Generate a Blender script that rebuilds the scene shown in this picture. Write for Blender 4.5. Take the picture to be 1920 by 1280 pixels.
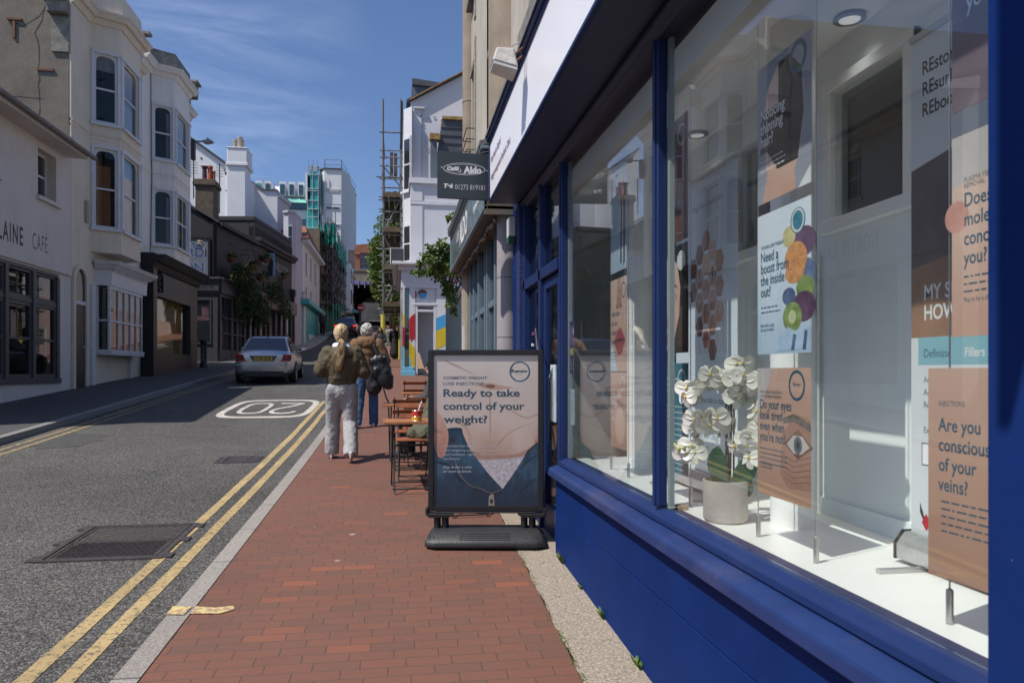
import bpy, bmesh, math, random
from mathutils import Vector, Matrix
from math import sin, cos, tan, atan, atan2, radians, pi
random.seed(7)
for o in list(bpy.data.objects): bpy.data.objects.remove(o)
SC = bpy.context.scene
COL = SC.collection
# ---------------------------------------------------------------- camera
CAMZ = 1.56; YAW = radians(8.69); FPX = 1400.0; HOR = 698.0
cd = bpy.data.cameras.new('camera'); cam = bpy.data.objects.new('camera', cd); COL.objects.link(cam)
cam.location = (0, 0, CAMZ); cam.rotation_euler = (pi/2, 0, -YAW)
cd.sensor_width = 36; cd.lens = FPX/1920*36; cd.shift_y = (HOR-640)/1920
cd.clip_start = 0.05; cd.clip_end = 2000
cd.dof.use_dof = True; cd.dof.focus_distance = 7.5; cd.dof.aperture_fstop = 5.6
SC.camera = cam
def VX(x, u): return u*tan(YAW+atan((x-960)/FPX))                 # lateral offset of photo column x at distance u up the street
def UX(x, v): return v/tan(YAW+atan((x-960)/FPX))
def ZY(y, u, v): return CAMZ+(HOR-y)*(u*cos(YAW)+v*sin(YAW))/FPX
# ---------------------------------------------------------------- sky and sun
SX, SY, SZ = 0.60, 0.28, -1.0                                     # direction the sunlight travels
EL = atan(1/math.hypot(SX, SY)); AZ = atan2(-SX, -SY)            # azimuth of the sun measured from +Y towards +X
W = bpy.data.worlds.new('World'); SC.world = W; W.use_nodes = True
nt = W.node_tree; nt.nodes.clear()
def wn(t, **k):
    n = nt.nodes.new(t)
    for a, b in k.items(): setattr(n, a, b)
    return n
sky = wn('ShaderNodeTexSky', sky_type='NISHITA', sun_disc=False, sun_elevation=EL, sun_rotation=AZ, air_density=1.0, dust_density=0.9, ozone_density=2.2, altitude=10)
bg = wn('ShaderNodeBackground'); bg.inputs[1].default_value = 0.093
out = wn('ShaderNodeOutputWorld')
tc = wn('ShaderNodeTexCoord'); mp = wn('ShaderNodeMapping'); mp.inputs['Scale'].default_value = (1.5, 1.5, 11); mp.inputs['Rotation'].default_value = (0.10, 0.16, 0.2)
n1 = wn('ShaderNodeTexNoise'); n1.inputs['Scale'].default_value = 1.7; n1.inputs['Detail'].default_value = 9; n1.inputs['Distortion'].default_value = 0.6; n1.inputs['Roughness'].default_value = 0.62
n2 = wn('ShaderNodeTexNoise'); n2.inputs['Scale'].default_value = 1.3; n2.inputs['Detail'].default_value = 3
mp2 = wn('ShaderNodeMapping'); mp2.inputs['Location'].default_value = (1.35, 0.4, 0.1); mp2.inputs['Scale'].default_value = (1, 1, 2.2)
r1 = wn('ShaderNodeMapRange'); r1.inputs['From Min'].default_value = 0.40; r1.inputs['From Max'].default_value = 0.66
r2 = wn('ShaderNodeMapRange'); r2.inputs['From Min'].default_value = 0.30; r2.inputs['From Max'].default_value = 0.50
mu = wn('ShaderNodeMath', operation='MULTIPLY'); mu2 = wn('ShaderNodeMath', operation='MULTIPLY'); mu2.inputs[1].default_value = 0.62
mx = wn('ShaderNodeMixRGB'); mx.inputs[2].default_value = (8.2, 8.8, 10.0, 1)
L = nt.links.new
L(tc.outputs['Generated'], mp.inputs[0]); L(mp.outputs[0], n1.inputs['Vector']); L(tc.outputs['Generated'], mp2.inputs[0]); L(mp2.outputs[0], n2.inputs['Vector'])
L(n1.outputs['Fac'], r1.inputs[0]); L(n2.outputs['Fac'], r2.inputs[0]); L(r1.outputs[0], mu.inputs[0])
sx_ = wn('ShaderNodeSeparateXYZ'); L(tc.outputs['Generated'], sx_.inputs[0])
rx = wn('ShaderNodeMapRange'); rx.inputs['From Min'].default_value = -0.03; rx.inputs['From Max'].default_value = -0.24; L(sx_.outputs[0], rx.inputs[0])   # more cloud to the west
mr = wn('ShaderNodeMath', operation='MULTIPLY'); L(r2.outputs[0], mr.inputs[0]); L(rx.outputs[0], mr.inputs[1])
L(mr.outputs[0], mu.inputs[1])
L(mu.outputs[0], mu2.inputs[0]); L(mu2.outputs[0], mx.inputs[0]); L(sky.outputs[0], mx.inputs[1]); tn = wn('ShaderNodeMixRGB', blend_type='MULTIPLY'); tn.inputs[0].default_value = 1; tn.inputs[2].default_value = (0.93, 1.03, 1.25, 1); L(mx.outputs[0], tn.inputs[1]); L(tn.outputs[0], bg.inputs[0]); L(bg.outputs[0], out.inputs[0])
sd = bpy.data.lights.new('sun', 'SUN'); sd.energy = 4.8; sd.angle = radians(0.53); sd.color = (1.0, 0.95, 0.87)
so = bpy.data.objects.new('sun', sd); COL.objects.link(so); so.location = (-20, -8, 40)
so.rotation_euler = Vector((SX, SY, SZ)).to_track_quat('-Z', 'Y').to_euler()
vs = SC.view_settings; vs.view_transform = 'Standard'; vs.look = 'None'; vs.gamma = 1; vs.exposure = 0.12
SC.cycles.max_bounces = 12; SC.cycles.diffuse_bounces = 8; SC.cycles.sample_clamp_indirect = 0; SC.cycles.transparent_max_bounces = 16; SC.cycles.caustics_reflective = False; SC.cycles.caustics_refractive = False
SC.cycles.use_denoising = True

# ---------------------------------------------------------------- materials
MATS = {}
def nodes(m):
    m.use_nodes = True; t = m.node_tree
    return t, t.nodes['Principled BSDF'], t.nodes['Material Output']
def add(t, typ, **k):
    n = t.nodes.new(typ)
    for a, b in k.items():
        if a in n.inputs: n.inputs[a].default_value = b
        else: setattr(n, a, b)
    return n
def mat(name, col, rough=0.6, var=0.12, vs=3.0, bump=0.0, bs=60.0, metal=0.0, spec=0.5, streak=0.0, dirt=0.0, dcol=(0.08, 0.07, 0.06), emit=None, coat=0.0, specks=0.0):
    """painted / stone / fabric surface: base colour with soft large and fine variation, optional vertical rain streaks, dirt and bump"""
    if name in MATS: return MATS[name]
    m = bpy.data.materials.new(name); MATS[name] = m
    t, b, o = nodes(m)
    b.inputs['Roughness'].default_value = rough; b.inputs['Metallic'].default_value = metal; b.inputs['Specular IOR Level'].default_value = spec
    if coat: b.inputs['Coat Weight'].default_value = coat; b.inputs['Coat Roughness'].default_value = 0.05
    if emit:
        b.inputs['Emission Color'].default_value = (*col, 1); b.inputs['Emission Strength'].default_value = emit
    c = add(t, 'ShaderNodeTexCoord')
    n = add(t, 'ShaderNodeTexNoise', Scale=vs, Detail=6.0, Roughness=0.65)
    t.links.new(c.outputs['Object'], n.inputs['Vector'])
    mr = add(t, 'ShaderNodeMapRange'); mr.inputs['From Min'].default_value = 0.3; mr.inputs['From Max'].default_value = 0.7
    mr.inputs['To Min'].default_value = 1-var; mr.inputs['To Max'].default_value = 1+var
    t.links.new(n.outputs['Fac'], mr.inputs[0])
    sc = add(t, 'ShaderNodeVectorMath', operation='SCALE'); sc.inputs[0].default_value = col
    t.links.new(mr.outputs[0], sc.inputs['Scale'])
    cur = sc.outputs[0]
    if streak or dirt:
        mp = add(t, 'ShaderNodeMapping'); mp.inputs['Scale'].default_value = (5.0, 5.0, 0.22) if streak else (0.7, 0.7, 0.7)
        n2 = add(t, 'ShaderNodeTexNoise', Scale=1.6, Detail=8.0, Roughness=0.7)
        t.links.new(c.outputs['Object'], mp.inputs[0]); t.links.new(mp.outputs[0], n2.inputs['Vector'])
        r = add(t, 'ShaderNodeMapRange'); r.inputs['From Min'].default_value = 0.5; r.inputs['From Max'].default_value = 0.78; r.inputs['To Max'].default_value = max(streak, dirt)
        t.links.new(n2.outputs['Fac'], r.inputs[0])
        mx = add(t, 'ShaderNodeMixRGB'); mx.inputs[2].default_value = (*dcol, 1)
        t.links.new(r.outputs[0], mx.inputs[0]); t.links.new(cur, mx.inputs[1]); cur = mx.outputs[0]
    if specks:
        vo = add(t, 'ShaderNodeTexVoronoi', Scale=11.0); t.links.new(c.outputs['Object'], vo.inputs['Vector']); sp = add(t, 'ShaderNodeSeparateColor'); t.links.new(vo.outputs['Color'], sp.inputs[0])
        pw = add(t, 'ShaderNodeMath', operation='POWER'); pw.inputs[1].default_value = 3.0; t.links.new(sp.outputs[0], pw.inputs[0]); ml = add(t, 'ShaderNodeMath', operation='MULTIPLY'); ml.inputs[1].default_value = specks; t.links.new(pw.outputs[0], ml.inputs[0])
        lt = add(t, 'ShaderNodeMath', operation='LESS_THAN'); t.links.new(vo.outputs['Distance'], lt.inputs[0]); t.links.new(ml.outputs[0], lt.inputs[1])
        mx = add(t, 'ShaderNodeMixRGB'); mx.inputs[2].default_value = (.4, .42, .48, 1); t.links.new(lt.outputs[0], mx.inputs[0]); t.links.new(cur, mx.inputs[1]); cur = mx.outputs[0]
    t.links.new(cur, b.inputs['Base Color'])
    if bump:
        n3 = add(t, 'ShaderNodeTexNoise', Scale=bs, Detail=4.0); t.links.new(c.outputs['Object'], n3.inputs['Vector'])
        bp = add(t, 'ShaderNodeBump', Strength=bump, Distance=0.01); t.links.new(n3.outputs['Fac'], bp.inputs['Height']); t.links.new(bp.outputs[0], b.inputs['Normal'])
    return m
def glass(name, tint=(0.93, 0.96, 0.95), boost=0.06):
    if name in MATS: return MATS[name]
    m = bpy.data.materials.new(name); MATS[name] = m
    m.use_nodes = True; t = m.node_tree; t.nodes.clear()
    o = add(t, 'ShaderNodeOutputMaterial'); tr = add(t, 'ShaderNodeBsdfTransparent'); gl = add(t, 'ShaderNodeBsdfGlossy'); gl.inputs['Roughness'].default_value = 0.0
    tr.inputs[0].default_value = (*tint, 1)
    lw = add(t, 'ShaderNodeLayerWeight'); lw.inputs[0].default_value = 0.5
    p = add(t, 'ShaderNodeMath', operation='POWER'); p.inputs[1].default_value = 4.2
    t.links.new(lw.outputs['Facing'], p.inputs[0])
    r = add(t, 'ShaderNodeMapRange'); r.inputs['To Min'].default_value = boost; r.inputs['To Max'].default_value = 1.0
    t.links.new(p.outputs[0], r.inputs[0])
    mx = add(t, 'ShaderNodeMixShader'); t.links.new(r.outputs[0], mx.inputs[0]); t.links.new(tr.outputs[0], mx.inputs[1]); t.links.new(gl.outputs[0], mx.inputs[2])
    t.links.new(mx.outputs[0], o.inputs[0])
    return m
def asphalt():
    m = bpy.data.materials.new('asphalt'); MATS['asphalt'] = m; t, b, o = nodes(m)
    c = add(t, 'ShaderNodeTexCoord'); b.inputs['Roughness'].default_value = 0.85; b.inputs['Specular IOR Level'].default_value = 0.35
    v = add(t, 'ShaderNodeTexVoronoi', Scale=105.0); t.links.new(c.outputs['Object'], v.inputs['Vector'])
    n = add(t, 'ShaderNodeTexNoise', Scale=0.55, Detail=7.0, Roughness=0.7); t.links.new(c.outputs['Object'], n.inputs['Vector'])
    n5 = add(t, 'ShaderNodeTexNoise', Scale=42.0, Detail=3.0); t.links.new(c.outputs['Object'], n5.inputs['Vector'])
    cr = add(t, 'ShaderNodeValToRGB'); cr.color_ramp.elements[0].position = 0.1; cr.color_ramp.elements[0].color = (0.026, 0.025, 0.024, 1); cr.color_ramp.elements[1].position = 0.95; cr.color_ramp.elements[1].color = (0.20, 0.19, 0.175, 1)
    e = cr.color_ramp.elements.new(0.55); e.color = (0.085, 0.081, 0.076, 1)
    sep = add(t, 'ShaderNodeSeparateColor'); t.links.new(v.outputs['Color'], sep.inputs[0])
    ad = add(t, 'ShaderNodeMath', operation='MULTIPLY'); t.links.new(sep.outputs[0], ad.inputs[0])
    mrn = add(t, 'ShaderNodeMapRange'); mrn.inputs['From Min'].default_value = 0.3; mrn.inputs['From Max'].default_value = 0.7; mrn.inputs['To Min'].default_value = 0.62; mrn.inputs['To Max'].default_value = 1.15
    t.links.new(n5.outputs['Fac'], mrn.inputs[0]); t.links.new(mrn.outputs[0], ad.inputs[1]); t.links.new(ad.outputs[0], cr.inputs[0])
    mr = add(t, 'ShaderNodeMapRange'); mr.inputs['From Min'].default_value = 0.3; mr.inputs['From Max'].default_value = 0.7; mr.inputs['To Min'].default_value = 0.70; mr.inputs['To Max'].default_value = 1.25
    t.links.new(n.outputs['Fac'], mr.inputs[0])
    sc = add(t, 'ShaderNodeVectorMath', operation='SCALE'); t.links.new(cr.outputs[0], sc.inputs[0]); t.links.new(mr.outputs[0], sc.inputs['Scale'])
    nw = add(t, 'ShaderNodeTexNoise', Scale=1.1, Detail=6.0); t.links.new(c.outputs['Object'], nw.inputs['Vector']); wv = add(t, 'ShaderNodeVectorMath', operation='MULTIPLY_ADD'); wv.inputs[1].default_value = (1.6, 1.6, 0); t.links.new(nw.outputs['Color'], wv.inputs[0]); t.links.new(c.outputs['Object'], wv.inputs[2])
    ve = add(t, 'ShaderNodeTexVoronoi', Scale=0.30, feature='DISTANCE_TO_EDGE'); t.links.new(wv.outputs[0], ve.inputs['Vector']); ck = add(t, 'ShaderNodeMapRange'); ck.inputs['From Min'].default_value = 0.0015; ck.inputs['From Max'].default_value = 0.004; ck.inputs['To Min'].default_value = .66; t.links.new(ve.outputs['Distance'], ck.inputs[0])
    s2 = add(t, 'ShaderNodeVectorMath', operation='SCALE'); t.links.new(sc.outputs[0], s2.inputs[0]); t.links.new(ck.outputs[0], s2.inputs['Scale']); t.links.new(s2.outputs[0], b.inputs['Base Color'])
    bp = add(t, 'ShaderNodeBump', Strength=0.7, Distance=0.006); t.links.new(v.outputs['Distance'], bp.inputs['Height']); bp.invert = True; t.links.new(bp.outputs[0], b.inputs['Normal'])
    return m
def brick_paving():
    m = bpy.data.materials.new('brick_paving'); MATS['brick_paving'] = m; t, b, o = nodes(m)
    c = add(t, 'ShaderNodeTexCoord'); s = add(t, 'ShaderNodeSeparateXYZ')
    nw = add(t, 'ShaderNodeTexNoise', Scale=2.2, Detail=3.0); t.links.new(c.outputs['Object'], nw.inputs['Vector'])
    wv = add(t, 'ShaderNodeVectorMath', operation='MULTIPLY_ADD'); t.links.new(nw.outputs['Color'], wv.inputs[0]); wv.inputs[1].default_value = (0.02, 0.022, 0); t.links.new(c.outputs['Object'], wv.inputs[2])
    t.links.new(wv.outputs[0], s.inputs[0])
    def M(op, a, bb=None, cc=None):
        n = add(t, 'ShaderNodeMath', operation=op)
        for i, q in enumerate((a, bb, cc)):
            if q is None: continue
            if isinstance(q, (int, float)): n.inputs[i].default_value = q
            else: t.links.new(q, n.inputs[i])
        return n.outputs[0]
    RY, RX = 0.098, 0.222
    fy = M('DIVIDE', s.outputs[1], RY); row = M('FLOOR', fy)
    wr = add(t, 'ShaderNodeTexWhiteNoise', noise_dimensions='1D'); t.links.new(row, wr.inputs['W'])
    fx = M('ADD', M('DIVIDE', s.outputs[0], RX), M('ADD', M('MULTIPLY', row, 0.5), M('MULTIPLY', wr.outputs[0], 0.3))); colm = M('FLOOR', fx)
    cv = add(t, 'ShaderNodeCombineXYZ'); t.links.new(row, cv.inputs[0]); t.links.new(colm, cv.inputs[1])
    w = add(t, 'ShaderNodeTexWhiteNoise', noise_dimensions='3D'); t.links.new(cv.outputs[0], w.inputs['Vector'])
    ex = M('MULTIPLY', M('ABSOLUTE', M('SUBTRACT', M('FRACT', fx), 0.5)), RX); ey = M('MULTIPLY', M('ABSOLUTE', M('SUBTRACT', M('FRACT', fy), 0.5)), RY)
    jx = M('SUBTRACT', RX/2, ex); jy = M('SUBTRACT', RY/2, ey); e = M('MINIMUM', jx, jy)
    jn = add(t, 'ShaderNodeTexNoise', Scale=60.0, Detail=2.0); t.links.new(c.outputs['Object'], jn.inputs['Vector'])
    thr = M('MULTIPLY', jn.outputs['Fac'], 0.0048)
    joint = add(t, 'ShaderNodeMapRange'); joint.inputs['From Min'].default_value = -0.0006; joint.inputs['From Max'].default_value = 0.0022; t.links.new(M('SUBTRACT', e, thr), joint.inputs[0])
    cr = add(t, 'ShaderNodeValToRGB'); els = cr.color_ramp.elements; els[0].position = 0; els[0].color = (0.125, 0.062, 0.044, 1); els[1].position = 1; els[1].color = (0.25, 0.08, 0.042, 1)
    for p, q in ((0.3, (0.145, 0.063, 0.043)), (0.65, (0.16, 0.066, 0.043)), (0.965, (0.17, 0.066, 0.042)), (0.985, (0.235, 0.078, 0.04))):
        k = els.new(p); k.color = (*q, 1)
    t.links.new(w.outputs[0], cr.inputs[0])
    n = add(t, 'ShaderNodeTexNoise', Scale=0.9, Detail=7.0, Roughness=0.7); t.links.new(c.outputs['Object'], n.inputs['Vector'])
    dirt = add(t, 'ShaderNodeMapRange'); dirt.inputs['From Min'].default_value = 0.35; dirt.inputs['From Max'].default_value = 0.75; dirt.inputs['To Max'].default_value = 0.6; t.links.new(n.outputs['Fac'], dirt.inputs[0])
    m1 = add(t, 'ShaderNodeMixRGB'); m1.inputs[2].default_value = (0.172, 0.083, 0.058, 1); t.links.new(dirt.outputs[0], m1.inputs[0]); t.links.new(cr.outputs[0], m1.inputs[1])
    # chewing gum and pale specks
    v = add(t, 'ShaderNodeTexVoronoi', Scale=3.1); t.links.new(c.outputs['Object'], v.inputs['Vector'])
    vs_ = add(t, 'ShaderNodeSeparateColor'); t.links.new(v.outputs['Color'], vs_.inputs[0])
    rad = M('MULTIPLY', M('GREATER_THAN', vs_.outputs[0], 0.35), M('MULTIPLY_ADD', vs_.outputs[1], 0.06, 0.025))
    gum = M('LESS_THAN', v.outputs['Distance'], rad)
    gc = add(t, 'ShaderNodeMixRGB'); gc.inputs[1].default_value = (0.13, 0.11, 0.10, 1); gc.inputs[2].default_value = (0.42, 0.37, 0.34, 1); t.links.new(vs_.outputs[2], gc.inputs[0])
    m2 = add(t, 'ShaderNodeMixRGB'); t.links.new(M('MULTIPLY', gum, 0.75), m2.inputs[0]); t.links.new(m1.outputs[0], m2.inputs[1]); t.links.new(gc.outputs[0], m2.inputs[2])
    sp = add(t, 'ShaderNodeTexNoise', Scale=170.0, Detail=2.0); t.links.new(c.outputs['Object'], sp.inputs['Vector'])
    spr = add(t, 'ShaderNodeMapRange'); spr.inputs['From Min'].default_value = 0.3; spr.inputs['From Max'].default_value = 0.7; spr.inputs['To Min'].default_value = 0.82; spr.inputs['To Max'].default_value = 1.18; t.links.new(sp.outputs['Fac'], spr.inputs[0])
    sc = add(t, 'ShaderNodeVectorMath', operation='SCALE'); t.links.new(m2.outputs[0], sc.inputs[0]); t.links.new(spr.outputs[0], sc.inputs['Scale'])
    m3 = add(t, 'ShaderNodeMixRGB'); m3.inputs[1].default_value = (0.095, 0.06, 0.045, 1); t.links.new(joint.outputs[0], m3.inputs[0]); t.links.new(sc.outputs[0], m3.inputs[2])
    t.links.new(m3.outputs[0], b.inputs['Base Color']); b.inputs['Roughness'].default_value = 0.72
    h = M('ADD', M('MULTIPLY', joint.outputs[0], 1.0), M('ADD', M('MULTIPLY', w.outputs[0], 0.25), M('MULTIPLY', sp.outputs['Fac'], 0.15)))
    bp = add(t, 'ShaderNodeBump', Strength=0.6, Distance=0.004); t.links.new(h, bp.inputs['Height']); t.links.new(bp.outputs[0], b.inputs['Normal'])
    return m
def worn(name, col, amount=0.45, scale=14.0, under=(0.07, 0.067, 0.063)):
    """paint worn through to the surface below, in patches with crumbly edges"""
    m = bpy.data.materials.new(name); MATS[name] = m; t, b, o = nodes(m)
    c = add(t, 'ShaderNodeTexCoord'); n = add(t, 'ShaderNodeTexNoise', Scale=scale, Detail=9.0, Roughness=0.75); t.links.new(c.outputs['Object'], n.inputs['Vector'])
    r = add(t, 'ShaderNodeMapRange'); r.inputs['From Min'].default_value = amount-0.05; r.inputs['From Max'].default_value = amount+0.05; t.links.new(n.outputs['Fac'], r.inputs[0])
    n2 = add(t, 'ShaderNodeTexNoise', Scale=2.5, Detail=5.0); t.links.new(c.outputs['Object'], n2.inputs['Vector'])
    cc = add(t, 'ShaderNodeMapRange'); cc.inputs['From Min'].default_value = 0.3; cc.inputs['From Max'].default_value = 0.7; cc.inputs['To Min'].default_value = 0.75; cc.inputs['To Max'].default_value = 1.1; t.links.new(n2.outputs['Fac'], cc.inputs[0])
    s = add(t, 'ShaderNodeVectorMath', operation='SCALE'); s.inputs[0].default_value = col; t.links.new(cc.outputs[0], s.inputs['Scale'])
    mx = add(t, 'ShaderNodeMixRGB'); mx.inputs[1].default_value = (*under, 1); t.links.new(r.outputs[0], mx.inputs[0]); t.links.new(s.outputs[0], mx.inputs[2]); t.links.new(mx.outputs[0], b.inputs['Base Color']); b.inputs['Roughness'].default_value = 0.8
    v = add(t, 'ShaderNodeTexVoronoi', Scale=110.0); t.links.new(c.outputs['Object'], v.inputs['Vector'])
    bp = add(t, 'ShaderNodeBump', Strength=0.4, Distance=0.005); bp.invert = True; t.links.new(v.outputs['Distance'], bp.inputs['Height']); t.links.new(bp.outputs[0], b.inputs['Normal'])
    return m
def printed(name, cols, scale=1.5, rough=0.45, axis=2, lo=0.0, hi=1.0, warp=0.25):
    """a printed picture's soft colour field: ramp along an object axis, warped by noise"""
    if name in MATS: return MATS[name]
    m = bpy.data.materials.new(name); MATS[name] = m; t, b, o = nodes(m)
    c = add(t, 'ShaderNodeTexCoord'); n = add(t, 'ShaderNodeTexNoise', Scale=scale, Detail=3.0); t.links.new(c.outputs['Generated'], n.inputs['Vector'])
    s = add(t, 'ShaderNodeSeparateXYZ'); t.links.new(c.outputs['Generated'], s.inputs[0])
    a = add(t, 'ShaderNodeMath', operation='MULTIPLY_ADD'); t.links.new(n.outputs['Fac'], a.inputs[0]); a.inputs[1].default_value = warp*2; t.links.new(s.outputs[axis], a.inputs[2])
    r = add(t, 'ShaderNodeMapRange'); r.inputs['From Min'].default_value = lo+warp; r.inputs['From Max'].default_value = hi+warp; t.links.new(a.outputs[0], r.inputs[0])
    cr = add(t, 'ShaderNodeValToRGB'); e = cr.color_ramp.elements
    e[0].color = (*cols[0], 1); e[1].color = (*cols[-1], 1)
    for i, q in enumerate(cols[1:-1]):
        k = e.new((i+1)/(len(cols)-1)); k.color = (*q, 1)
    t.links.new(r.outputs[0], cr.inputs[0]); t.links.new(cr.outputs[0], b.inputs['Base Color']); b.inputs['Roughness'].default_value = rough
    return m

# ---------------------------------------------------------------- mesh helpers
WM = {}
def frame(x, y, z, ang):
    """local axes: s along the wall, t outward, h up"""
    a = Vector((cos(ang), sin(ang), 0)); n = Vector((sin(ang), -cos(ang), 0))
    m = Matrix.Identity(4); m.col[0][:3] = a; m.col[1][:3] = n; m.col[2][:3] = (0, 0, 1); m.col[3][:3] = (x, y, z)
    return m
ID = Matrix.Identity(4)
class MB:
    def __init__(s, fr=None): s.v = []; s.f = []; s.m = []; s.fr = fr if fr is not None else ID; s.k = 0
    def pts(s, ps):
        b = len(s.v)
        s.v += [s.fr @ Vector(p) for p in ps]
        return b
    def face(s, ids): s.f.append(tuple(ids)); s.m.append(s.k)
    def quad(s, *ps):
        b = s.pts(ps); s.face(range(b, b+len(ps)))
    def box(s, x0, x1, y0, y1, z0, z1):
        b = s.pts([(x0, y0, z0), (x1, y0, z0), (x1, y1, z0), (x0, y1, z0), (x0, y0, z1), (x1, y0, z1), (x1, y1, z1), (x0, y1, z1)])
        for q in ((0, 3, 2, 1), (4, 5, 6, 7), (0, 1, 5, 4), (1, 2, 6, 5), (2, 3, 7, 6), (3, 0, 4, 7)): s.face([b+i for i in q])
        return s
    def prism(s, poly, a, b, ax='y'):
        """poly in the two other axes (in order), extruded a..b along ax"""
        def P(p, w): return {'x': (w, p[0], p[1]), 'y': (p[0], w, p[1]), 'z': (p[0], p[1], w)}[ax]
        n = len(poly); k = s.pts([P(p, a) for p in poly]+[P(p, b) for p in poly])
        s.face([k+i for i in range(n)][::-1]); s.face([k+n+i for i in range(n)])
        for i in range(n):
            j = (i+1) % n; s.face((k+i, k+j, k+n+j, k+n+i))
        return s
    def hexa(s, A, B):
        b = s.pts(list(A)+list(B)); s.face((b+3, b+2, b+1, b)); s.face((b+4, b+5, b+6, b+7))
        for i in range(4):
            j = (i+1) % 4; s.face((b+i, b+j, b+4+j, b+4+i))
        return s
    def tube(s, path, r, n=8, r1=None, closed=False):
        P = [Vector(p) for p in path]; N = len(P); base = len(s.v); rings = []
        for i, p in enumerate(P):
            d = (P[min(i+1, N-1)]-P[max(i-1, 0)])
            if d.length < 1e-9: d = Vector((0, 0, 1))
            d.normalize(); u = d.cross(Vector((0, 0, 1)) if abs(d.z) < 0.95 else Vector((1, 0, 0))).normalized(); w = d.cross(u)
            rr = r if r1 is None else r+(r1-r)*i/max(1, N-1)
            rings.append(s.pts([p+(u*cos(2*pi*k/n)+w*sin(2*pi*k/n))*rr for k in range(n)]))
        for i in range(N-1):
            for k in range(n):
                j = (k+1) % n; s.face((rings[i]+k, rings[i]+j, rings[i+1]+j, rings[i+1]+k))
        s.face([rings[0]+k for k in range(n)][::-1]); s.face([rings[-1]+k for k in range(n)])
        return s
    def lathe(s, prof, cx, cy, n=24, a0=0.0, a1=2*pi):
        full = abs(a1-a0-2*pi) < 1e-6; nn = n if full else n+1; rings = []
        for r, z in prof: rings.append(s.pts([(cx+r*cos(a0+(a1-a0)*k/n), cy+r*sin(a0+(a1-a0)*k/n), z) for k in range(nn)]))
        for i in range(len(prof)-1):
            for k in range(n):
                j = (k+1) % nn; s.face((rings[i]+k, rings[i]+j, rings[i+1]+j, rings[i+1]+k))
        if full:
            s.face([rings[0]+k for k in range(n)][::-1]); s.face([rings[-1]+k for k in range(n)])
        return s
    def ell(s, c, r, n=12, m=8, rot=None):
        c = Vector(c); R = rot if rot is not None else Matrix.Identity(3); rings = []
        top = s.pts([c+R@Vector((0, 0, r[2]))]); bot = s.pts([c-R@Vector((0, 0, r[2]))])
        for i in range(1, m):
            a = pi*i/m
            rings.append(s.pts([c+R@Vector((r[0]*sin(a)*cos(2*pi*k/n), r[1]*sin(a)*sin(2*pi*k/n), r[2]*cos(a))) for k in range(n)]))
        for k in range(n):
            j = (k+1) % n; s.face((top, rings[0]+k, rings[0]+j)); s.face((bot, rings[-1]+j, rings[-1]+k))
            for i in range(len(rings)-1): s.face((rings[i]+k, rings[i+1]+k, rings[i+1]+j, rings[i]+j))
        return s
    def cap(s, p, q, r1, r2, n=12, sq=None):
        """tapered capsule; sq=(sx,sy) flattens the cross-section"""
        p = Vector(p); q = Vector(q); d = (q-p); Ln = d.length or 1e-6; d = d/Ln
        u = d.cross(Vector((0, 1, 0)) if abs(d.y) < 0.9 else Vector((1, 0, 0))).normalized(); w = d.cross(u)
        a, b = sq or (1, 1); rings = []
        prof = [(-0.98, 0.2), (-0.8, 0.6), (-0.45, 0.9), (0, 1)]
        def ring(c, r): rings.append(s.pts([c+(u*cos(2*pi*k/n)*a+w*sin(2*pi*k/n)*b)*r for k in range(n)]))
        for h, k in prof: ring(p+d*h*r1, r1*k)
        for h, k in prof[::-1]: ring(q-d*h*r2, r2*k)
        for i in range(len(rings)-1):
            for k in range(n):
                j = (k+1) % n; s.face((rings[i]+k, rings[i]+j, rings[i+1]+j, rings[i+1]+k))
        s.face([rings[0]+k for k in range(n)][::-1]); s.face([rings[-1]+k for k in range(n)])
        return s
    def ring(s, c, ru, rv, w, ax='y', n=40, a0=0, a1=2*pi, th=0.002):
        """flat ring (printed or cut) in the plane normal to ax"""
        poly = []
        full = a1-a0 > 2*pi-1e-6
        pin = []; pout = []
        for k in range(n+1):
            a = a0+(a1-a0)*k/n
            pin.append((cos(a)*(ru-w/2), sin(a)*(rv-w/2))); pout.append((cos(a)*(ru+w/2), sin(a)*(rv+w/2)))
        for k in range(n):
            q = [pin[k], pin[k+1], pout[k+1], pout[k]]
            s.prism([(c[0]+x, c[2]+z) for x, z in q], c[1], c[1]+th, 'y')
        return s
    def disc(s, c, ru, rv, th=0.002, n=32):
        return s.prism([(c[0]+ru*cos(2*pi*k/n), c[2]+rv*sin(2*pi*k/n)) for k in range(n)], c[1], c[1]+th, 'y')
    def build(s, name, mats, parent=None, bevel=0.0, smooth=False, seg=1, autos=None):
        me = bpy.data.meshes.new(name)
        inv = WM[parent.name].inverted() if parent is not None else ID
        me.from_pydata([tuple(inv @ v) for v in s.v], [], s.f)
        if not isinstance(mats, (list, tuple)): mats = [mats]
        for m in mats: me.materials.append(m)
        for p, k in zip(me.polygons, s.m): p.material_index = min(k, len(mats)-1)
        bm = bmesh.new(); bm.from_mesh(me); bmesh.ops.recalc_face_normals(bm, faces=bm.faces)
        if smooth:
            for f in bm.faces: f.smooth = True
        bm.to_mesh(me); bm.free()
        o = bpy.data.objects.new(name, me); COL.objects.link(o)
        if parent is not None: o.parent = parent; WM[o.name] = WM[parent.name]
        else: WM[o.name] = ID.copy()
        if bevel:
            b = o.modifiers.new('bevel', 'BEVEL'); b.width = bevel; b.segments = seg; b.limit_method = 'ANGLE'; b.angle_limit = radians(40)
        if smooth and autos:
            e = o.modifiers.new('split', 'EDGE_SPLIT'); e.split_angle = radians(autos)
        return o
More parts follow.
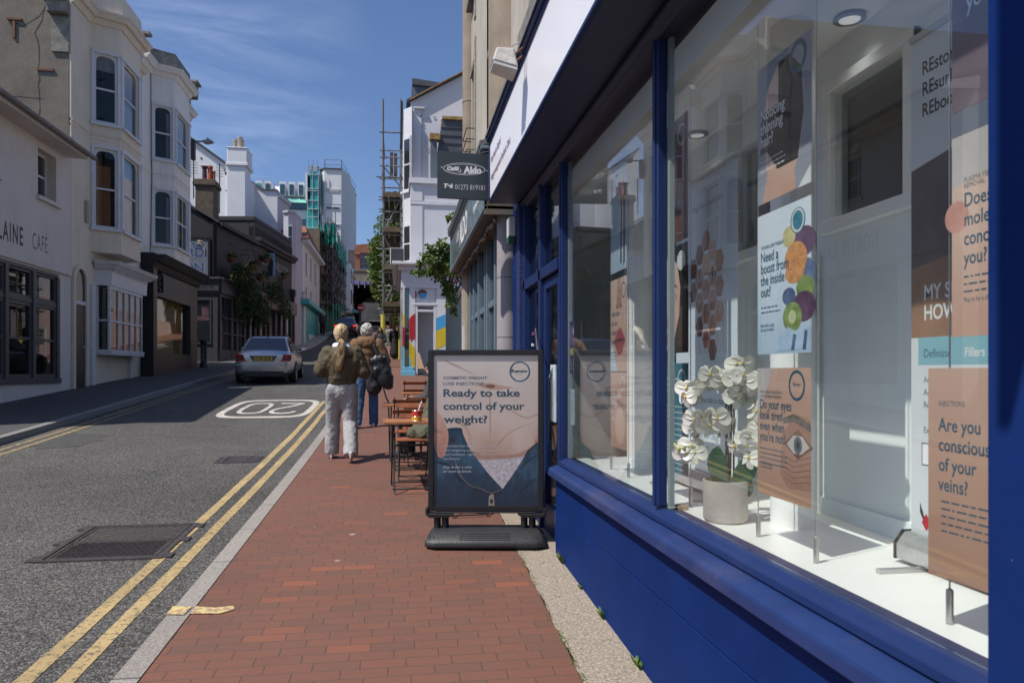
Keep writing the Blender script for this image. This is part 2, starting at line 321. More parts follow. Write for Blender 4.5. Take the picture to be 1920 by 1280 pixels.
def tag(o, label=None, cat=None, group=None, kind=None):
    if label: o['label'] = label
    if cat: o['category'] = cat
    if group: o['group'] = group
    if kind: o['kind'] = kind
    return o
def thing(name, label, cat, loc=(0, 0, 0), rz=0.0, group=None):
    o = bpy.data.objects.new(name, None); COL.objects.link(o); o.location = loc; o.rotation_euler = (0, 0, rz); o.empty_display_size = 0.2
    WM[o.name] = Matrix.Translation(loc) @ Matrix.Rotation(rz, 4, 'Z')
    return tag(o, label, cat, group)
def copy_tree(o, parent=None):
    c = o.copy(); COL.objects.link(c); c.parent = parent
    for ch in list(o.children): copy_tree(ch, c)
    return c
FONTM = {}
def text(body, size, fr, s, h, t=0.0, m=None, parent=None, name='lettering', align='LEFT', bold=0.0, sx=1.0, ext=0.0008, shear=0.0, space=1.0):
    cu = bpy.data.curves.new('t', 'FONT'); cu.body = body; cu.size = size; cu.align_x = align; cu.extrude = ext; cu.offset = bold; cu.shear = shear; cu.space_character = space; cu.resolution_u = 3
    to = bpy.data.objects.new('t', cu); COL.objects.link(to)
    dg = bpy.context.evaluated_depsgraph_get(); dg.update()
    me = bpy.data.meshes.new_from_object(to.evaluated_get(dg))
    bpy.data.objects.remove(to); bpy.data.curves.remove(cu)
    mb = MB(fr)
    ps = [(s+v.co.x*sx, t+v.co.z, h+v.co.y) for v in me.vertices]
    mb.pts(ps)
    for p in me.polygons: mb.face(p.vertices[:])
    bpy.data.meshes.remove(me)
    if parent is None and isinstance(m, MB): return mb
    return mb.build(name, m, parent)
def text_into(mb, body, size, s, h, t=0.0, align='LEFT', bold=0.0, sx=1.0, ext=0.0006, shear=0.0, space=1.0):
    """lettering printed into an existing mesh builder (same frame, current material slot)"""
    tmp = text(body, size, ID, s, h, t, m=MB(), align=align, bold=bold, sx=sx, ext=ext, shear=shear, space=space)
    b = mb.pts([tuple(v) for v in tmp.v])
    for f in tmp.f: mb.face([b+i for i in f])
def wall(mb, s0, s1, h0, h1, t0, t1, openings=()):
    """a slab with rectangular holes (a0,a1,b0,b1)"""
    S = sorted({s0, s1, *[o[0] for o in openings], *[o[1] for o in openings]}); H = sorted({h0, h1, *[o[2] for o in openings], *[o[3] for o in openings]})
    S = [q for q in S if s0 <= q <= s1]; H = [q for q in H if h0 <= q <= h1]
    for i in range(len(S)-1):
        run = None
        for j in range(len(H)-1):
            cs = (S[i]+S[i+1])/2; ch = (H[j]+H[j+1])/2
            hole = any(o[0] < cs < o[1] and o[2] < ch < o[3] for o in openings)
            if not hole:
                if run is None: run = [H[j], H[j+1]]
                else: run[1] = H[j+1]
            if hole or j == len(H)-2:
                if run: mb.box(S[i], S[i+1], t0, t1, run[0], run[1]); run = None
# ================================================================ ground, road, pavements
PR = [(-60, -2.6), (-10, -0.45), (0, 0), (5.4, .23), (9.5, .42), (13, .62), (18, .95), (23.5, 1.30), (30, 1.66), (38, 2.28), (44, 2.85), (50, 3.45), (60, 4.6), (75, 5.8), (90, 7.1), (110, 9.0), (150, 11.5), (400, 14)]
def gz(u):
    """pavement level at distance u up the hill (Catmull-Rom through the measured points)"""
    for i in range(len(PR)-1):
        if u <= PR[i+1][0] or i == len(PR)-2:
            x0, z0 = PR[i]; x1, z1 = PR[i+1]; t = (u-x0)/(x1-x0)
            m0 = (z1-PR[max(i-1, 0)][1])/(x1-PR[max(i-1, 0)][0]); m1 = (PR[min(i+2, len(PR)-1)][1]-z0)/(PR[min(i+2, len(PR)-1)][0]-x0); d = x1-x0
            t = max(0, t)
            return (2*t**3-3*t*t+1)*z0+(t**3-2*t*t+t)*d*m0+(-2*t**3+3*t*t)*z1+(t**3-t*t)*d*m1
ROAD = 0.10
KR = [(-30, -1.30), (3.6, -1.29), (12.6, -1.24), (26, -1.25), (34, -1.4), (50, -2.2), (120, -2.2)]   # right kerb
KL = [(-30, -5.9), (12, -5.9), (22, -5.9), (28, -5.95), (34, -6.4), (47, -5.2), (60, -5.0), (120, -5.0)]                          # left kerb
def lerp(T, u):
    for i in range(len(T)-1):
        if u <= T[i+1][0]: 
            a, b = T[i], T[i+1]; k = (u-a[0])/(b[0]-a[0]); return a[1]+(b[1]-a[1])*max(0, k)
    return T[-1][1]
US = [-30+1.0*i for i in range(0, 150)]
def strip(name, f0, f1, dz, m, u0=-30, u1=120, step=1.0, thick=0.0, kind='structure', nx=1):
    mb = MB(); n = max(1, int(round((u1-u0)/step)))
    ids = []
    for i in range(n+1):
        u = u0+(u1-u0)*i/n; a = f0(u); b = f1(u)
        ids.append(mb.pts([(a+(b-a)*k/nx, u, gz(u)+dz) for k in range(nx+1)]))
    for i in range(n):
        for k in range(nx): mb.face((ids[i]+k, ids[i]+k+1, ids[i+1]+k+1, ids[i+1]+k))
    if thick:
        lo = []
        for i in range(n+1):
            u = u0+(u1-u0)*i/n; lo.append(mb.pts([(f0(u), u, gz(u)+dz-thick), (f1(u), u, gz(u)+dz-thick)]))
        for i in range(n):
            mb.face((ids[i], ids[i+1], lo[i+1], lo[i])); mb.face((ids[i]+nx, lo[i]+1, lo[i+1]+1, ids[i+1]+nx))
        mb.face((ids[0], lo[0], lo[0]+1, ids[0]+nx)); mb.face((ids[-1], ids[-1]+nx, lo[-1]+1, lo[-1]))
    o = mb.build(name, m)
    return tag(o, kind=kind)
kr = lambda u: lerp(KR, u); kl = lambda u: lerp(KL, u)
A = asphalt(); BP = brick_paving()
m_ground = mat('far_ground', (0.16, 0.15, 0.13), 0.9, 0.2, 0.5)
strip('ground', lambda u: -200, lambda u: 200, -0.35, m_ground, -60, 400, 4.0)
strip('road', lambda u: kl(u)+0.0, lambda u: kr(u)-0.0, -ROAD, A, -30, 150, 1.0, nx=4)
m_kerb = mat('kerb_granite', (0.27, 0.245, 0.22), 0.75, 0.45, 75, 0.3, 90)
def kerb_joint(m):
    t = m.node_tree; b = t.nodes['Principled BSDF']; src = b.inputs['Base Color'].links[0].from_socket
    c = add(t, 'ShaderNodeTexCoord'); s = add(t, 'ShaderNodeSeparateXYZ'); t.links.new(c.outputs['Object'], s.inputs[0])
    d = add(t, 'ShaderNodeMath', operation='DIVIDE'); d.inputs[1].default_value = 0.91; t.links.new(s.outputs[1], d.inputs[0])
    f = add(t, 'ShaderNodeMath', operation='FRACT'); t.links.new(d.outputs[0], f.inputs[0])
    l = add(t, 'ShaderNodeMath', operation='LESS_THAN'); l.inputs[1].default_value = 0.012; t.links.new(f.outputs[0], l.inputs[0])
    fl = add(t, 'ShaderNodeMath', operation='FLOOR'); t.links.new(d.outputs[0], fl.inputs[0])
    w = add(t, 'ShaderNodeTexWhiteNoise', noise_dimensions='1D'); t.links.new(fl.outputs[0], w.inputs['W'])
    r = add(t, 'ShaderNodeMapRange'); r.inputs['To Min'].default_value = 0.90; r.inputs['To Max'].default_value = 1.06; t.links.new(w.outputs[0], r.inputs[0])
    sc = add(t, 'ShaderNodeVectorMath', operation='SCALE'); t.links.new(src, sc.inputs[0]); t.links.new(r.outputs[0], sc.inputs['Scale'])
    mx = add(t, 'ShaderNodeMixRGB'); mx.inputs[2].default_value = (0.05, 0.045, 0.04, 1); t.links.new(l.outputs[0], mx.inputs[0]); t.links.new(sc.outputs[0], mx.inputs[1]); t.links.new(mx.outputs[0], b.inputs['Base Color'])
kerb_joint(m_kerb)
strip('kerb', lambda u: kr(u), lambda u: kr(u)+0.12, 0.006, m_kerb, -30, 60, 0.5, thick=0.14)
strip('brick_pavement', lambda u: kr(u)+0.12, lambda u: (0.84+0.02*(u-3.3)) if u < 12.2 else (2.6 if u < 26 else 0.9), 0.0, BP, -30, 120, 0.5)
m_agg = mat('exposed_aggregate', (0.31, 0.26, 0.205), 0.85, 0.6, 70, 0.8, 110, dirt=0.35, dcol=(0.2, 0.15, 0.11))
strip('concrete_strip', lambda u: 0.84+0.02*(u-3.3)+0.005*sin(u*9)+0.005*sin(u*23), lambda u: 2.2, 0.004, m_agg, -30, 12.2, 0.1)
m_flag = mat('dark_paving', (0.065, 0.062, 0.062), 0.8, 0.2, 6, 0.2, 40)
strip('kerb', lambda u: kl(u)-0.15, lambda u: kl(u), 0.004, mat('kerb_grey', (0.20, 0.195, 0.19), 0.75, 0.15, 20), -30, 31.0, 0.5, thick=0.14)
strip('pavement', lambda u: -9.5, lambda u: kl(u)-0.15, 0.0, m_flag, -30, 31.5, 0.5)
strip('side_road', lambda u: -40, lambda u: kl(u), -ROAD+0.004, A, 31.5, 34.6, 0.5)
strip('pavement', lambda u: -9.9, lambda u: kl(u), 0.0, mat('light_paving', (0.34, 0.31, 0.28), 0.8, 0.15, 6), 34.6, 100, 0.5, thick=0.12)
strip('side_street', lambda u: 2.0, lambda u: 45, 0.012, mat('side_street_paving', (0.30, 0.27, 0.245), 0.8, 0.2, 4), 12.2, 26.4, 0.5)
# markings
m_yel = worn('yellow_line_paint', (0.44, 0.32, 0.15), 0.435, 30.0); m_whi = worn('white_road_paint', (0.52, 0.48, 0.43), 0.38, 12.0)
def wob(u, k): return 0.003*sin(u*2.3+k)+0.0015*sin(u*19.3+2*k)
for off, k in ((-0.30, 0), (-0.50, 3)):
    strip('road_marking', lambda u: kr(u)+off-0.045+wob(u, k), lambda u: kr(u)+off+0.045+wob(u, k+1), -ROAD+0.004, m_yel, -3, 19.0 if k == 0 else 18.4, 0.1)
for off, k in ((0.25, 0), (0.45, 5)):
    strip('road_marking', lambda u: kl(u)+off-0.05+wob(u, k), lambda u: kl(u)+off+0.04+wob(u, k+2), -ROAD+0.004, MATS.get('faded_yellow_paint') or worn('faded_yellow_paint', (0.34, 0.25, 0.12), 0.48, 24.0), 4, 30.5, 0.1)

# 20 roundel painted on the road, read by oncoming drivers
def ZR(u): return gz(u)-ROAD
def ground_patch(name, polys, m, dz, kind='structure'):
    mb = MB()
    for P in polys: b = mb.pts([(x, y, ZR(y)+dz) for x, y in P]); mb.face(range(b, b+len(P)))
    return tag(mb.build(name, m), kind=kind)
def roundel():
    cx, cy, hw, hl = -2.73, 16.95, 0.93, 1.72
    def sq(a, sw, sl):
        c = cos(a); s = sin(a); e = 0.42
        return (cx+sw*math.copysign(abs(c)**e, c), cy+sl*math.copysign(abs(s)**e, s))
    polys = []; N = 72
    for k in range(N):
        a, b = 2*pi*k/N, 2*pi*(k+1)/N
        polys.append([sq(a, hw, hl), sq(b, hw, hl), sq(b, hw-0.13, hl-0.24), sq(a, hw-0.13, hl-0.24)])
    def stroke(pts, w, wy):
        for i in range(len(pts)-1):
            (x0, y0), (x1, y1) = pts[i], pts[i+1]; dx, dy = x1-x0, y1-y0; l = math.hypot(dx/w, dy/wy) or 1
            nx, ny = -dy/wy/l*w*0.5, dx/w/l*wy*0.5
            polys.append([(x0+nx, y0+ny), (x1+nx, y1+ny), (x1-nx, y1-ny), (x0-nx, y0-ny)])
    # digits upright for a driver coming towards the camera: their right is our left
    two = [(0.5, 0.62), (0.38, 0.9), (0, 1.0), (-0.38, 0.9), (-0.5, 0.55), (-0.35, 0.15), (0.1, -0.3), (0.5, -0.9), (-0.52, -0.9)]
    oo = [(0.5*math.copysign(abs(cos(a))**0.6, cos(a)), 0.95*math.copysign(abs(sin(a))**0.6, sin(a))) for a in [2*pi*k/24 for k in range(25)]]
    for D, ox in ((two, 0.33), (oo, -0.33)):
        stroke([(cx+ox+x*0.5, cy-y*1.0) for x, y in D], 0.09, 0.2)
    return ground_patch('road_marking', polys, m_whi, 0.0045)
roundel()
# service covers: real iron frames sunk in the road
m_iron = mat('cast_iron', (0.075, 0.064, 0.062), 0.5, 0.35, 20, 0.3, 120, metal=0.3); m_fill = mat('grit_filled_iron', (0.085, 0.075, 0.067), 0.8, 0.4, 30, .4, 110)
m_tar = mat('tar_patch', (0.06, 0.057, 0.055), 0.85, 0.3, 8, 0.5, 120)
def cover(x0, x1, y0, y1, label):
    t = thing('manhole_cover', label, 'manhole cover', ((x0+x1)/2, (y0+y1)/2, ZR((y0+y1)/2)))
    ang = atan(gz(y1)-gz(y0))/(y1-y0)
    f = MB(); p = MB(); zz = lambda y: ZR(y)
    def slab(mb, a, b, c, d, h):
        mb.hexa([(a, c, zz(c)-0.02), (b, c, zz(c)-0.02), (b, d, zz(d)-0.02), (a, d, zz(d)-0.02)], [(a, c, zz(c)+h), (b, c, zz(c)+h), (b, d, zz(d)+h), (a, d, zz(d)+h)])
    w = 0.045; ym = (y0+y1)/2; gap = 0.012
    for a, b, c, d in ((x0, x1, y0, y0+w), (x0, x1, y1-w, y1), (x0, x0+w, y0+w, y1-w), (x1-w, x1, y0+w, y1-w)): slab(f, a, b, c, d, 0.014)
    for cx_ in (x0-0.06, x1-0.04):
        for cy_ in (y0+0.02, ym-0.06, y1-0.14): slab(f, cx_, cx_+0.1, cy_, cy_+0.12, 0.013)
    f.build('frame', m_iron, t)
    for c, d in ((y0+w+gap, ym-gap/2), (ym+gap/2, y1-w-gap)):
        X0_, X1_ = x0+w+gap+.028, x1-w-gap-.028; q = MB(); slab(q, x0+w+gap, x1-w-gap, c, d, 0.004); q.k = 1; slab(q, X0_, X1_, c+.028, d-.028, 0.0052); q.k = 0
        n = 12; X0 = x0+w+gap+0.03; X1 = x1-w-gap-0.03; C = c+0.03; D = d-0.03
        slab(q, X0-0.03, X1+0.03, c, C-0.004, 0.011); slab(q, X0-0.03, X1+0.03, D+0.004, d, 0.011)
        slab(q, X0-0.03, X0-0.005, C, D, 0.011); slab(q, X1+0.005, X1+0.03, C, D, 0.011)
        sl = 0.9 if c < ym-0.05 else -0.9
        for k in range(-n, 2*n):
            a0 = X0+(X1-X0)*k/n; dx = sl*(D-C)*1.5; f0, f1 = sorted(((X0-a0)/dx, (X1-0.02-a0)/dx)); f0 = max(0, f0); f1 = min(1, f1)
            if f1-f0 < .05: continue
            a1 = a0+dx*f1; a0 = a0+dx*f0; c_, d_ = C+(D-C)*f0, C+(D-C)*f1
            q.hexa([(a0, c_, zz(c_)), (a0+0.02, c_, zz(c_)), (a1+0.02, d_, zz(d_)), (a1, d_, zz(d_))], [(a0, c_, zz(c_)+0.011), (a0+0.02, c_, zz(c_)+0.011), (a1+0.02, d_, zz(d_)+0.011), (a1, d_, zz(d_)+0.011)])
        q.build('plate', [m_iron, m_fill], t)
    return t
cover(-2.66, -1.76, 5.96, 7.04, 'large double iron manhole cover in the road overlapping the inner yellow line')
cover(-2.34, -1.9, 10.3, 10.8, 'small iron cover in the road further up beside the yellow line')
def blob_poly(cx, cy, rx, ry, n=22, j=0.15, seed=1):
    r = random.Random(seed); return [(cx+rx*cos(2*pi*k/n)*(1+r.uniform(-j, j)), cy+ry*sin(2*pi*k/n)*(1+r.uniform(-j, j))) for k in range(n)]
ground_patch('tar_repair', [blob_poly(-5.1, 12.6, 0.45, 0.8, seed=2), blob_poly(-3.2, 14.2, 0.25, 0.1, seed=3)], m_tar, 0.0035)

# yellow splash across kerb and bricks
mb = MB()
for P, dz in (([(-1.29, 4.45), (-1.19, 4.43), (-1.18, 4.56), (-1.29, 4.58)], 0.012), ([(-1.165, 4.46), (-1.0, 4.44), (-0.93, 4.5), (-0.95, 4.56), (-1.05, 4.54), (-1.165, 4.58)], 0.006)):
    b = mb.pts([(x, y, gz(y)+dz) for x, y in P]); mb.face(range(b, b+len(P)))
tag(mb.build('road_marking', worn('yellow_splash', (0.62, 0.5, 0.2), 0.5, 25.0, (0.3, 0.2, 0.15))), kind='structure')
# ================================================================ blue shop on the right
m_blue = mat('blue_gloss_paint', (0.006, 0.025, 0.125), 0.6, 0.14, 2.5, 0.15, 18, dirt=0.14, dcol=(0.04, 0.06, 0.13), spec=.05, specks=.07)
m_blued = mat('blue_frame_paint', (0.011, 0.026, 0.10), 0.45, 0.12, 3.0, 0.1, 30, dirt=0.12, dcol=(0.10, 0.10, 0.16), spec=.25)
m_navy = mat('navy_soffit_paint', (0.022, 0.03, 0.075), 0.5, 0.15, 1.5)
m_sill = mat('blue_sill_paint', (0.016, 0.035, 0.125), 0.42, 0.18, 4, 0.12, 30, dirt=0.45, dcol=(0.13, 0.11, 0.15), spec=.3)
m_board = mat('white_sign_board', (0.86, 0.85, 0.87), 0.3, 0.03, 1.2)
m_white = mat('interior_white', (0.86, 0.86, 0.85), 0.6, 0.03, 1.5)
m_dispf = mat('display_floor_white', (0.90, 0.90, 0.885), 0.35, 0.04, 2)
m_glass = glass('shop_glass', (0.98, 1.0, 0.99), 0.065)
m_glassd = glass('dark_side_glass', (0.75, 0.82, 0.80), 0.08)
GX = 1.235                      # glass plane
US0, US1 = 0.80, 7.12           # near and far end of the shop
FX = 0.86                       # fascia face
shop = thing('shop_front', 'deep blue shopfront with big plate glass windows under a long white sign board', 'shop front', (GX, US1, gz(US1)))
# wall frame: s = distance towards the camera from US1, t out towards the street, h = z
SF = frame(GX, US1, 0, -pi/2)
S = lambda u: US1-u
mb = MB(SF)
# stall riser with panel groove
w = MB(); R0, R1 = 0.9, 5.40
mb = MB()
mb.hexa([(1.15, R0, gz(R0)-.2), (1.32, R0, gz(R0)-.2), (1.32, R1, gz(R1)-.2), (1.15, R1, gz(R1)-.2)], [(1.15, R0, .55), (1.32, R0, .55), (1.32, R1, .55), (1.15, R1, .55)])
mb.box(1.152, 1.32, R0, R1, .554, .794)
mb.build('stall_riser', m_blue, shop, 0.002)
mb = MB(); mb.prism([(1.105, .795), (1.26, .795), (1.26, .875), (1.20, .875), (1.125, .856), (1.11, .842)], R0, 5.47, 'y'); mb.build('sill', m_sill, shop, 0.006)
mb = MB(); mb.prism([(1.175, .876), (1.30, .876), (1.30, .926), (1.215, .926), (1.20, .912), (1.18, .905)], R0, 5.42, 'y'); mb.build('bottom_rail', m_blued, shop, 0.004)
# mullions
def mull(u0, u1, z0, z1, x0=1.195, x1=1.242, m=None):
    q = MB(); q.box(x0, x1, u0, u1, z0, z1); q.box(x0-0.012, x0+0.01, u0+0.018, u1-0.018, z0, z1); return q.build('mullion', m or m_blued, shop, 0.005)
mull(3.333, 3.395, .936, 3.165); mull(5.40, 5.46, .50, 3.165)
# head and soffit, fascia box
mb = MB(); mb.prism([(1.15, 3.165), (1.30, 3.165), (1.30, 3.11), (1.19, 3.11), (1.175, 3.13), (1.15, 3.14)], US0, US1, 'y'); mb.build('head_rail', m_navy, shop, 0.004)
mb = MB(); mb.box(FX+.012, 1.30, US0, US1, 3.182, 3.21); mb.build('soffit', m_navy, shop)
mb = MB(); mb.box(FX, FX+.03, US0, US1, 3.178, 3.205); mb.box(FX, FX+.03, US0, US1, 3.735, 3.765); mb.box(FX, FX+.03, US1-.03, US1, 3.206, 3.734); mb.box(FX+.03, 1.3, US1-.03, US1, 3.211, 3.765); mb.box(FX-.02, FX+.05, US0, US1+.01, 3.766, 3.80)
mb.build('fascia_frame', m_blued, shop, 0.004)
mb = MB(); mb.box(FX+.012, FX+.03, US0, 3.3, 3.206, 3.734); mb.box(FX+.012, FX+.03, 3.303, 6.2, 3.206, 3.734); mb.box(FX+.012, FX+.03, 6.203, US1-.031, 3.206, 3.734)
sb = mb.build('sign_board', m_board, shop)
FF = frame(FX+.012, US1, 0, -pi/2)
m_txt = mat('faded_grey_lettering', (0.22, 0.17, 0.24), 0.5, 0.1)
fr = FF
q = MB(); 
text('Non-Invasive Surgical', 0.085, fr, 0.12, 3.53, 0.003, m_txt, sb, 'lettering', sx=0.9)
text('Weight management Aesthetic Clinic', 0.085, fr, 0.12, 3.36, 0.003, m_txt, sb, 'lettering', sx=0.95)
# scalloped lead flashing above the fascia
m_lead = mat('lead_flashing', (0.15, 0.15, 0.16), 0.6, 0.3, 12, 0.2, 40)
mb = MB()
r = random.Random(4); u = US0
while u < US1:
    du = r.uniform(.16, .2); z = 3.86+r.uniform(-.01, .012); mb.hexa([(FX-.035, u, 3.80), (1.25, u, 4.0), (1.25, u+du-.004, 4.0), (FX-.035, u+du-.004, 3.80)], [(FX-.03, u, 3.835), (1.25, u, 4.07), (1.25, u+du-.004, 4.07), (FX-.03, u+du-.004, 3.835+r.uniform(0, .012))]); u += du
mb.build('flashing', m_lead, shop)
# plate glass
mb = MB(); mb.box(GX, GX+.008, 3.39, 5.41, .93, 3.115); mb.build('glass_pane', m_glass, shop)
mb = MB(); mb.box(GX, GX+.008, 1.26, 3.34, .93, 3.115); mb.build('glass_pane', m_glass, shop)
# thin putty edges beside each pane
m_putty = mat('pale_edge_trim', (0.42, 0.47, 0.45), 0.5, 0.05)
for a, b in ((3.398, 3.415), (5.35, 5.40), (1.30, 1.31), (3.30, 3.331)): MB().box(GX+.0082, GX+.03, a, b, .93, 3.12).build('glazing_trim', m_putty, shop)
# near pilaster with projecting console
mb = MB(); mb.box(1.10, 1.6, US0, 1.262, 0.02, 3.18); mb.build('pilaster', m_blue, shop, 0.006)
# door bay: transom light, door, side light, far pilaster
m_door = m_blued
mb = MB(); mb.box(1.17, 1.29, 5.471, 6.98, 2.33, 2.42); mb.box(1.17, 1.29, 6.12, 6.20, gz(6)-.1, 3.165); mb.box(1.17, 1.29, 6.90, 7.0, gz(7)-.1, 3.165); mb.build('door_frame', m_blued, shop, 0.005)
mb = MB(); dz = gz(5.8)+.02
for a, b, c, d in ((5.50, 5.57, dz, 2.32), (6.04, 6.11, dz, 2.32)): mb.box(1.20, 1.25, a, b, c, d)
mb.box(1.20, 1.25, 5.571, 6.039, 2.24, 2.32); mb.box(1.20, 1.25, 5.571, 6.039, dz, dz+.22)
dr = mb.build('door', m_blued, shop, 0.004)
q = MB(); q.tube([(1.16, 5.63, 1.05), (1.15, 5.63, 1.1), (1.15, 5.63, 1.5), (1.16, 5.63, 1.55)], .012); q.build('handle', mat('black_metal', (0.015, 0.015, 0.017), 0.4, 0.1, 10, metal=0.3), dr, smooth=True)
q = MB(); q.box(1.222, 1.228, 5.571, 6.039, dz+.22, 2.24); q.build('pane', m_glassd, dr)
q = MB(); q.box(1.19, 1.20, 5.6, 5.78, 1.18, 1.62); q.build('notice', mat('notice_paper', (0.55, 0.66, 0.72), 0.6, 0.15, 12), dr)
mb = MB(); mb.box(1.222, 1.228, 5.47, 6.12, 2.42, 3.12); mb.box(1.222, 1.228, 6.2, 6.9, .62, 3.12); mb.build('glass_pane', m_glassd, shop)
mb = MB(); mb.box(1.19, 1.28, 6.2, 6.9, gz(6.5)-.1, .62); mb.build('side_panel', m_blue, shop)
mb = MB(); mb.box(1.135, 1.35, 7.001, 7.16, gz(7)-.1, 3.175); mb.box(1.157, 1.35, 7.161, 7.50, gz(7.2)-.1, 3.30); mb.build('pilaster', mat('blue_textured_render', (0.010, 0.022, 0.10), 0.7, 0.25, 10, 0.8, 60), shop, 0.008)
mb = MB(); mb.box(1.140, 1.156, 7.165, 7.40, gz(7.2), 3.15); mb.build('pilaster_trim', m_blue, shop)
# small printed names on the side light
text('facials', 0.05, frame(1.22, US1, 0, -pi/2), .35, 1.90, .002, mat('purple_print', (0.25, 0.08, 0.3), .5), shop, 'lettering')
for k, wd in enumerate(('Botox', 'Fillers', 'Skin Peels', 'Microneedling', 'Laser', 'Acupuncture', 'Drips')):
    text(wd, 0.045, frame(1.22, US1, 0, -pi/2), .33, 1.80-k*.072, .002, mat('white_print', (0.7, 0.7, 0.7), .5), shop, 'lettering')
# alarm box
al = thing('alarm_box', 'green and white alarm box fixed to the dark blue pilaster under the sign board', 'alarm box', (1.1, 7.28, 2.83))
mb = MB(); mb.prism([(7.2, 3.08), (7.36, 3.08), (7.37, 2.90), (7.33, 2.83), (7.23, 2.83), (7.19, 2.90)], 1.07, 1.139, 'x'); mb.build('case', mat('alarm_white', (0.6, 0.62, 0.6), .4), al, .01)
mb = MB(); mb.prism([(7.19, 2.895), (7.37, 2.895), (7.33, 2.825), (7.23, 2.825)], 1.066, 1.139, 'x'); mb.build('base', mat('alarm_green', (0.02, 0.12, 0.08), .4), al, .008)
# security floodlight over the fascia
fl = thing('floodlight', 'weathered square floodlight on two rusty arms above the white sign board', 'floodlight', (.86, 5.05, 3.6))
m_rust = mat('rusty_bar', (0.16, 0.07, 0.04), .8, .4, 30); m_lamp = mat('weathered_lamp_case', (0.42, 0.40, 0.38), .7, .3, 14, .2, 60)
def fpt(x, y, u): return (VX(x, u), u, ZY(y, u, VX(x, u)))
mb = MB()
mb.hexa([(.63, 4.98, 3.66), (.63, 5.16, 3.66), (.80, 5.18, 3.61), (.80, 4.95, 3.61)], [(.66, 5.0, 3.76), (.66, 5.13, 3.76), (.78, 5.14, 3.755), (.78, 4.99, 3.755)]); mb.build('lamp_case', m_lamp, fl, .01)
mb = MB(); mb.hexa([(.635, 4.985, 3.64), (.635, 5.155, 3.64), (.795, 5.17, 3.595), (.795, 4.96, 3.595)], [(.635, 4.985, 3.658), (.635, 5.155, 3.658), (.795, 5.17, 3.609), (.795, 4.96, 3.609)]); mb.build('lens', mat('lamp_glass', (0.5, 0.52, 0.5), .2), fl)
mb = MB(); mb.tube([(.76, 5.02, 3.70), (.92, 5.0, 3.83)], .008); mb.tube([(.76, 5.12, 3.68), (.92, 5.1, 3.80)], .008); mb.build('arm', m_rust, fl)
mb = MB(); mb.tube([(.74, 5.05, 3.75), (.78, 5.05, 3.80), (.84, 5.04, 3.82), (.88, 5.0, 3.95), (.95, 4.98, 3.98)], .004); mb.build('cable', m_lamp, fl)

# ---- display inside: floor, back partition with high windows, ceiling, column
BX = 1.90
mb = MB(); mb.box(GX+.012, 4.2, R0-.1, 5.47, .87, .925); df = mb.build('display_floor', m_dispf, shop)
CZ = 3.0; fb = frame(BX, 3.15, 0, -pi/2); mb = MB(fb)
wall(mb, -1.5, 2.6, .925, CZ, -.06, 0, [(-.78, -.30, 2.23, 2.78), (.12, .62, 2.23, 2.78), (.80, 1.25, 2.23, 2.78), (1.42, 1.95, 2.23, 2.78)])
mb.box(-1.5, 2.6, 0, .02, .925, 1.0)
part = mb.build('partition', mat('pale_grey_partition', (.80, .84, .85), .5, .03, 1), shop)
mb = MB(fb)
for a, b in ((-.78, -.30), (.12, .62), (.80, 1.25), (1.42, 1.95)):
    for x in ((a-.05, a+.012, 2.18, 2.83), (b-.012, b+.05, 2.18, 2.83)): mb.box(x[0], x[1], .002, .035, x[2], x[3])
    mb.box(a-.05, b+.05, .002, .037, 2.781, 2.831); mb.box(a-.05, b+.05, .002, .045, 2.17, 2.225)
mb.box(-.02, .035, 0.021, .05, .926, 2.1); mb.box(.9, .95, .021, .045, 1.0, 1.72); mb.box(.951, 2.6, .021, .045, 1.66, 1.70)
mb.build('trim', m_white, part, .003)
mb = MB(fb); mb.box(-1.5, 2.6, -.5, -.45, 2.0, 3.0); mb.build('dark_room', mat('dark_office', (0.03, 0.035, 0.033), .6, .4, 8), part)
mb = MB(fb); mb.box(-.9, 2, -.035, -.03, 2.2, 2.8); mb.build('glass_pane', m_glassd, part)
mb = MB(); mb.box(GX+.03, 4.2, R0-.1, US1, CZ, CZ+.05); mb.box(GX+.03, GX+.2, R0-.1, 5.4, 2.9, CZ); mb.build('ceiling', m_white, shop)
mb = MB(); mb.box(4.2, 4.3, R0-.1, US1, 0, CZ); mb.box(GX+.1, 4.2, US1-.1, US1, .2, CZ); mb.box(GX+.4, 4.2, 5.47, US1, .25, .3); mb.build('inner_wall', mat('grey_inner_wall', (0.5, 0.5, 0.49), .7, .15, 2), shop)
mb = MB(); mb.lathe([(.088, .925), (.088, CZ)], 1.62, 4.86, 32); mb.build('column', m_white, shop, smooth=True, autos=40)
mb = MB(); mb.lathe([(.088, .925), (.088, 1.5), (.088, CZ)], 1.62, 2.89, 32); mb.build('column', m_white, shop, smooth=True, autos=40)
MB().box(GX+.02, 4.2, R0-.1, R0-.05, .2, CZ).build('end_wall', m_white, shop)
m_ring = mat('spot_ring', (0.18, 0.17, 0.16), .35, .1, metal=.4)
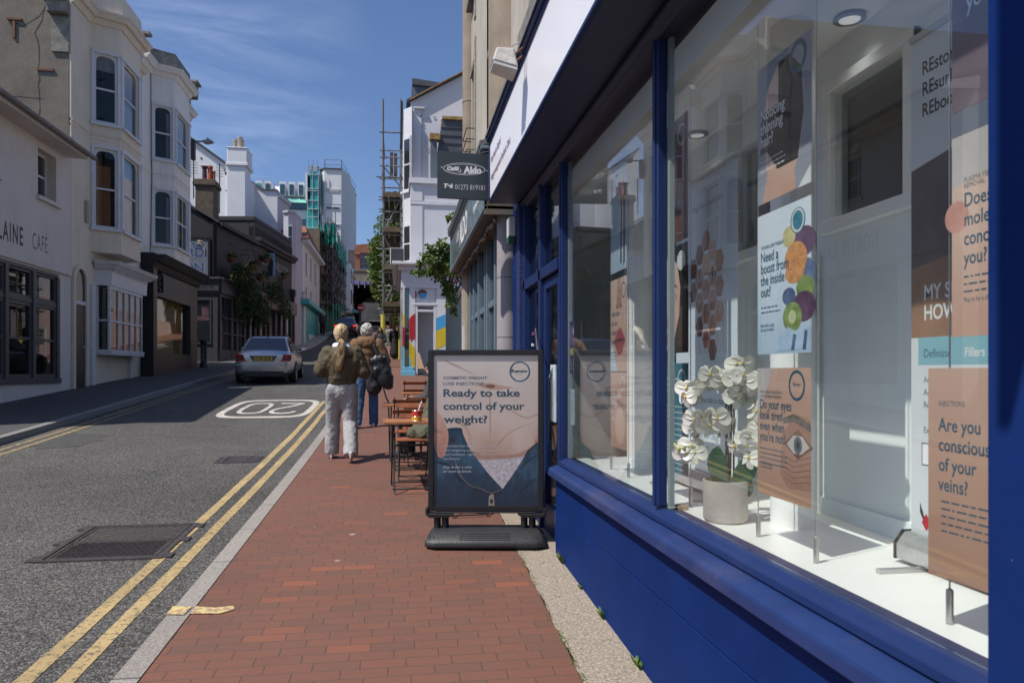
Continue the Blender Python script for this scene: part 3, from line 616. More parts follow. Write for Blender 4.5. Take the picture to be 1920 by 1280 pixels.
def spot(px, py, lab):
    z = CZ-.004; d = FPX*(z-CAMZ)/(HOR-py); x = (px-960)/FPX*d
    X = x*cos(YAW)+d*sin(YAW); Y = -x*sin(YAW)+d*cos(YAW)
    t = thing('ceiling_spotlight', lab, 'ceiling spotlight', (X, Y, z), group=None)
    q = MB(); q.lathe([(.062, z-.002), (.064, z-.01), (.05, z-.016), (.042, z-.006)], X, Y, 28); q.build('ring', m_ring, t, smooth=True, autos=40)
    q = MB(); q.lathe([(.041, z-.008), (.041, z-.012)], X, Y, 24); q.build('lens', mat('spot_lens', (1, .96, .9), .2, .02, emit=.22), t)
    ld = bpy.data.lights.new('spotlight_lamp', 'SPOT'); ld.energy = 5; ld.spot_size = radians(95); ld.spot_blend = 1.0; ld.shadow_soft_size = .12; ld.color = (1, .98, .95)
    lo_ = bpy.data.objects.new('spotlight_lamp', ld); COL.objects.link(lo_); lo_.parent = t; lo_.location = (0, 0, -.03)
spot(1593, 33, 'larger nearer ceiling spotlight inside the window display, top right'); spot(1307, 251, 'smaller further ceiling spotlight inside the window display above the hexagon banner')

# ---- hanging posters on cable rods
PXX = 1.37
m_cable = mat('steel_cable', (0.5, 0.5, 0.5), .3, .1, metal=.8)
def rod(x, u, lab):
    t = thing('poster_cable', lab, 'cable rod', (x, u, .925))
    q = MB(); q.tube([(x, u, 1.0), (x, u, 2.93)], .0022, 5); q.build('cable', m_cable, t)
    q = MB(); q.lathe([(.009, .927), (.009, 1.01), (.004, 1.015)], x, u, 12); q.build('foot', m_cable, t, smooth=True, autos=40)
    q = MB(); q.lathe([(.004, 2.9), (.011, 2.905), (.011, 2.95)], x, u, 12); q.build('clamp', m_cable, t, smooth=True, autos=40)
m_teal = mat('teal_ink', (0.015, 0.09, 0.15), .4, .03); m_whitei = mat('white_ink', (0.72, 0.72, 0.72), .5, .02); m_blacki = mat('black_ink', (0.02, 0.02, 0.022), .5, .02); m_tealbg = mat('teal_print', (0.05, 0.22, 0.30), .4, .1, 3)
class Poster:
    """a printed sheet hanging behind the glass: far edge at s=0, printed pictures as thin raised prints"""
    def __init__(s, name, label, x, u_far, w, z0, z1, m, par_cat='poster', tilt=0.0):
        s.t = thing(name, label, par_cat, (x, u_far, z0)); s.fr = frame(x, u_far, 0, -pi/2+tilt); s.w = w; s.z0 = z0; s.z1 = z1; s.n = 0
        q = MB(s.fr); q.box(0, w, -.002, 0, z0, z1); q.build('sheet', m, s.t); q = MB(s.fr); q.box(0, w, -.0035, -.0022, z0, z1); q.build('paper_back', m_board, s.t)
    def shape(s, m, poly, name='print'):
        s.n += 1; q = MB(s.fr); H = s.z1-s.z0; q.prism([(a*s.w, s.z0+b*H) for a, b in poly], .00003*s.n, .00003*s.n+.00003, 'y'); return q.build(name, m, s.t)
    def oval(s, m, cx, cy, rx, ry, name='print', n=28):
        return s.shape(m, [(cx+rx*cos(2*pi*k/n), cy+ry*sin(2*pi*k/n)) for k in range(n)], name)
    def ringp(s, m, cx, cy, r, wd):
        s.n += 1; q = MB(s.fr); H = s.z1-s.z0; q.ring((cx*s.w, .00003*s.n, s.z0+cy*H), r*s.w, r*s.w, wd*s.w, n=30, th=.0003); return q.build('logo_ring', m, s.t)
    def txt(s, body, size, a, b, m, bold=0.0, name='lettering', align='LEFT', sx=1.0):
        s.n += 1; H = s.z1-s.z0; return text(body, size, s.fr, a*s.w, s.z0+b*H, .00003*s.n+.0001, m, s.t, name, align, bold*.6, sx*.84, .00002)
    def lines(s, m, a, b, n, wd, dh=.018, th=.004):
        s.n += 1; q = MB(s.fr); H = s.z1-s.z0; rr = random.Random(int(a*100+b*1000))
        for k in range(n):
            z = s.z0+b*H-k*dh; l = wd*s.w*rr.uniform(.72, 1); x = a*s.w
            while x < a*s.w+l:
                ww = rr.uniform(.008, .03); q.box(x, min(x+ww, a*s.w+l+.01), .00003*s.n, .00003*s.n+.00003, z, z+th); x += ww+.006
        q.build('small_print', m, s.t)
m_skin1 = printed('poster_skin_warm', [(0.40, 0.22, 0.15), (0.50, 0.30, 0.22), (0.58, 0.38, 0.30)], 2.0)
m_skin2 = printed('poster_skin_pink', [(0.56, 0.34, 0.26), (0.66, 0.45, 0.36), (0.72, 0.54, 0.46)], 2.5)
m_skin3 = printed('poster_skin_dark', [(0.12, 0.06, 0.045), (0.2, 0.1, 0.07), (0.27, 0.15, 0.11)], 2.0)
m_lip = mat('lip_pink', (0.42, 0.10, 0.12), .35, .15, 20); m_lipd = mat('lip_line', (0.16, 0.04, 0.045), .4); m_hair = mat('printed_dark_hair', (0.025, 0.018, 0.016), .5, .3, 30)
m_eyew = mat('eye_white', (0.55, 0.5, 0.48), .4); m_iris = mat('iris_grey', (0.10, 0.13, 0.15), .3); m_pale = printed('poster_pale_blue', [(0.42, 0.55, 0.68), (0.62, 0.72, 0.82), (0.72, 0.78, 0.84)], 2.0)
m_purp = mat('plum_purple', (0.13, 0.07, 0.13), .4, .6, 14); m_orange = mat('orange_slice', (0.62, 0.27, 0.09), .4, .35, 30); m_kiwi = mat('kiwi_green', (0.22, 0.30, 0.10), .4, .5, 25); m_lemon = mat('lemon', (0.60, 0.52, 0.24), .4, .3, 20); m_berry = mat('blueberry', (0.10, 0.14, 0.25), .4, .6, 18)
m_ice = mat('ice_blue', (0.42, 0.56, 0.72), .4, .2, 12)
def eye(p, cx, cy, r, iris=None):
    p.shape(m_skin3, [(cx-r*1.3, cy+.002), (cx, cy+r*.62), (cx+r*1.3, cy), (cx, cy-r*.5)]); p.shape(m_eyew, [(cx-r, cy), (cx-r*.4, cy+r*.36), (cx+r*.4, cy+r*.36), (cx+r, cy), (cx+r*.3, cy-r*.3), (cx-r*.4, cy-r*.3)])
    p.oval(iris or m_iris, cx, cy+.003, r*.36, r*.32); p.oval(m_blacki, cx, cy+.003, r*.16, r*.15)
def mouth(p, cx, cy, r, m=None, k=.45):
    p.shape(m or m_lip, [(cx-r, cy), (cx-r*.45, cy+r*k*.75), (cx-r*.12, cy+r*k), (cx, cy+r*k*.8), (cx+r*.12, cy+r*k), (cx+r*.45, cy+r*k*.75), (cx+r, cy), (cx+r*.5, cy-r*k*.9), (cx, cy-r*k*1.15), (cx-r*.5, cy-r*k*.9)])
    p.shape(m_lipd, [(cx-r*.95, cy), (cx-r*.3, cy+r*.06), (cx+r*.3, cy+r*.06), (cx+r*.95, cy), (cx+r*.3, cy-r*.04), (cx-r*.3, cy-r*.04)])
def zt(py, u, v=PXX): return ZY(py, u, v)
# right-hand column of three (between the pot and the roll-up banner)
u0, wd = 2.70, .375
hA = zt(410, u0); hB = zt(665, u0)
p = Poster('window_poster', 'poster asking Noticing thinning hair over the back of a dark head, in the window', PXX, u0, wd, zt(387, u0), zt(135, u0), mat('poster_grey', (0.30, 0.31, 0.38), .4, .1, 2))
p.shape(m_skin2, [(.12, .55), (.2, .8), (.4, .93), (.62, .94), (.8, .78), (.88, .5), (.82, .28), (.72, .12), (.75, 0), (.1, 0), (.2, .2)]); p.shape(m_hair, [(.42, .6), (.42, .94), (.62, .95), (.84, .8), (.88, .5), (.78, .2), (.4, .2), (.15, .4), (.15, .5)])
p.shape(m_hair, [(.06, .36), (.42, .36), (.42, .66), (.06, .66)]); p.ringp(m_teal, .78, .88, .13, .05); p.shape(m_whitei, [(.78, 0), (1, 0), (1, .12)])
for k, b in enumerate(('Noticing', 'thinning', 'hair?')): p.txt(b, .062, .06, .60-k*.095, m_whitei, .0015)
p.lines(m_whitei, .06, .30, 3, .5)
p = Poster('window_poster', 'pale blue poster with orange slice and kiwi asking Need a boost from the inside out', PXX, u0, wd, zt(665, u0), zt(408, u0), m_pale)
for (cx, cy, rx, ry, mm) in ((.88, .72, .2, .10, m_purp), (.62, .78, .12, .07, m_lemon), (.92, .52, .16, .09, m_berry), (.74, .62, .20, .115, m_orange), (.72, .53, .17, .07, m_orange), (.9, .42, .15, .08, m_kiwi), (.88, .30, .2, .1, m_purp), (.62, .38, .12, .06, m_berry)): p.oval(mm, cx, cy, rx, ry)
for k in range(9):
    a = 2*pi*k/9; p.shape(mat('orange_pith', (0.8, 0.5, 0.25), .5), [(.74+.03*cos(a+.3), .62+.015*sin(a+.3)), (.74+.18*cos(a+.05), .62+.105*sin(a+.05)), (.74+.18*cos(a), .62+.105*sin(a))])
p.oval(m_kiwi, .68, .24, .17, .10); p.oval(mat('kiwi_light', (0.55, 0.6, 0.3), .4), .68, .24, .07, .045); p.oval(m_eyew, .68, .24, .03, .02)
p.shape(m_ice, [(.35, .02), (1, .02), (1, .17), (.8, .13), (.6, .18), (.42, .1)]); p.shape(m_berry, [(.66, .02), (.72, .02), (.76, .12), (.7, .13)]); p.shape(m_berry, [(.86, .02), (.92, .02), (.95, .14), (.9, .15)])
p.oval(m_tealbg, .78, .87, .13, .085); p.ringp(m_whitei, .78, .87, .10, .02)
p.txt('VITAMIN DRIP THERAPY', .019, .08, .75, m_teal); 
for k, b in enumerate(('Need a', 'boost from', 'the inside', 'out?')): p.txt(b, .054, .07, .66-k*.083, m_teal, .0012)
p.lines(m_teal, .08, .33, 2, .4); p.txt('Pop in for a chat', .018, .07, .195, m_teal); p.txt('or scan to book.', .018, .07, .165, m_teal)
p = Poster('window_poster', 'brown poster with a wrinkled eye asking Do your eyes look tired, beside the orchid', PXX, u0, wd, zt(965, u0)+.09, zt(690, u0), m_skin1)
p.shape(printed('wrinkle_skin', [(0.32, 0.16, 0.11), (0.42, 0.24, 0.18), (0.35, 0.2, 0.15)], 9.0), [(.45, .2), (.6, .1), (1, .12), (1, .62), (.75, .66), (.5, .5)])
for k in range(5): p.shape(m_skin3, [(.45+.02*k, .36-.045*k), (.7, .31-.04*k), (1, .37-.045*k), (1, .362-.045*k), (.7, .304-.04*k), (.45+.02*k, .354-.045*k)])
p.shape(mat('grey_brow', (0.16, 0.13, 0.12), .6, .4, 40), [(.5, .62), (.7, .66), (1, .60), (1, .54), (.72, .60), (.52, .58)]); eye(p, .78, .43, .2); p.shape(m_eyew, [(0, 1), (0, .6), (.1, .72), (.25, .9), (.3, 1)])
p.ringp(m_teal, .76, .87, .13, .025); p.txt('Renew', .022, .76, .865, m_teal, 0, align='CENTER'); p.txt('UPPER EYELID HOODING &', .016, .05, .80, m_teal); p.txt('LOWER EYEBAG REMOVAL', .016, .05, .765, m_teal)
for k, b in enumerate(('Do your eyes', 'look tired', 'even when', 'you\'re not?')): p.txt(b, .05, .05, .68-k*.085, m_teal, .0012)
p.lines(m_teal, .05, .36, 4, .55); p.txt('Pop in for a chat', .017, .05, .235, m_teal); p.txt('or scan to book.', .017, .05, .208, m_teal)
rod(PXX+.01, 2.715, 'thin steel poster cable at the far edge of the middle poster column'); rod(PXX+.01, 2.31, 'thin steel poster cable at the near edge of the middle poster column')
# left column just past the big mullion
u0 = 3.80
p = Poster('window_poster', 'brown window poster with a face, topmost of the column behind the blue mullion', PXX, u0, .40, zt(470, u0), zt(262, u0)+.02, m_skin3)
p.ringp(m_whitei, .8, .85, .12, .02); p.oval(m_skin1, .35, .5, .3, .3)
p = Poster('window_poster', 'window poster of a smiling dark-haired woman, middle of the column behind the blue mullion', PXX, u0, .40, zt(664, u0), zt(476, u0), m_hair)
p.shape(m_skin2, [(0, .05), (.3, .02), (.55, .12), (.72, .35), (.76, .6), (.66, .82), (.45, .92), (0, .9)]); p.oval(m_whitei, .78, .85, .13, .09)
eye(p, .52, .52, .10); eye(p, .1, .5, .10); p.shape(m_hair, [(.38, .62), (.55, .66), (.68, .60), (.55, .63)]); mouth(p, .32, .22, .22, m_lip, .5); p.oval(m_eyew, .32, .22, .14, .025); p.oval(m_skin1, .32, .36, .09, .04)
for k, b in enumerate(('your skin', 'tissue a', 'boost?')): p.txt(b, .045, .25, .74-k*.09, m_whitei, .001)
p = Poster('window_poster', 'teal window poster with white lines of print, lowest of the column behind the blue mullion', PXX, u0, .40, zt(885, u0)+.03, zt(682, u0), m_tealbg)
p.ringp(m_whitei, .8, .85, .12, .025); p.lines(m_whitei, .3, .85, 3, .4, .03, .008); p.lines(m_whitei, .3, .6, 12, .6, .028, .006)
rod(PXX+.01, 3.39, 'thin steel poster cable beside the hexagon banner'); 
# first window column
u0 = 4.71
p = Poster('window_poster', 'pale blue window poster with two slim dark shapes, topmost in the first window', PXX, u0, .34, zt(515, u0), zt(280, u0), m_pale)
p.shape(m_hair, [(.62, .06), (.7, .05), (.74, .5), (.66, .5)]); p.shape(m_hair, [(.82, .03), (.9, .05), (.9, .55), (.82, .5)]); p.shape(m_skin2, [(.6, .5), (.95, .5), (.95, .62), (.8, .7), (.62, .6)]); p.shape(m_ice, [(.1, .8), (.9, .7), (.95, .85), (.2, .95)])
p = Poster('window_poster', 'window poster with full pink lips asking Want fuller lips, middle of the first window', PXX, u0, .34, zt(690, u0)-.02, zt(528, u0), m_skin2)
mouth(p, .58, .33, .34, m_lip, .42); p.oval(m_skin3, .42, .70, .06, .025); p.oval(m_skin3, .66, .70, .06, .025); p.shape(m_skin1, [(.38, .72), (.46, 1), (.62, 1), (.70, .72), (.55, .66)]); p.ringp(m_teal, .82, .86, .13, .025)
p.shape(m_pale, [(0, 0), (.45, 0), (.2, .25), (0, .3)])
for k, b in enumerate(('Want fuller', 'lips - but', 'natural', 'looking?')): p.txt(b, .045, .06, .60-k*.1, m_teal, .001)
p.lines(m_teal, .06, .2, 4, .35, .02)
p = Poster('window_poster', 'brown skin-toned window poster with white question, lowest in the first window', PXX, u0, .34, zt(835, u0), zt(698, u0), m_skin1)
p.ringp(m_whitei, .75, .86, .12, .03); p.oval(m_skin2, .6, .3, .3, .25); p.shape(m_skin3, [(.3, .6), (.5, .66), (.9, .55), (.5, .62)])
for k, b in enumerate(('Do you suffer', 'with jaw', 'bone', 'pain?')): p.txt(b, .042, .06, .66-k*.1, m_whitei, .001)
rod(PXX+.01, 4.73, 'thin steel poster cable at the far edge of the first window posters'); rod(PXX+.01, 4.36, 'thin steel poster cable at the near edge of the first window posters')
# rightmost column
u0 = 1.68
p = Poster('window_poster', 'purplish window poster at the very top right edge by the blue pilaster', PXX, u0, .40, zt(215, u0), zt(-60, u0), mat('poster_plum', (0.16, 0.12, 0.15), .4, .15, 3))
p.txt('real', .06, .12, .78, m_pale, .001); p.txt('you', .06, .12, .64, m_pale, .001)
p = Poster('window_poster', 'pale skin poster asking Does your mole concern you, by the blue pilaster', PXX, u0, .40, zt(632, u0), zt(262, u0), m_skin2)
p.oval(mat('blush', (0.60, 0.30, 0.24), .5, .25, 9), .04, .60, .10, .08); p.shape(m_eyew, [(0, 1), (.6, 1), (.35, .8), (0, .75)]); p.txt('PLASMA FIBROBLAST', .018, .1, .76, m_teal); p.txt('REMOVAL', .018, .1, .73, m_teal)
for k, b in enumerate(('Does your', 'mole', 'concern', 'you?')): p.txt(b, .048, .1, .64-k*.095, m_teal, .001)
p.lines(m_teal, .1, .29, 3, .6); p.txt('Pop in for a chat', .016, .1, .17, m_teal)
p = Poster('window_poster', 'leaning brown poster asking Are you conscious of your veins, bottom right by the blue pilaster', PXX-.05, u0+.02, .42, zt(1060, u0)-.02, zt(690, u0), m_skin1, tilt=.06)
p.txt('INJECTIONS', .018, .08, .82, m_teal)
for k, b in enumerate(('Are you', 'conscious', 'of your', 'veins?')): p.txt(b, .046, .08, .70-k*.095, m_teal, .001)
p.lines(m_teal, .1, .36, 5, .6)
rod(PXX+.01, 1.70, 'thin steel poster cable near the blue pilaster')

# ---- roll-up banners
m_alu = mat('brushed_aluminium', (0.55, 0.56, 0.56), .3, .1, 20, metal=.7)
def rollup(label, x, u_far, w, top, m):
    t = thing('roll_up_banner', label, 'banner', (x, u_far, .925)); F = frame(x, u_far, 0, -pi/2)
    q = MB(F); q.box(0, w, -.002, 0, 1.02, top); q.build('sheet', m, t); q = MB(F); q.box(0, w, -.0035, -.0022, 1.02, top); q.build('sheet_back', m_board, t)
    q = MB(F); q.prism([(-.05, .94), (.05, .94), (.05, .99), (.02, 1.03), (-.02, 1.03), (-.05, .99)], -.01, w+.01, 'x'); q.build('base', m_alu, t, .004)
    q = MB(F); q.prism([(-.052, .938), (.052, .938), (.052, .992), (.021, 1.033), (-.021, 1.033), (-.052, .992)], -.02, -.0105, 'x'); q.build('end_cap', m_blacki, t)
    q = MB(F); q.box(.1, .12, -.02, .2, .926, .939); q.box(w-.12, w-.1, -.02, .2, .926, .939); q.build('foot', m_alu, t)
    q = MB(F); q.box(-.003, w+.003, -.008, .008, top, top+.02); q.build('top_bar', m_alu, t)
    p = Poster.__new__(Poster); p.t = t; p.fr = F; p.w = w; p.z0 = 1.02; p.z1 = top; p.n = 0
    return p
p = rollup('white roll-up banner with a face made of hexagons, standing behind the orchid', 1.62, 4.2, .80, ZY(345, 3.92, 1.62), printed('banner_blue_white', [(0.82, 0.88, 0.93), (0.72, 0.80, 0.88), (0.62, 0.70, 0.78)], .6, warp=.03))
p.txt('Obagi Skin is Healthy Skin', .045, .30, .90, m_teal); p.txt('Get your skin in shape', .05, .36, .24, m_teal); p.txt('Ask your Obagi', .05, .40, .12, m_teal); p.txt('skincare', .05, .40, .08, m_teal)
hx = [(0, 0, 3), (0, -1, 2), (0, -2, 2), (0, -3, 3), (1, .5, 0), (1, -.5, 1), (1, -1.5, 0), (1, -2.5, 2), (1, -3.5, 1), (2, 0, 1), (2, -1, 1), (2, -2, 0), (2, -3, 0), (2, -4, 3), (3, -.5, 2), (3, -1.5, 0), (3, -2.5, 1), (-1, -.5, 3), (-1, -1.5, 3)]
hm = [m_skin1, m_skin2, mat('skin_tan', (0.38, 0.2, 0.14), .4, .15, 6), m_skin3]
H = p.z1-p.z0
for c, r_, k in hx:
    cx = (.43+c*.105*1.0); cy = (.745+r_*.082)
    p.shape(hm[k], [(cx+.069*cos(a)*1.0, cy+.069*sin(a)*p.w/H*1.12) for a in [pi/3*j for j in range(6)]], 'hexagon'); p.n -= 1
p.n += 1; eye(p, .43, .665, .045); eye(p, .64, .665, .045); mouth(p, .54, .455, .06); p.oval(m_skin3, .52, .54, .012, .006); p.oval(m_skin3, .56, .54, .012, .006)
for b, a, c in (('correct', .50, .70), ('protect', .40, .585), ('balance', .60, .58), ('clear', .40, .42), ('hydrate', .50, .37), ('brighten', .60, .34)): p.txt(b, .02, a, c, m_whitei)
p = rollup('roll-up banner headed REstore REsurface REboost, dark photo above a white text panel', 1.70, 2.27, .85, ZY(85, 2.27, 1.70), mat('banner_white', (0.66, 0.68, 0.70), .45, .03))
p.shape(mat('banner_photo', (0.10, 0.075, 0.075), .4, .6, 2.5), [(0, .40), (1, .40), (1, .82), (0, .74)]); p.shape(mat('banner_skin', (0.28, 0.16, 0.10), .4, .4, 3), [(0, .40), (1, .40), (1, .50), (.5, .56), (.2, .555), (0, .54)])
for k, b in enumerate(('REstore', 'REsurface', 'REboost')): p.txt(b, .062, .06, .925-k*.042, m_blacki, .0015)
p.txt('MY SKIN', .068, .07, .475, m_whitei, .002); p.txt('HOW I', .068, .07, .435, m_whitei, .002)
p.shape(mat('banner_aqua', (0.24, 0.45, 0.52), .4), [(.04, .345), (.7, .345), (.7, .40), (.04, .40)]); p.txt('Definisse', .04, .07, .36, m_teal); p.txt('Fillers', .04, .28, .36, m_whitei, .001)
for k, b in enumerate(('Achieve natural', 'Aesthetic range', 'Relife Menarini G', '', 'Exclusively available')): 
    if b: p.txt(b, .03, .07, .31-k*.025, m_iris)
p.shape(m_blacki, [(.06, .145), (.7, .145), (.7, .19), (.06, .19)]); p.shape(m_board, [(.064, .147), (.696, .147), (.696, .188), (.064, .188)]); p.txt('Book', .042, .24, .158, m_blacki, .0008)
p.shape(m_blacki, [(.05, .07), (.085, .03), (.12, .07), (.15, .07), (.15, .03), (.13, .03), (.13, .05), (.085, .02), (.05, .05)]); p.shape(mat('logo_red', (0.5, 0.02, 0.04), .4), [(.06, .03), (.085, .05), (.11, .03), (.085, .015)])
for k, b in enumerate(('A. MENARINI', 'FARMACEUTICA', 'INTERNAZIONALE')): p.txt(b, .014, .19, .055-k*.013, m_iris)

# ---- orchid
m_pot = mat('concrete_pot', (0.46, 0.44, 0.40), .8, .15, 8, .3, 60); m_pet = mat('orchid_petal', (0.80, 0.78, 0.70), .55, .05, 12); m_yc = mat('orchid_centre', (0.62, 0.45, 0.08), .5); m_leaf = mat('orchid_leaf', (0.03, 0.09, 0.035), .3, .3, 10); m_stem = mat('orchid_stem', (0.09, 0.06, 0.03), .5, .2, 20); m_bud = mat('orchid_bud', (0.35, 0.42, 0.10), .5)
OU = 3.02; OX = 1.385
orc = thing('orchid_plant', 'white orchid in flower in a pale concrete pot on the display floor', 'potted orchid', (OX, OU, .925))
zf = .926; r = .094
mb = MB(); mb.lathe([(.082, zf), (.092, zf+.012), (.095, zf+.17), (.094, zf+.176), (.086, zf+.176), (.084, zf+.15), (.001, zf+.148)], OX, OU, 40); mb.build('pot', m_pot, orc, smooth=True, autos=35)
rr = random.Random(11)
mb = MB()
base = zf+.15; TIL = YAW+atan(400/1400)          # plant spreads mostly across the street-facing window
ax = Vector((cos(TIL), -sin(TIL), 0)); ay = Vector((sin(TIL), cos(TIL), 0)); C0 = Vector((OX, OU, 0))
def OP(a, z, d=0.0): return C0+ax*(a*.74+.012)+ay*d+Vector((0, 0, base+(z-base)*.80))
base = zf+.15
stems = [[(-.02, base), (-.01, base+.2), (0.0, base+.42), (-.03, base+.54), (-.14, base+.57), (-.22, base+.50)], [(.01, base), (.015, base+.25), (.02, base+.45), (.06, base+.58), (.15, base+.55), (.21, base+.46)], [(.0, base), (.0, base+.2), (-.02, base+.29), (-.1, base+.32), (-.2, base+.24), (-.25, base+.2)], [(.03, base), (.03, base+.18), (.06, base+.3), (.12, base+.27), (.19, base+.2)]]
for st in stems: mb.tube([OP(a, z, rr.uniform(-.01, .01)) for a, z in st], .0045, 6, .0025)
for a in (-.012, .012, .03): mb.tube([OP(a, base, .01), OP(a*1.05, base+.44, .01)], .004, 6)
mb.build('stems', m_stem, orc, smooth=True)
def leafb(pts, wd, mbq, curl=.3):
    """a broad strap leaf along a path"""
    P = [Vector(q) for q in pts]; n = len(P); ids = []
    for i, q in enumerate(P):
        d = (P[min(i+1, n-1)]-P[max(i-1, 0)]).normalized(); side = d.cross(ay).normalized(); k = i/(n-1); w_ = wd*(sin(pi*min(.97, k*.86+.12)))**.7
        ids.append(mbq.pts([q-side*w_+ay*(-curl*w_), q, q+side*w_+ay*(-curl*w_)]))
    for i in range(n-1):
        for j in range(2): mbq.face((ids[i]+j, ids[i]+j+1, ids[i+1]+j+1, ids[i+1]+j))
for pts, wd in (([(-.03, base), (-.055, base+.08), (-.07, base+.16), (-.06, base+.215)], .046), ([(.04, base), (.08, base+.06), (.12, base+.13), (.11, base+.2)], .048), ([(.05, base), (.1, base+.03), (.12, base+.0), (.11, base-.05)], .03), ([(-.05, base), (-.1, base+.02), (-.115, base-.02)], .028)):
    q = MB(); leafb([OP(a, z, -.02) for a, z in pts], wd, q); o = q.build('leaf', m_leaf, orc, smooth=True); sm = o.modifiers.new('s', 'SUBSURF'); sm.levels = 2; sm.render_levels = 2; so_ = o.modifiers.new('t', 'SOLIDIFY'); so_.thickness = .002
flw = MB(); fyc = MB(); flw2 = MB()
def flower(c, face, r):
    face = face.normalized(); u = face.cross(Vector((0, 0, 1))).normalized(); v = u.cross(face)*-1
    for (ang, rad, wd) in ((90, 1, .42), (215, .95, .4), (325, .95, .4), (5, 1.05, .72), (175, 1.05, .72)):
        a = radians(ang+rr.uniform(-6, 6)); d = u*cos(a)+v*sin(a); sd_ = u*-sin(a)+v*cos(a)
        prof = [(0, .15), (.3, .85), (.6, 1.1), (.85, .95), (1, .45)]
        ids = []
        for k, w_ in prof:
            c0 = c+d*(rad*r*k)+face*(-r*.28*k*k+.002); ids.append(flw.pts([c0-sd_*wd*w_*r*.8+face*(.10*r), c0, c0+sd_*wd*w_*r*.8+face*(.10*r)]))
        for i in range(4):
            for j in range(2): flw.face((ids[i]+j, ids[i]+j+1, ids[i+1]+j+1, ids[i+1]+j))
    fyc.ell(c+face*.006, (r*.13, r*.13, r*.16), 8, 6)
fl_pos = []
for (a, z, n, sp) in ((-.19, base+.5, 4, .05), (-.08, base+.58, 4, .045), (.03, base+.50, 3, .045), (.06, base+.64, 2, .03), (.13, base+.56, 5, .055), (.02, base+.56, 4, .05), (.19, base+.42, 3, .04), (-.15, base+.34, 4, .05), (-.06, base+.36, 3, .045), (-.2, base+.18, 3, .04), (.08, base+.24, 4, .045), (.17, base+.3, 3, .045), (.14, base+.16, 2, .03)):
    for _ in range(n+1):
        c = OP(a+rr.uniform(-sp, sp), z+rr.uniform(-sp, sp)*.8, rr.uniform(-.06, .03)); face = (-ay+ax*rr.uniform(-.9, .9)+Vector((0, 0, rr.uniform(-.5, .3)))); flower(c, face, rr.uniform(.044, .056))
flo = flw.build('blossoms', m_pet, orc, smooth=True); sm = flo.modifiers.new('s', 'SUBSURF'); sm.levels = 1; sm.render_levels = 1
fyc.build('blossom_centres', m_yc, orc, smooth=True)
mb = MB()
for a, z in ((-.25, base+.2), (-.28, base+.19), (-.3, base+.21), (-.23, base+.52), (.22, base+.46), (.24, base+.43), (.2, base+.19), (.23, base+.15), (.25, base+.13), (-.05, base+.27), (.1, base+.46), (.22, base+.48)): mb.ell(OP(a, z, rr.uniform(-.02, .01)), (.008, .008, .011), 8, 6)
mb.build('buds', m_bud, orc, smooth=True)
wb = tag(MB().box(OX-.1, OX-.06, 3.28, 3.34, .926, .944).build('wooden_block', mat('pale_wood', (0.42, 0.3, 0.2), .7, .1, 10)), 'small pale wooden block on the display floor left of the orchid pot', 'wooden block')

shadow_board = thing('hanging_board', 'plain blue hanging sign whose slanting shadow falls on the near blue pilaster', 'sign', (.5, .74, 3.15))  # unseen board, added and shaped only to throw a slanting shadow on the pilaster
MB().box(.08, .80, .73, .76, 3.15, 4.2).build('board', m_blue, shadow_board, .004); MB().box(.801, 1.1, .735, .755, 3.9, 3.93).build('bracket', m_blackp_ if False else m_blued, shadow_board)

p = Poster('window_flyer', 'narrow purple and navy event flyer stuck inside the far edge of the first window', 1.247, 5.345, .10, 1.55, 1.93, mat('flyer_navy', (0.02, 0.025, 0.07), .4, .2, 20), 'flyer')
p.shape(mat('flyer_purple', (0.22, 0.12, 0.36), .5, .9, 60), [(.05, .55), (.95, .55), (.95, .92), (.05, .92)]); p.shape(mat('flyer_yellow', (0.6, 0.55, 0.06), .5, .5, 50), [(.1, .36), (.9, .36), (.9, .5), (.1, .48)]); p.lines(m_whitei, .1, .25, 4, .7, .02)
p = Poster('window_flyer', 'pale blue printed notice taped low inside the far edge of the first window', 1.247, 5.335, .12, 1.18, 1.44, mat('notice_paper', (0.55, 0.66, 0.72), .6, .15, 12), 'notice'); p.lines(m_iris, .1, .85, 8, .7, .025)
# ================================================================ left side of the street
LX = -8.35
LF = frame(LX, 0, 0, pi/2)          # s = distance up the street, t towards the road
m_wglass = glass('house_glass', (0.8, 0.82, 0.82), 0.03)
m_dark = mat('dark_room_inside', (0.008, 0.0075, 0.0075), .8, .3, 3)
m_frw = mat('white_sash_paint', (0.62, 0.62, 0.64), .5, .08, 6)
m_cafew = mat('cafe_white_render', (0.62, 0.565, 0.52), .8, .06, 1.2, .12, 50, streak=.22, dcol=(0.3, 0.28, 0.27))
m_cream = mat('cream_render', (0.68, 0.60, 0.49), .8, .07, 1.0, .1, 40, streak=.30, dcol=(0.26, 0.23, 0.20))
m_whren = mat('white_render', (0.74, 0.71, 0.68), .8, .07, 1.0, .1, 40, streak=.38, dcol=(0.24, 0.22, 0.20))
m_cgrey = mat('cafe_grey_paint', (0.07, 0.065, 0.072), .5, .1, 5)
m_blackp = mat('black_shop_paint', (0.012, 0.012, 0.014), .45, .25, 5)
m_lich = mat('lichened_coping', (0.20, 0.19, 0.165), .9, .5, 5, .3, 30, dirt=.7, dcol=(0.05, 0.05, 0.045))
m_roughr = mat('old_brown_render', (0.19, 0.165, 0.135), .95, .3, 1.1, .7, 45, dirt=.5, dcol=(0.12, 0.09, 0.06))
m_curt = mat('orange_curtain', (0.42, 0.15, 0.06), .8, .2, 9); m_net = mat('net_curtain', (0.45, 0.42, 0.4), .8, .15, 6)
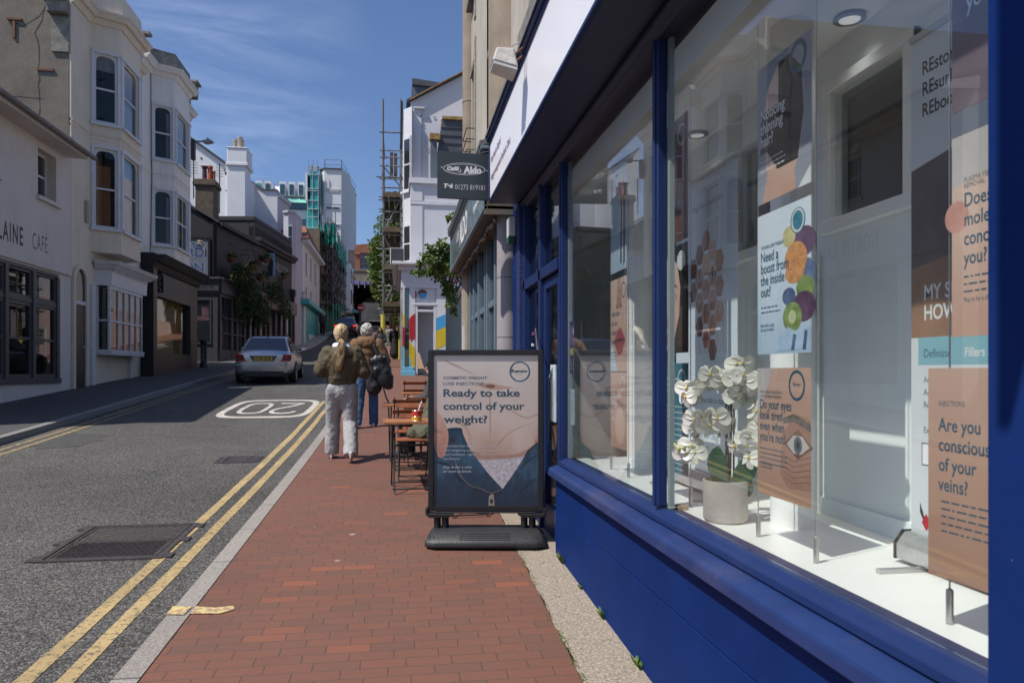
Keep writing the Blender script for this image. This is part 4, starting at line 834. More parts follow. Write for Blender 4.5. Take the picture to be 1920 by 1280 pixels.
def sash(fr, s0, s1, h0, h1, parent, t=-.10, cols=1, arch=False, split=.5, curtain=None, m=None, fw=.055, back=True, gm=None, deep=.5):
    """box sash window: frame > pane, optional curtain"""
    m = m or m_frw; q = MB(fr); hm = h0+(h1-h0)*split
    q.box(s0, s0+fw, t-.06, t, h0, h1); q.box(s1-fw, s1, t-.06, t, h0, h1); q.box(s0+fw, s1-fw, t-.06, t, h1-fw, h1); q.box(s0+fw, s1-fw, t-.06, t, h0, h0+fw*1.4)
    if split: q.box(s0+fw, s1-fw, t-.07, t-.012, hm-.025, hm+.025)
    for k in range(1, cols):
        x = s0+fw+(s1-s0-2*fw)*k/cols; q.box(x-.014, x+.014, t-.055, t-.015, h0+fw*1.4, h1-fw)
    if arch:
        for sgn, x in ((1, s0+fw), (-1, s1-fw)):
            q.prism([(x, h1-fw), (x+sgn*.14, h1-fw), (x+sgn*.045, h1-fw-.045), (x, h1-fw-.14)], t-.05, t-.01, 'y')
    w = q.build('window', m, parent)
    q = MB(fr); q.box(s0+fw, s1-fw, t-.04, t-.034, h0+fw, h1-fw); q.build('pane', gm or m_wglass, w)
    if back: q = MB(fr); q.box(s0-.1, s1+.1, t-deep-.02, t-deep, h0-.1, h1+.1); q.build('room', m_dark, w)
    if curtain:
        mm, a, b, c, d = curtain; q = MB(fr); n = 16
        ids = [q.pts([(s0+(s1-s0)*(a+(b-a)*k/n), t-.12+.02*sin(k*2.1), h0+(h1-h0)*c), (s0+(s1-s0)*(a+(b-a)*k/n)*1.0, t-.12+.02*sin(k*2.1+.4), h0+(h1-h0)*d)]) for k in range(n+1)]
        for k in range(n): q.face((ids[k], ids[k+1], ids[k+1]+1, ids[k]+1))
        q.build('curtain', mm, w, smooth=True)
    return w
def surround(mb, s0, s1, h0, h1, w=.1, t0=.0, t1=.03, sill=True):
    mb.box(s0-w, s0, t0, t1, h0, h1); mb.box(s1, s1+w, t0, t1, h0, h1); mb.box(s0-w, s1+w, t0, t1+.001, h1, h1+w)
    if sill: mb.box(s0-w-.03, s1+w+.03, t0, t1+.06, h0-.08, h0)
# ---- building before the cafe (seen mirrored in the shop glass)
b0 = thing('house', 'pale flat-fronted house set back before the café, mirrored in the shop glass', 'house', (-12, 8, gz(8)))
F0 = frame(-12.2, 0, 0, pi/2); ops = [(s, s+1.0, h, h+1.5) for s in (3.5, 6.2, 8.9, 11.6) for h in (1.2, 4.4)]
mb = MB(F0); wall(mb, 2, 14, -1, 7.2, -.3, 0, ops); mb.box(2, 14, -6, -.31, -1, 7.1); mb.build('wall', m_whren, b0)
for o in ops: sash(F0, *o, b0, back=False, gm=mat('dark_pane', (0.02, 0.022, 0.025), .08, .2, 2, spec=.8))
# ---- the café
cz = gz(19)
cafe = thing('cafe_building', 'two-storey white café with dark grey shopfront and projecting gutter, left edge of the photo', 'café building', (LX, 17.5, gz(17.5)))
c0, c1 = 13.0, 20.78
mb = MB(LF); wall(mb, c0, c1, -.2, 7.05, -.35, 0, [(19.0, 19.95, 5.72, 6.85), (15.0, 20.02, 1.36, 3.98), (16.2, 17.1, 5.72, 6.85)]); mb.build('wall', m_cafew, cafe)
mb = MB(LF); mb.box(c0, 20.72, .001, .06, 4.03, 4.36); mb.build('fascia_band', m_cafew, cafe, .006)
mb = MB(LF); mb.hexa([(c0-.1, -.3, 7.05), (c1-.25, -.3, 7.05), (c1-.25, .52, 7.0), (c0-.1, .52, 7.0)], [(c0-.1, -.3, 7.3), (c1-.25, -.3, 7.3), (c1-.25, .52, 7.14), (c0-.1, .52, 7.14)]); mb.build('eaves', m_cafew, cafe, .006)
mb = MB(LF)
n = 8; L1_ = c1-.05
for k in range(1): mb.tube([(c0-.1, .60, 7.13), (L1_, .60, 7.09)], .062, 10)
for k in range(9): s_ = c0+.3+k*.74; mb.tube([(s_, .60, 7.13), (s_+.03, .60, 7.129)], .071, 10)
mb.build('gutter', mat('grey_brown_gutter', (0.16, 0.14, 0.13), .6, .3, 8), cafe, smooth=True, autos=40)
mb = MB(LF); mb.hexa([(c0-.1, -6, 9.3), (c1-.3, -6, 9.3), (c1-.3, .5, 7.141), (c0-.1, .5, 7.141)], [(c0-.1, -6, 9.4), (c1-.3, -6, 9.4), (c1-.3, .5, 7.2), (c0-.1, .5, 7.2)]); mb.box(c0, c1-.3, -6, -.36, 0, 7.0); mb.build('roof', mat('dark_slate', (0.07, 0.07, 0.08), .7, .25, 6, .3, 12), cafe)
for a in (19.0, 16.2):
    sash(LF, a+.0, a+.95, 5.72, 6.85, cafe, t=-.22, cols=2, split=.52, curtain=(m_net, 0, .3, 0, 1), deep=.3)
    mb = MB(LF); mb.box(a-.1, a+1.08, .001, .09, 5.62, 5.71); mb.build('sill', m_cafew, cafe, .005)
text('NORTH', .58, LF, 15.55, 4.41, .002, m_blacki, cafe, sx=.58, bold=.012, space=1.25)
text('LAINE', .58, LF, 17.22, 4.41, .002, m_blacki, cafe, sx=.58, bold=.012, space=1.25)
text('CAFÉ', .56, LF, 18.72, 4.42, .002, mat('thin_black', (0.05, 0.045, 0.05), .5), cafe, sx=.5, bold=-.004, space=1.25)
# shopfront
mb = MB(LF); XS = [15.0, 16.2, 17.55, 18.78, 20.02]
mb.box(15.0, 20.02, -.12, .03, 3.90, 3.98); mb.box(14.9, 20.12, -.12, .06, 1.30, 1.42)
for x in XS: mb.box(x-.07, x+.07, -.12, .035, 1.42, 3.9)
for a, b in zip(XS, XS[1:]):
    mb.box(a+.07, b-.07, -.1, .01, 3.16, 3.26); mb.box(a+.07, b-.07, -.08, -.02, 2.30, 2.36)
    for z0, z1 in ((1.42, 1.52), (3.08, 3.16), (3.26, 3.32), (3.84, 3.9)): mb.box(a+.13, b-.13, -.08, -.01, z0, z1)
    for x in (a+.07, b-.13): mb.box(x, x+.06, -.08, -.01, 1.42, 3.16); mb.box(x, x+.06, -.08, -.01, 3.26, 3.9)
sfr = mb.build('shopfront', m_cgrey, cafe, .004)
mb = MB(LF); mb.box(15.05, 19.98, -.06, -.054, 1.42, 3.9); mb.build('pane', glass('cafe_glass', (0.6, 0.6, 0.6), .10), sfr)
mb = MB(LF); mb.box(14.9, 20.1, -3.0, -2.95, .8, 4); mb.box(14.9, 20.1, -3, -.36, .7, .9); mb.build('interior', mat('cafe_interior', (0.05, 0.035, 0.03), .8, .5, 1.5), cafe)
mb = MB(LF)
for a in (17.7, 19.1, 18.4): mb.box(a, a+.45, -.9, -.6, 1.45, 1.62); 
for a, h in ((17.9, .9), (18.3, .5), (19.2, .9), (19.5, .45)): mb.box(a, a+.3, -1.2, -.9, 1.62, 1.62+h)
mb.build('counter', mat('cafe_stock', (0.20, 0.17, 0.14), .7, .6, 5), cafe, .01)
mb = MB(LF)
for a, h in ((17.95, 2.3), (18.3, 2.1), (19.3, 2.35)): mb.lathe([(.001, h+.12), (.11, h), (.1, h-.01)], a, -.7, 14)
mb.build('lamp_shade', mat('warm_shade', (0.5, 0.42, 0.3), .6), cafe)
# ---- cream bay-fronted house
def bay_poly(s0, s1, s2, s3, p): return [(s0, 0), (s1, p), (s2, p), (s3, 0)]
def canted(fr, b, p):
    """frames of the near canted face and the front face of a bay"""
    s0, s1, s2, s3 = b
    A_ = fr @ Vector((s0, 0, 0)); B_ = fr @ Vector((s1, p, 0)); C_ = fr @ Vector((s2, p, 0)); D_ = fr @ Vector((s3, 0, 0))
    def f(P, Q): d = Q-P; return frame(P.x, P.y, 0, atan2(d.y, d.x)), d.length
    return f(A_, B_), f(B_, C_), f(C_, D_)
def offset_profile(mb, pts, lo, hi, out, base_in=.15):
    """a moulding that follows the wall line pts (s,t) with a given projection"""
    n = len(pts)
    def off(i, d):
        P = Vector((pts[i][0], pts[i][1])); nn = []
        for a, b in ((i-1, i), (i, i+1)):
            if 0 <= a and b < n:
                e = Vector((pts[b][0]-pts[a][0], pts[b][1]-pts[a][1])).normalized(); nn.append(Vector((-e.y, e.x)))
        v = sum(nn, Vector((0, 0))).normalized(); k = 1/max(.3, v.dot(nn[0]))
        return P+v*d*k
    ids = []
    for i in range(n):
        a = off(i, -base_in); b = off(i, out[0]); c = off(i, out[1]); ids.append(mb.pts([(a.x, a.y, lo), (b.x, b.y, lo), (c.x, c.y, hi), (a.x, a.y, hi)]))
    for i in range(n-1):
        for k in range(4): mb.face((ids[i]+k, ids[i]+(k+1) % 4, ids[i+1]+(k+1) % 4, ids[i+1]+k))
    mb.face([ids[0]+k for k in range(4)]); mb.face([ids[-1]+k for k in range(4)])
def bay_house(name, label, s0, s1, B, p, rows, base_z, cornice, top, m, coping, gx=0):
    t = thing(name, label, 'house', (LX, s0, gz(s0))); mb = MB(LF)
    b0_, b1_, b2_, b3_ = B
    wall(mb, s0, s1, base_z, cornice, -.35, 0, [(b0_+.02, b3_-.02, rows[-1][0]-.6, cornice-.6)])
    mb.build('wall', m, t)
    (f1, l1), (f2, l2), (f3, l3) = canted(LF, B, p)
    q = MB(f1); bz = rows[-1][0]-.65
    ops1 = [(.10, l1-.09, a, b) for a, b in rows]; ops2 = [(.18, l2-.18, a, b) for a, b in rows]
    wall(q, 0, l1, bz, cornice, -.12, 0, ops1); q.build('bay_side', m, t)
    q = MB(f2); wall(q, 0, l2, bz, cornice, -.12, 0, ops2); q.build('bay_front', m, t)
    q = MB(f3); q.box(0, l3, -.12, 0, bz, cornice); q.build('bay_side', m, t)
    q = MB(LF); q.prism(bay_poly(*B, p-.002), bz-.02, bz+.05, 'z'); q.build('bay_base', m, t)
    line = [(s0, 0), (b0_, 0), (b1_, p), (b2_, p), (b3_, 0), (s1, 0)]
    q = MB(LF); offset_profile(q, line, cornice, cornice+.14, (.04, .12)); offset_profile(q, line, cornice+.141, cornice+.26, (.20, .28)); offset_profile(q, line, cornice+.261, cornice+.32, (.30, .31)); q.build('cornice', m, t)
    q = MB(LF); offset_profile(q, line, cornice+.321, top, (.06, .02)); q.build('parapet', coping, t)
    for a, b in zip(rows[1:], rows[:-1]):
        q = MB(LF); zz = (a[1]+b[0])/2; offset_profile(q, line, zz-.02, zz+.03, (.02, .045)); offset_profile(q, line, zz-.14, zz-.10, (.012, .02)); q.build('string_course', m, t)
    return t, f1, l1, f2, l2, ops1, ops2
rowsL2 = [(8.45, 10.38), (5.55, 7.75)]
cream, f1, l1, f2, l2, o1, o2 = bay_house('bay_house', 'cream bay-fronted house with rough brown side wall and orange curtains, next to the café', 20.8, 26.0, (22.0, 22.4, 24.0, 24.4), .66, rowsL2, .6, 11.15, 12.15, m_cream, m_cream)
cur = [(m_net, .05, .95, .78, .98), (m_curt, .05, .75, .02, .8)]
for k, o in enumerate(o1): sash(f1, *o, cream, t=-.04, arch=True, curtain=cur[k])
for k, o in enumerate(o2): sash(f2, *o, cream, t=-.04, arch=True, curtain=(m_net, .2, .95, 0, .45) if k == 0 else (m_net, .05, .8, .02, .95))
mb = MB(f1)
for o in o1: surround(mb, *o, w=.07, t0=.001, t1=.03)
mb.build('window_surround', m_frw, cream, .008)
mb = MB(f2)
for o in o2: surround(mb, *o, w=.10, t0=.001, t1=.03)
for o in o2:
    for x in (o[0]-.14, o[1]+.14): mb.tube([(x, .02, o[2]), (x, .02, o[3]-.02)], .045, 8); mb.box(x-.07, x+.07, .0, .08, o[3]-.06, o[3]+.02)
mb.build('window_surround', m_frw, cream, .008)
# side wall of the cream house over the café roof
FG = frame(-20, 20.8, 0, 0)
mb = MB(FG); mb.box(0, 11.6, -.3, .012, 6.4, 12.1); mb.build('side_wall', m_roughr, cream)
mb = MB(FG); mb.box(11.15, 11.62, .013, .25, 10.75, 11.05); mb.box(11.05, 11.62, .013, .35, 11.06, 11.14); mb.box(11.2, 11.62, .013, .06, 9.8, 10.74); mb.box(11.15, 11.62, .013, .12, 7.3, 7.6); mb.build('cut_cornice', m_lich, cream, .01)
mb = MB(FG); rr = random.Random(3)
def crack(pts, w): 
    for a, b in zip(pts, pts[1:]):
        d = Vector((b[0]-a[0], b[1]-a[1])).normalized(); n_ = Vector((-d.y, d.x))*w*rr.uniform(.5, 1.4)
        mb.hexa([(a[0]-n_.x, .0125, a[1]-n_.y), (a[0]+n_.x, .0125, a[1]+n_.y), (b[0]+n_.x, .0125, b[1]+n_.y), (b[0]-n_.x, .0125, b[1]-n_.y)], [(a[0]-n_.x, .0155, a[1]-n_.y), (a[0]+n_.x, .0155, a[1]+n_.y), (b[0]+n_.x, .0155, b[1]+n_.y), (b[0]-n_.x, .0155, b[1]-n_.y)])
pts = [(11.1, 11.1)]
while pts[-1][1] > 7.2: pts.append((pts[-1][0]+rr.uniform(-.12, .07)*(1 if pts[-1][1] > 9.2 else .6), pts[-1][1]-rr.uniform(.1, .25)))
crack(pts, .012); crack([(10.2, 10.55), (10.5, 10.4), (10.9, 10.7), (11.12, 11.1)], .01); crack([(9.3, 8.6), (10.2, 8.62), (11.0, 8.58)], .006)
mb.build('crack', m_blacki, cream)
mb = MB(FG); mb.prism([(9.45, 7.5), (9.7, 7.5), (9.72, 9.3), (9.5, 9.9), (9.3, 10.8), (9.1, 10.8), (9.25, 9.9), (9.48, 9.2)], .013, .03, 'y'); mb.build('mortar_streak', mat('buff_mortar', (0.27, 0.23, 0.15), .9, .2, 5), cream)
mb = MB(FG); mb.box(10.85, 11.25, .013, .05, 9.3, 9.36); mb.box(10.28, 10.34, .013, .05, 10.1, 10.6); mb.box(10.15, 10.5, .013, .06, 10.55, 10.6); mb.build('rusty_bracket', m_rust, cream)
# door
mb = MB(LF)
n = 12; ac, az_, ar = 21.28, 3.95, .34
poly_o = [(ac+(ar+.12)*cos(pi*k/n), az_+(ar+.12)*sin(pi*k/n)) for k in range(n+1)]; poly_i = [(ac+ar*cos(pi*k/n), az_+ar*sin(pi*k/n)) for k in range(n+1)]
for k in range(n): mb.hexa([(poly_o[k][0], .001, poly_o[k][1]), (poly_o[k+1][0], .001, poly_o[k+1][1]), (poly_i[k+1][0], .001, poly_i[k+1][1]), (poly_i[k][0], .001, poly_i[k][1])], [(poly_o[k][0], .07, poly_o[k][1]), (poly_o[k+1][0], .07, poly_o[k+1][1]), (poly_i[k+1][0], .07, poly_i[k+1][1]), (poly_i[k][0], .07, poly_i[k][1])])
mb.box(ac-ar-.12, ac-ar, .001, .07, 1.1, az_); mb.box(ac+ar, ac+ar+.12, .001, .07, 1.1, az_); mb.build('door_surround', m_cream, cream, .006)
mb = MB(LF); mb.box(ac-ar, ac+ar, .002, .02, 1.15, 3.35); mb.box(ac-ar+.1, ac+ar-.1, .021, .03, 1.4, 2.1); mb.box(ac-ar+.1, ac+ar-.1, .021, .03, 2.3, 3.2); d_ = mb.build('door', mat('black_door', (0.012, 0.012, 0.013), .35, .1, 5), cream, .004)
mb = MB(LF); mb.box(ac+.2, ac+.24, .021, .05, 2.2, 2.26); mb.build('handle', m_alu, d_)
mb = MB(LF); mb.box(ac-ar, ac+ar, .002, .04, 3.351, 3.45); mb.build('transom_bar', m_frw, cream)
mb = MB(LF); mb.prism([(ac-ar, 3.46)]+[(ac+ar*.98*cos(pi*k/n), az_+ar*.98*sin(pi*k/n)) for k in range(n+1)][::-1]+[(ac+ar, 3.46)], .002, .012, 'y'); mb.build('fanlight', mat('dark_pane', (0.02, 0.022, 0.025), .08), cream)
mb = MB(LF); mb.box(21.62, 21.74, .001, .08, 5.6, 6.2); mb.build('meter_box', mat('buff_box', (0.36, 0.33, 0.24), .6), cream, .01)
# ground-floor oriel shop window
ob = (22.35, 22.6, 25.1, 25.35)
orl = MB(LF); offset_profile(orl, [(22.35, .0), (22.45, .40), (25.4, .40), (25.5, .0)], 4.0, 4.45, (0, .02), .3); offset_profile(orl, [(22.35, 0), (22.45, .40), (25.4, .40), (25.5, 0)], 4.451, 4.56, (.10, .2), .3); offset_profile(orl, [(22.35, 0), (22.45, .40), (25.4, .40), (25.5, 0)], 4.561, 4.66, (.24, .30), .3)
for k in range(26): orl.box(22.5+k*.11, 22.55+k*.11, .42, .47, 4.39, 4.45)
orl.build('oriel_cornice', m_frw, cream)
q = MB(LF); offset_profile(q, [(22.4, 0), (22.45, .36), (25.1, .36), (25.15, 0)], 2.05, 2.2, (.04, .06), .3)
for s_ in (22.45, 23.08, 23.58, 24.08, 24.58, 25.06): q.box(s_-.03, s_+.03, .3, .37, 2.2, 3.98)
q.box(22.43, 25.1, .3, .372, 2.98, 3.04); q.box(22.4, 25.12, .3, .371, 3.9, 4.0); q.box(22.4, 22.46, .0, .06, 2.2, 3.98); q.box(22.42, 22.46, .02, .34, 3.0, 3.05)
q.box(24.9, 25.05, .0, .1, 1.3, 2.05); q.box(22.0, 22.22, .001, .08, 1.2, 3.98)
ow = q.build('oriel_window', m_frw, cream, .006)
q = MB(LF); q.box(22.46, 25.08, .33, .336, 2.2, 3.95); q.box(22.44, 22.45, .05, .33, 2.2, 3.95); q.build('pane', glass('oriel_glass', (0.35, 0.38, 0.36), .12), ow)
# ---- white bay-fronted house with black coffee shop
rowsL3 = [(8.9, 10.75), (5.95, 7.85)]
wh, f1, l1, f2, l2, o1, o2 = bay_house('bay_house', 'white three-storey bay-fronted house with sooty parapet above the black coffee shop', 26.01, 32.0, (27.1, 27.55, 29.35, 29.8), .66, rowsL3, .9, 11.75, 12.65, m_whren, m_lich)
for k, o in enumerate(o1): sash(f1, *o, wh, t=-.04, arch=True, curtain=(m_net, .75, 1.0, 0, .9))
for k, o in enumerate(o2): sash(f2, *o, wh, t=-.04, arch=True, cols=1 if k == 0 else 3)
for fr_, os_ in ((f1, o1), (f2, o2)):
    mb = MB(fr_)
    for o in os_:
        surround(mb, *o, w=.08, t0=.001, t1=.03)
        if fr_ is f2:
            for x in (o[0]-.13, o[1]+.13): mb.tube([(x, .02, o[2]), (x, .02, o[3]-.02)], .045, 8); mb.box(x-.07, x+.07, .0, .08, o[3]-.06, o[3]+.02)
    mb.build('window_surround', m_frw, wh, .008)
MB(LF).box(26.0, 26.3, -.2, .3, 12.651, 12.75).build('parapet_pier', m_lich, wh, .01); mb = MB(LF); mb.box(31.6, 32.05, -.2, .3, 12.651, 13.2); mb.box(31.5, 32.15, -.3, .4, 13.201, 13.29); mb.build('parapet_pier', m_lich, wh, .01)
mb = MB(LF); mb.box(26.0, 31.99, -8, -.36, 0, 12.3); mb.box(20.81, 25.99, -8, -.36, 0, 11.8); mb.build('rear_walls', m_whren, wh)
mb = MB(LF); mb.tube([(27.0, .03, 12.0), (27.0, .04, 9.5), (27.08, .04, 8.2), (26.9, .04, 5.6)], .014, 6); mb.build('cable', m_blacki, wh)
# coffee shop front
cs = thing('shop_front', 'black coffee shop front with yellowish window under the white bay-fronted house', 'shop front', (LX, 28.5, gz(28.5)))
mb = MB(LF); wall(mb, 26.02, 31.9, 1.0, 5.0, .02, .30, [(26.6, 30.9, 2.25, 4.15)]); offset_profile(mb, [(26.02, .3), (31.9, .3)], 5.0, 5.2, (.08, .2), .3); offset_profile(mb, [(26.02, .3), (31.9, .3)], 5.2, 5.45, (.3, .5), .3); mb.box(26.02, 31.9, .0, .45, 5.451, 5.5); mb.box(26.02, 26.4, .301, .42, 1.0, 5.0); mb.build('front', m_blackp, cs, .006)
mb = MB(LF); mb.box(26.6, 30.9, .14, .148, 2.25, 4.15); mb.build('pane', glass('coffee_glass', (0.8, 0.75, 0.6), .12), cs)
mb = MB(LF); mb.box(26.5, 31, -2.2, -2.15, 1.5, 4.4); mb.box(26.5, 31, -2.2, 0, 1.5, 1.6); mb.box(30.9, 31, -2.2, 0, 1.5, 4.4); mb.build('interior', mat('ochre_wall', (0.25, 0.15, 0.03), .7, .7, 1.2), cs)
mb = MB(LF)
for a in (28.3, 29.1, 30.2): mb.box(a, a+.1, -.6, -.5, 1.6, 4.0)
mb.build('yellow_post', mat('yellow_post_paint', (0.45, 0.33, 0.02), .5), cs)
sg = frame(VX(291, 27.0), 27.0, 0, 0); w_ = VX(307, 27)-VX(291, 27)
hs = thing('hanging_board', 'black square sign reading coffee at 33 projecting from the black coffee shop front', 'sign', (VX(291, 27), 27.0, 4.3))
z1_ = ZY(510, 27, -7.9); z0_ = ZY(549, 27, -7.9)
mb = MB(sg); mb.box(0, w_, -.03, .03, z0_, z1_); mb.box(-.35, 0, -.01, .01, z1_-.1, z1_-.08); mb.build('board', m_blackp, hs, .004)
for k, b in enumerate(('CO', 'FF', 'EE')): text(b, .17, sg, w_*.5, z1_-.16-k*.145, .031, m_whitei, hs, align='CENTER', bold=-.003)
text('at', .07, sg, w_*.5, z1_-.545, .031, m_whitei, hs, align='CENTER'); text('33', .17, sg, w_*.5, z0_+.04, .031, m_whitei, hs, align='CENTER', bold=-.003)
# wall lamp
wl = thing('street_lamp', 'street lamp on a short arm fixed to the end of the white bay-fronted house', 'street lamp', (LX+.3, 31.9, 10.4))
lu = 31.9
mb = MB(); x0 = VX(358, lu); x1 = VX(366, lu); mb.box(x0, x1, lu-.12, lu+.12, ZY(300, lu, x0), ZY(262, lu, x0)); mb.build('box', mat('dark_lamp_box', (0.05, 0.05, 0.055), .6), wl, .02)
mb = MB(); zl = ZY(265, lu, x1); x2 = VX(381, lu); x3 = VX(401, lu); mb.tube([(x1, lu, zl), (x2, lu, zl)], .035, 8); mb.build('arm', mat('lamp_arm_grey', (0.2, 0.2, 0.21), .5), wl)
mb = MB(); mb.prism([(x2, zl-.05), (x2+.15, zl-.09), (x3-.05, zl-.04), (x3, zl), (x2+.3, zl+.07), (x2, zl+.04)], lu-.12, lu+.12, 'y'); mb.lathe([(.05, zl+.06), (.05, zl+.16)], (x2+x3)/2-.03, lu, 10); mb.build('lantern', mat('lantern_grey', (0.30, 0.30, 0.30), .4), wl, .01)
# ---- the pub (angled front)
PA = atan2(12, 1.6)                 # direction of the pub's street face
PF = frame(-8.0, 35.0, 0, PA)
m_pub = mat('pub_dark_grey', (0.022, 0.021, 0.024), .7, .15, 2, .1, 30); m_publ = mat('pub_mid_grey', (0.05, 0.048, 0.055), .6, .12, 3); m_slate = MATS['dark_slate']
pub = thing('pub', 'dark grey pub with flower baskets, ivy and brown chimney beyond the black coffee shop', 'pub', (-8.0, 35, gz(35)-.3))
def hz(y, u=35.0, v=-8.2): return ZY(y, u, v)
PG = frame(-14, 35.0, 0, 0); gx = lambda x: VX(x, 35.0)+14
mb = MB(PG)      # gable wall facing the camera
mb.prism([(-2, 1.0), (6.0, 1.0), (6.0, hz(415)), (gx(395)+.0, hz(415)), (gx(345), hz(383)), (gx(330), hz(374)), (-2, hz(390))], -.3, 0, 'y'); mb.build('gable_wall', m_pub, pub)
mb = MB(PG); mb.prism([(gx(411), hz(418)), (gx(345), hz(381)), (gx(330), hz(372)), (gx(330), hz(369)), (gx(345), hz(378)), (gx(411), hz(414.5))], -6, .12, 'y'); mb.build('roof', m_slate, pub)
mb = MB(PG); x = gx(400); mb.tube([(x, .05, 5.9), (x, .05, 8.2)], .05, 8); mb.build('drainpipe', m_blackp, pub)
mb = MB(PF); wall(mb, 0, 5.2, 1.2, 8.2, -.3, 0, []); mb.box(0, 5.4, .001, .12, 8.2, 8.32); mb.box(0, 5.3, .1, .26, 8.12, 8.28); mb.build('wall', m_pub, pub)
# chimney
ch = MB(); cu = 36.2; a, b = VX(367, cu), VX(410, cu); y_ = lambda y: ZY(y, cu, a)
ch.box(a+.1, b-.1, cu-.5, cu+.5, 7.5, y_(352)); ch.box(a, b, cu-.58, cu+.58, y_(352)+.001, y_(345)); ch.box(a+.04, b-.04, cu-.54, cu+.54, y_(345)+.001, y_(340))
cm = ch.build('chimney', mat('sooty_brick', (0.11, 0.085, 0.065), .9, .35, 6, .5, 30), pub, .02)
for xa, xb, yy, mm in ((379, 388, 312, mat('dark_red_pot', (0.08, 0.02, 0.02), .5)), (389, 399, 311, mat('terracotta_pot', (0.38, 0.09, 0.035), .6)), (399, 404, 320, mat('terracotta_pot', (0.38, 0.09, 0.035), .6))):
    q = MB(); r_ = (VX(xb, cu)-VX(xa, cu))/2; cx_ = (VX(xb, cu)+VX(xa, cu))/2; z0 = y_(340); z1 = y_(yy)
    q.lathe([(r_*1.05, z0), (r_, z0+.2), (r_*.92, z1-.12), (r_*1.1, z1-.1), (r_*1.1, z1), (r_*.75, z1), (r_*.75, z1-.2)], cx_, cu, 16); q.build('pot', mm, cm, smooth=True, autos=35)
q = MB(); r_ = .16; q.ell(((VX(379, cu)+VX(388, cu))/2, cu, y_(311)), (.2, .2, .05)); q.build('pot_cap', m_whren, cm)
# pub sign on the gable
ps = thing('pub_sign', 'pale blue pub name board on the dark gable, partly hidden by the white house', 'sign', (VX(380, 34.9), 34.9, hz(522)))
q = MB(PG); X0, X1 = gx(328), gx(391); Z0, Z1 = hz(522), hz(450); q.box(X0, X1, .02, .10, Z0, Z1); q.build('board', mat('pale_sign_blue', (0.16, 0.19, 0.24), .5, .1, 3), ps)
q = MB(PG); q.box(X0-.08, X1+.1, .02, .13, Z1+.001, Z1+.1); q.box(X0-.08, X1+.1, .02, .13, Z0-.1, Z0-.001); q.box(X1+.001, X1+.1, .02, .13, Z0, Z1); q.build('frame', m_blackp, ps)
m_sb = mat('sign_blue', (0.02, 0.06, 0.22), .5); m_scr = mat('sign_cream', (0.5, 0.42, 0.3), .5)
for k, (b, yy, sz) in enumerate((('THE', 467, .32), ('LORD', 483, .62), ('NELSON', 511, .62))):
    text(b, sz, PG, X1-.12, hz(yy), .105, m_whitei, ps, align='RIGHT', bold=.012); text(b, sz*.97, PG, X1-.135, hz(yy)+.012, .109, m_sb, ps, align='RIGHT', bold=.004)
q = MB(PG); pts_ = []
for k in range(40): a_ = k*.35; r_ = .03+.008*k; pts_.append((gx(377)+r_*cos(a_)*.7, .12, hz(457)+r_*sin(a_)*.5))
q.tube(pts_[:26], .018, 5); q.tube([(gx(370), .12, hz(460)), (gx(378), .12, hz(458)), (gx(384), .12, hz(465)), (gx(385), .12, hz(478))], .018, 5); q.build('scroll', m_scr, ps)
# corner shop base of the pub
q = MB(PG); q.box(-2, 6.12, .001, .14, hz(546), hz(524)); q.box(-2, 6.2, .001, .22, hz(524)+.001, hz(520)); 
q.box(-2, 6.1, .001, .10, hz(552), hz(546)-.001); wall(q, gx(350), 6.05, 1.2, hz(552), .001, .06, [(gx(363), gx(397), hz(643), hz(560))]); q.build('ground_floor', m_publ, pub, .01)
text('THE LORD NELSON', .42, PG, 5.9, hz(542), .142, m_blacki, pub, align='RIGHT', bold=.006, sx=1.15)
q = MB(PG); a, b = gx(363), gx(397); q.box(a, a+.06, .02, .09, hz(643), hz(560)); q.box(b-.06, b, .02, .09, hz(643), hz(560)); q.box(a, b, .02, .091, hz(563), hz(560)); q.box(a, b, .02, .1, hz(645), hz(642)); ww = q.build('window', m_publ, pub)
q = MB(PG); q.box(a, b, .03, .036, hz(643), hz(560)); q.build('pane', mat('dark_pane', (0.02, 0.022, 0.025), .08), ww)
q = MB(PG); q.box(a+.35, b-.12, .037, .04, hz(592), hz(576)); q.box(a+.1, b-.1, .037, .04, hz(601), hz(593)); q.build('window_notice', mat('notice_maroon', (0.12, 0.06, 0.08), .5, .5, 6), ww)
# street face: mid-grey shopfronts with many dark windows
q = MB(PF); hz2 = lambda s_, y: 0
for s_ in (0.05, 1.5, 2.2, 3.3, 4.0, 4.9, 5.6, 6.6, 7.3, 8.4, 9.4, 10.4, 11.6): q.box(s_, s_+.22, .001, .12, 1.5, 5.0)
q.box(0, 12.2, .001, .10, 1.2, 2.6); q.box(0, 12.2, .001, .14, 4.95, 5.1); q.box(0, 5.2, .001, .22, 5.1, 5.7); q.box(0, 5.2, .001, .30, 5.7, 5.8)
q.build('shopfront', m_publ, pub, .01)
q = MB(PF)
for s_ in (.75, 1.1, 1.85, 2.6, 2.95): q.box(s_, s_+.04, .03, .08, 2.6, 4.95)
for z in (3.3, 4.0): q.box(.25, 3.3, .10, .16, z, z+.05)
q.build('glazing_bars', m_publ, pub)
q = MB(PF); q.box(0, 12.2, .001, .02, 2.6, 4.95); q.build('pane', mat('dark_pane', (0.02, 0.022, 0.025), .08), pub)
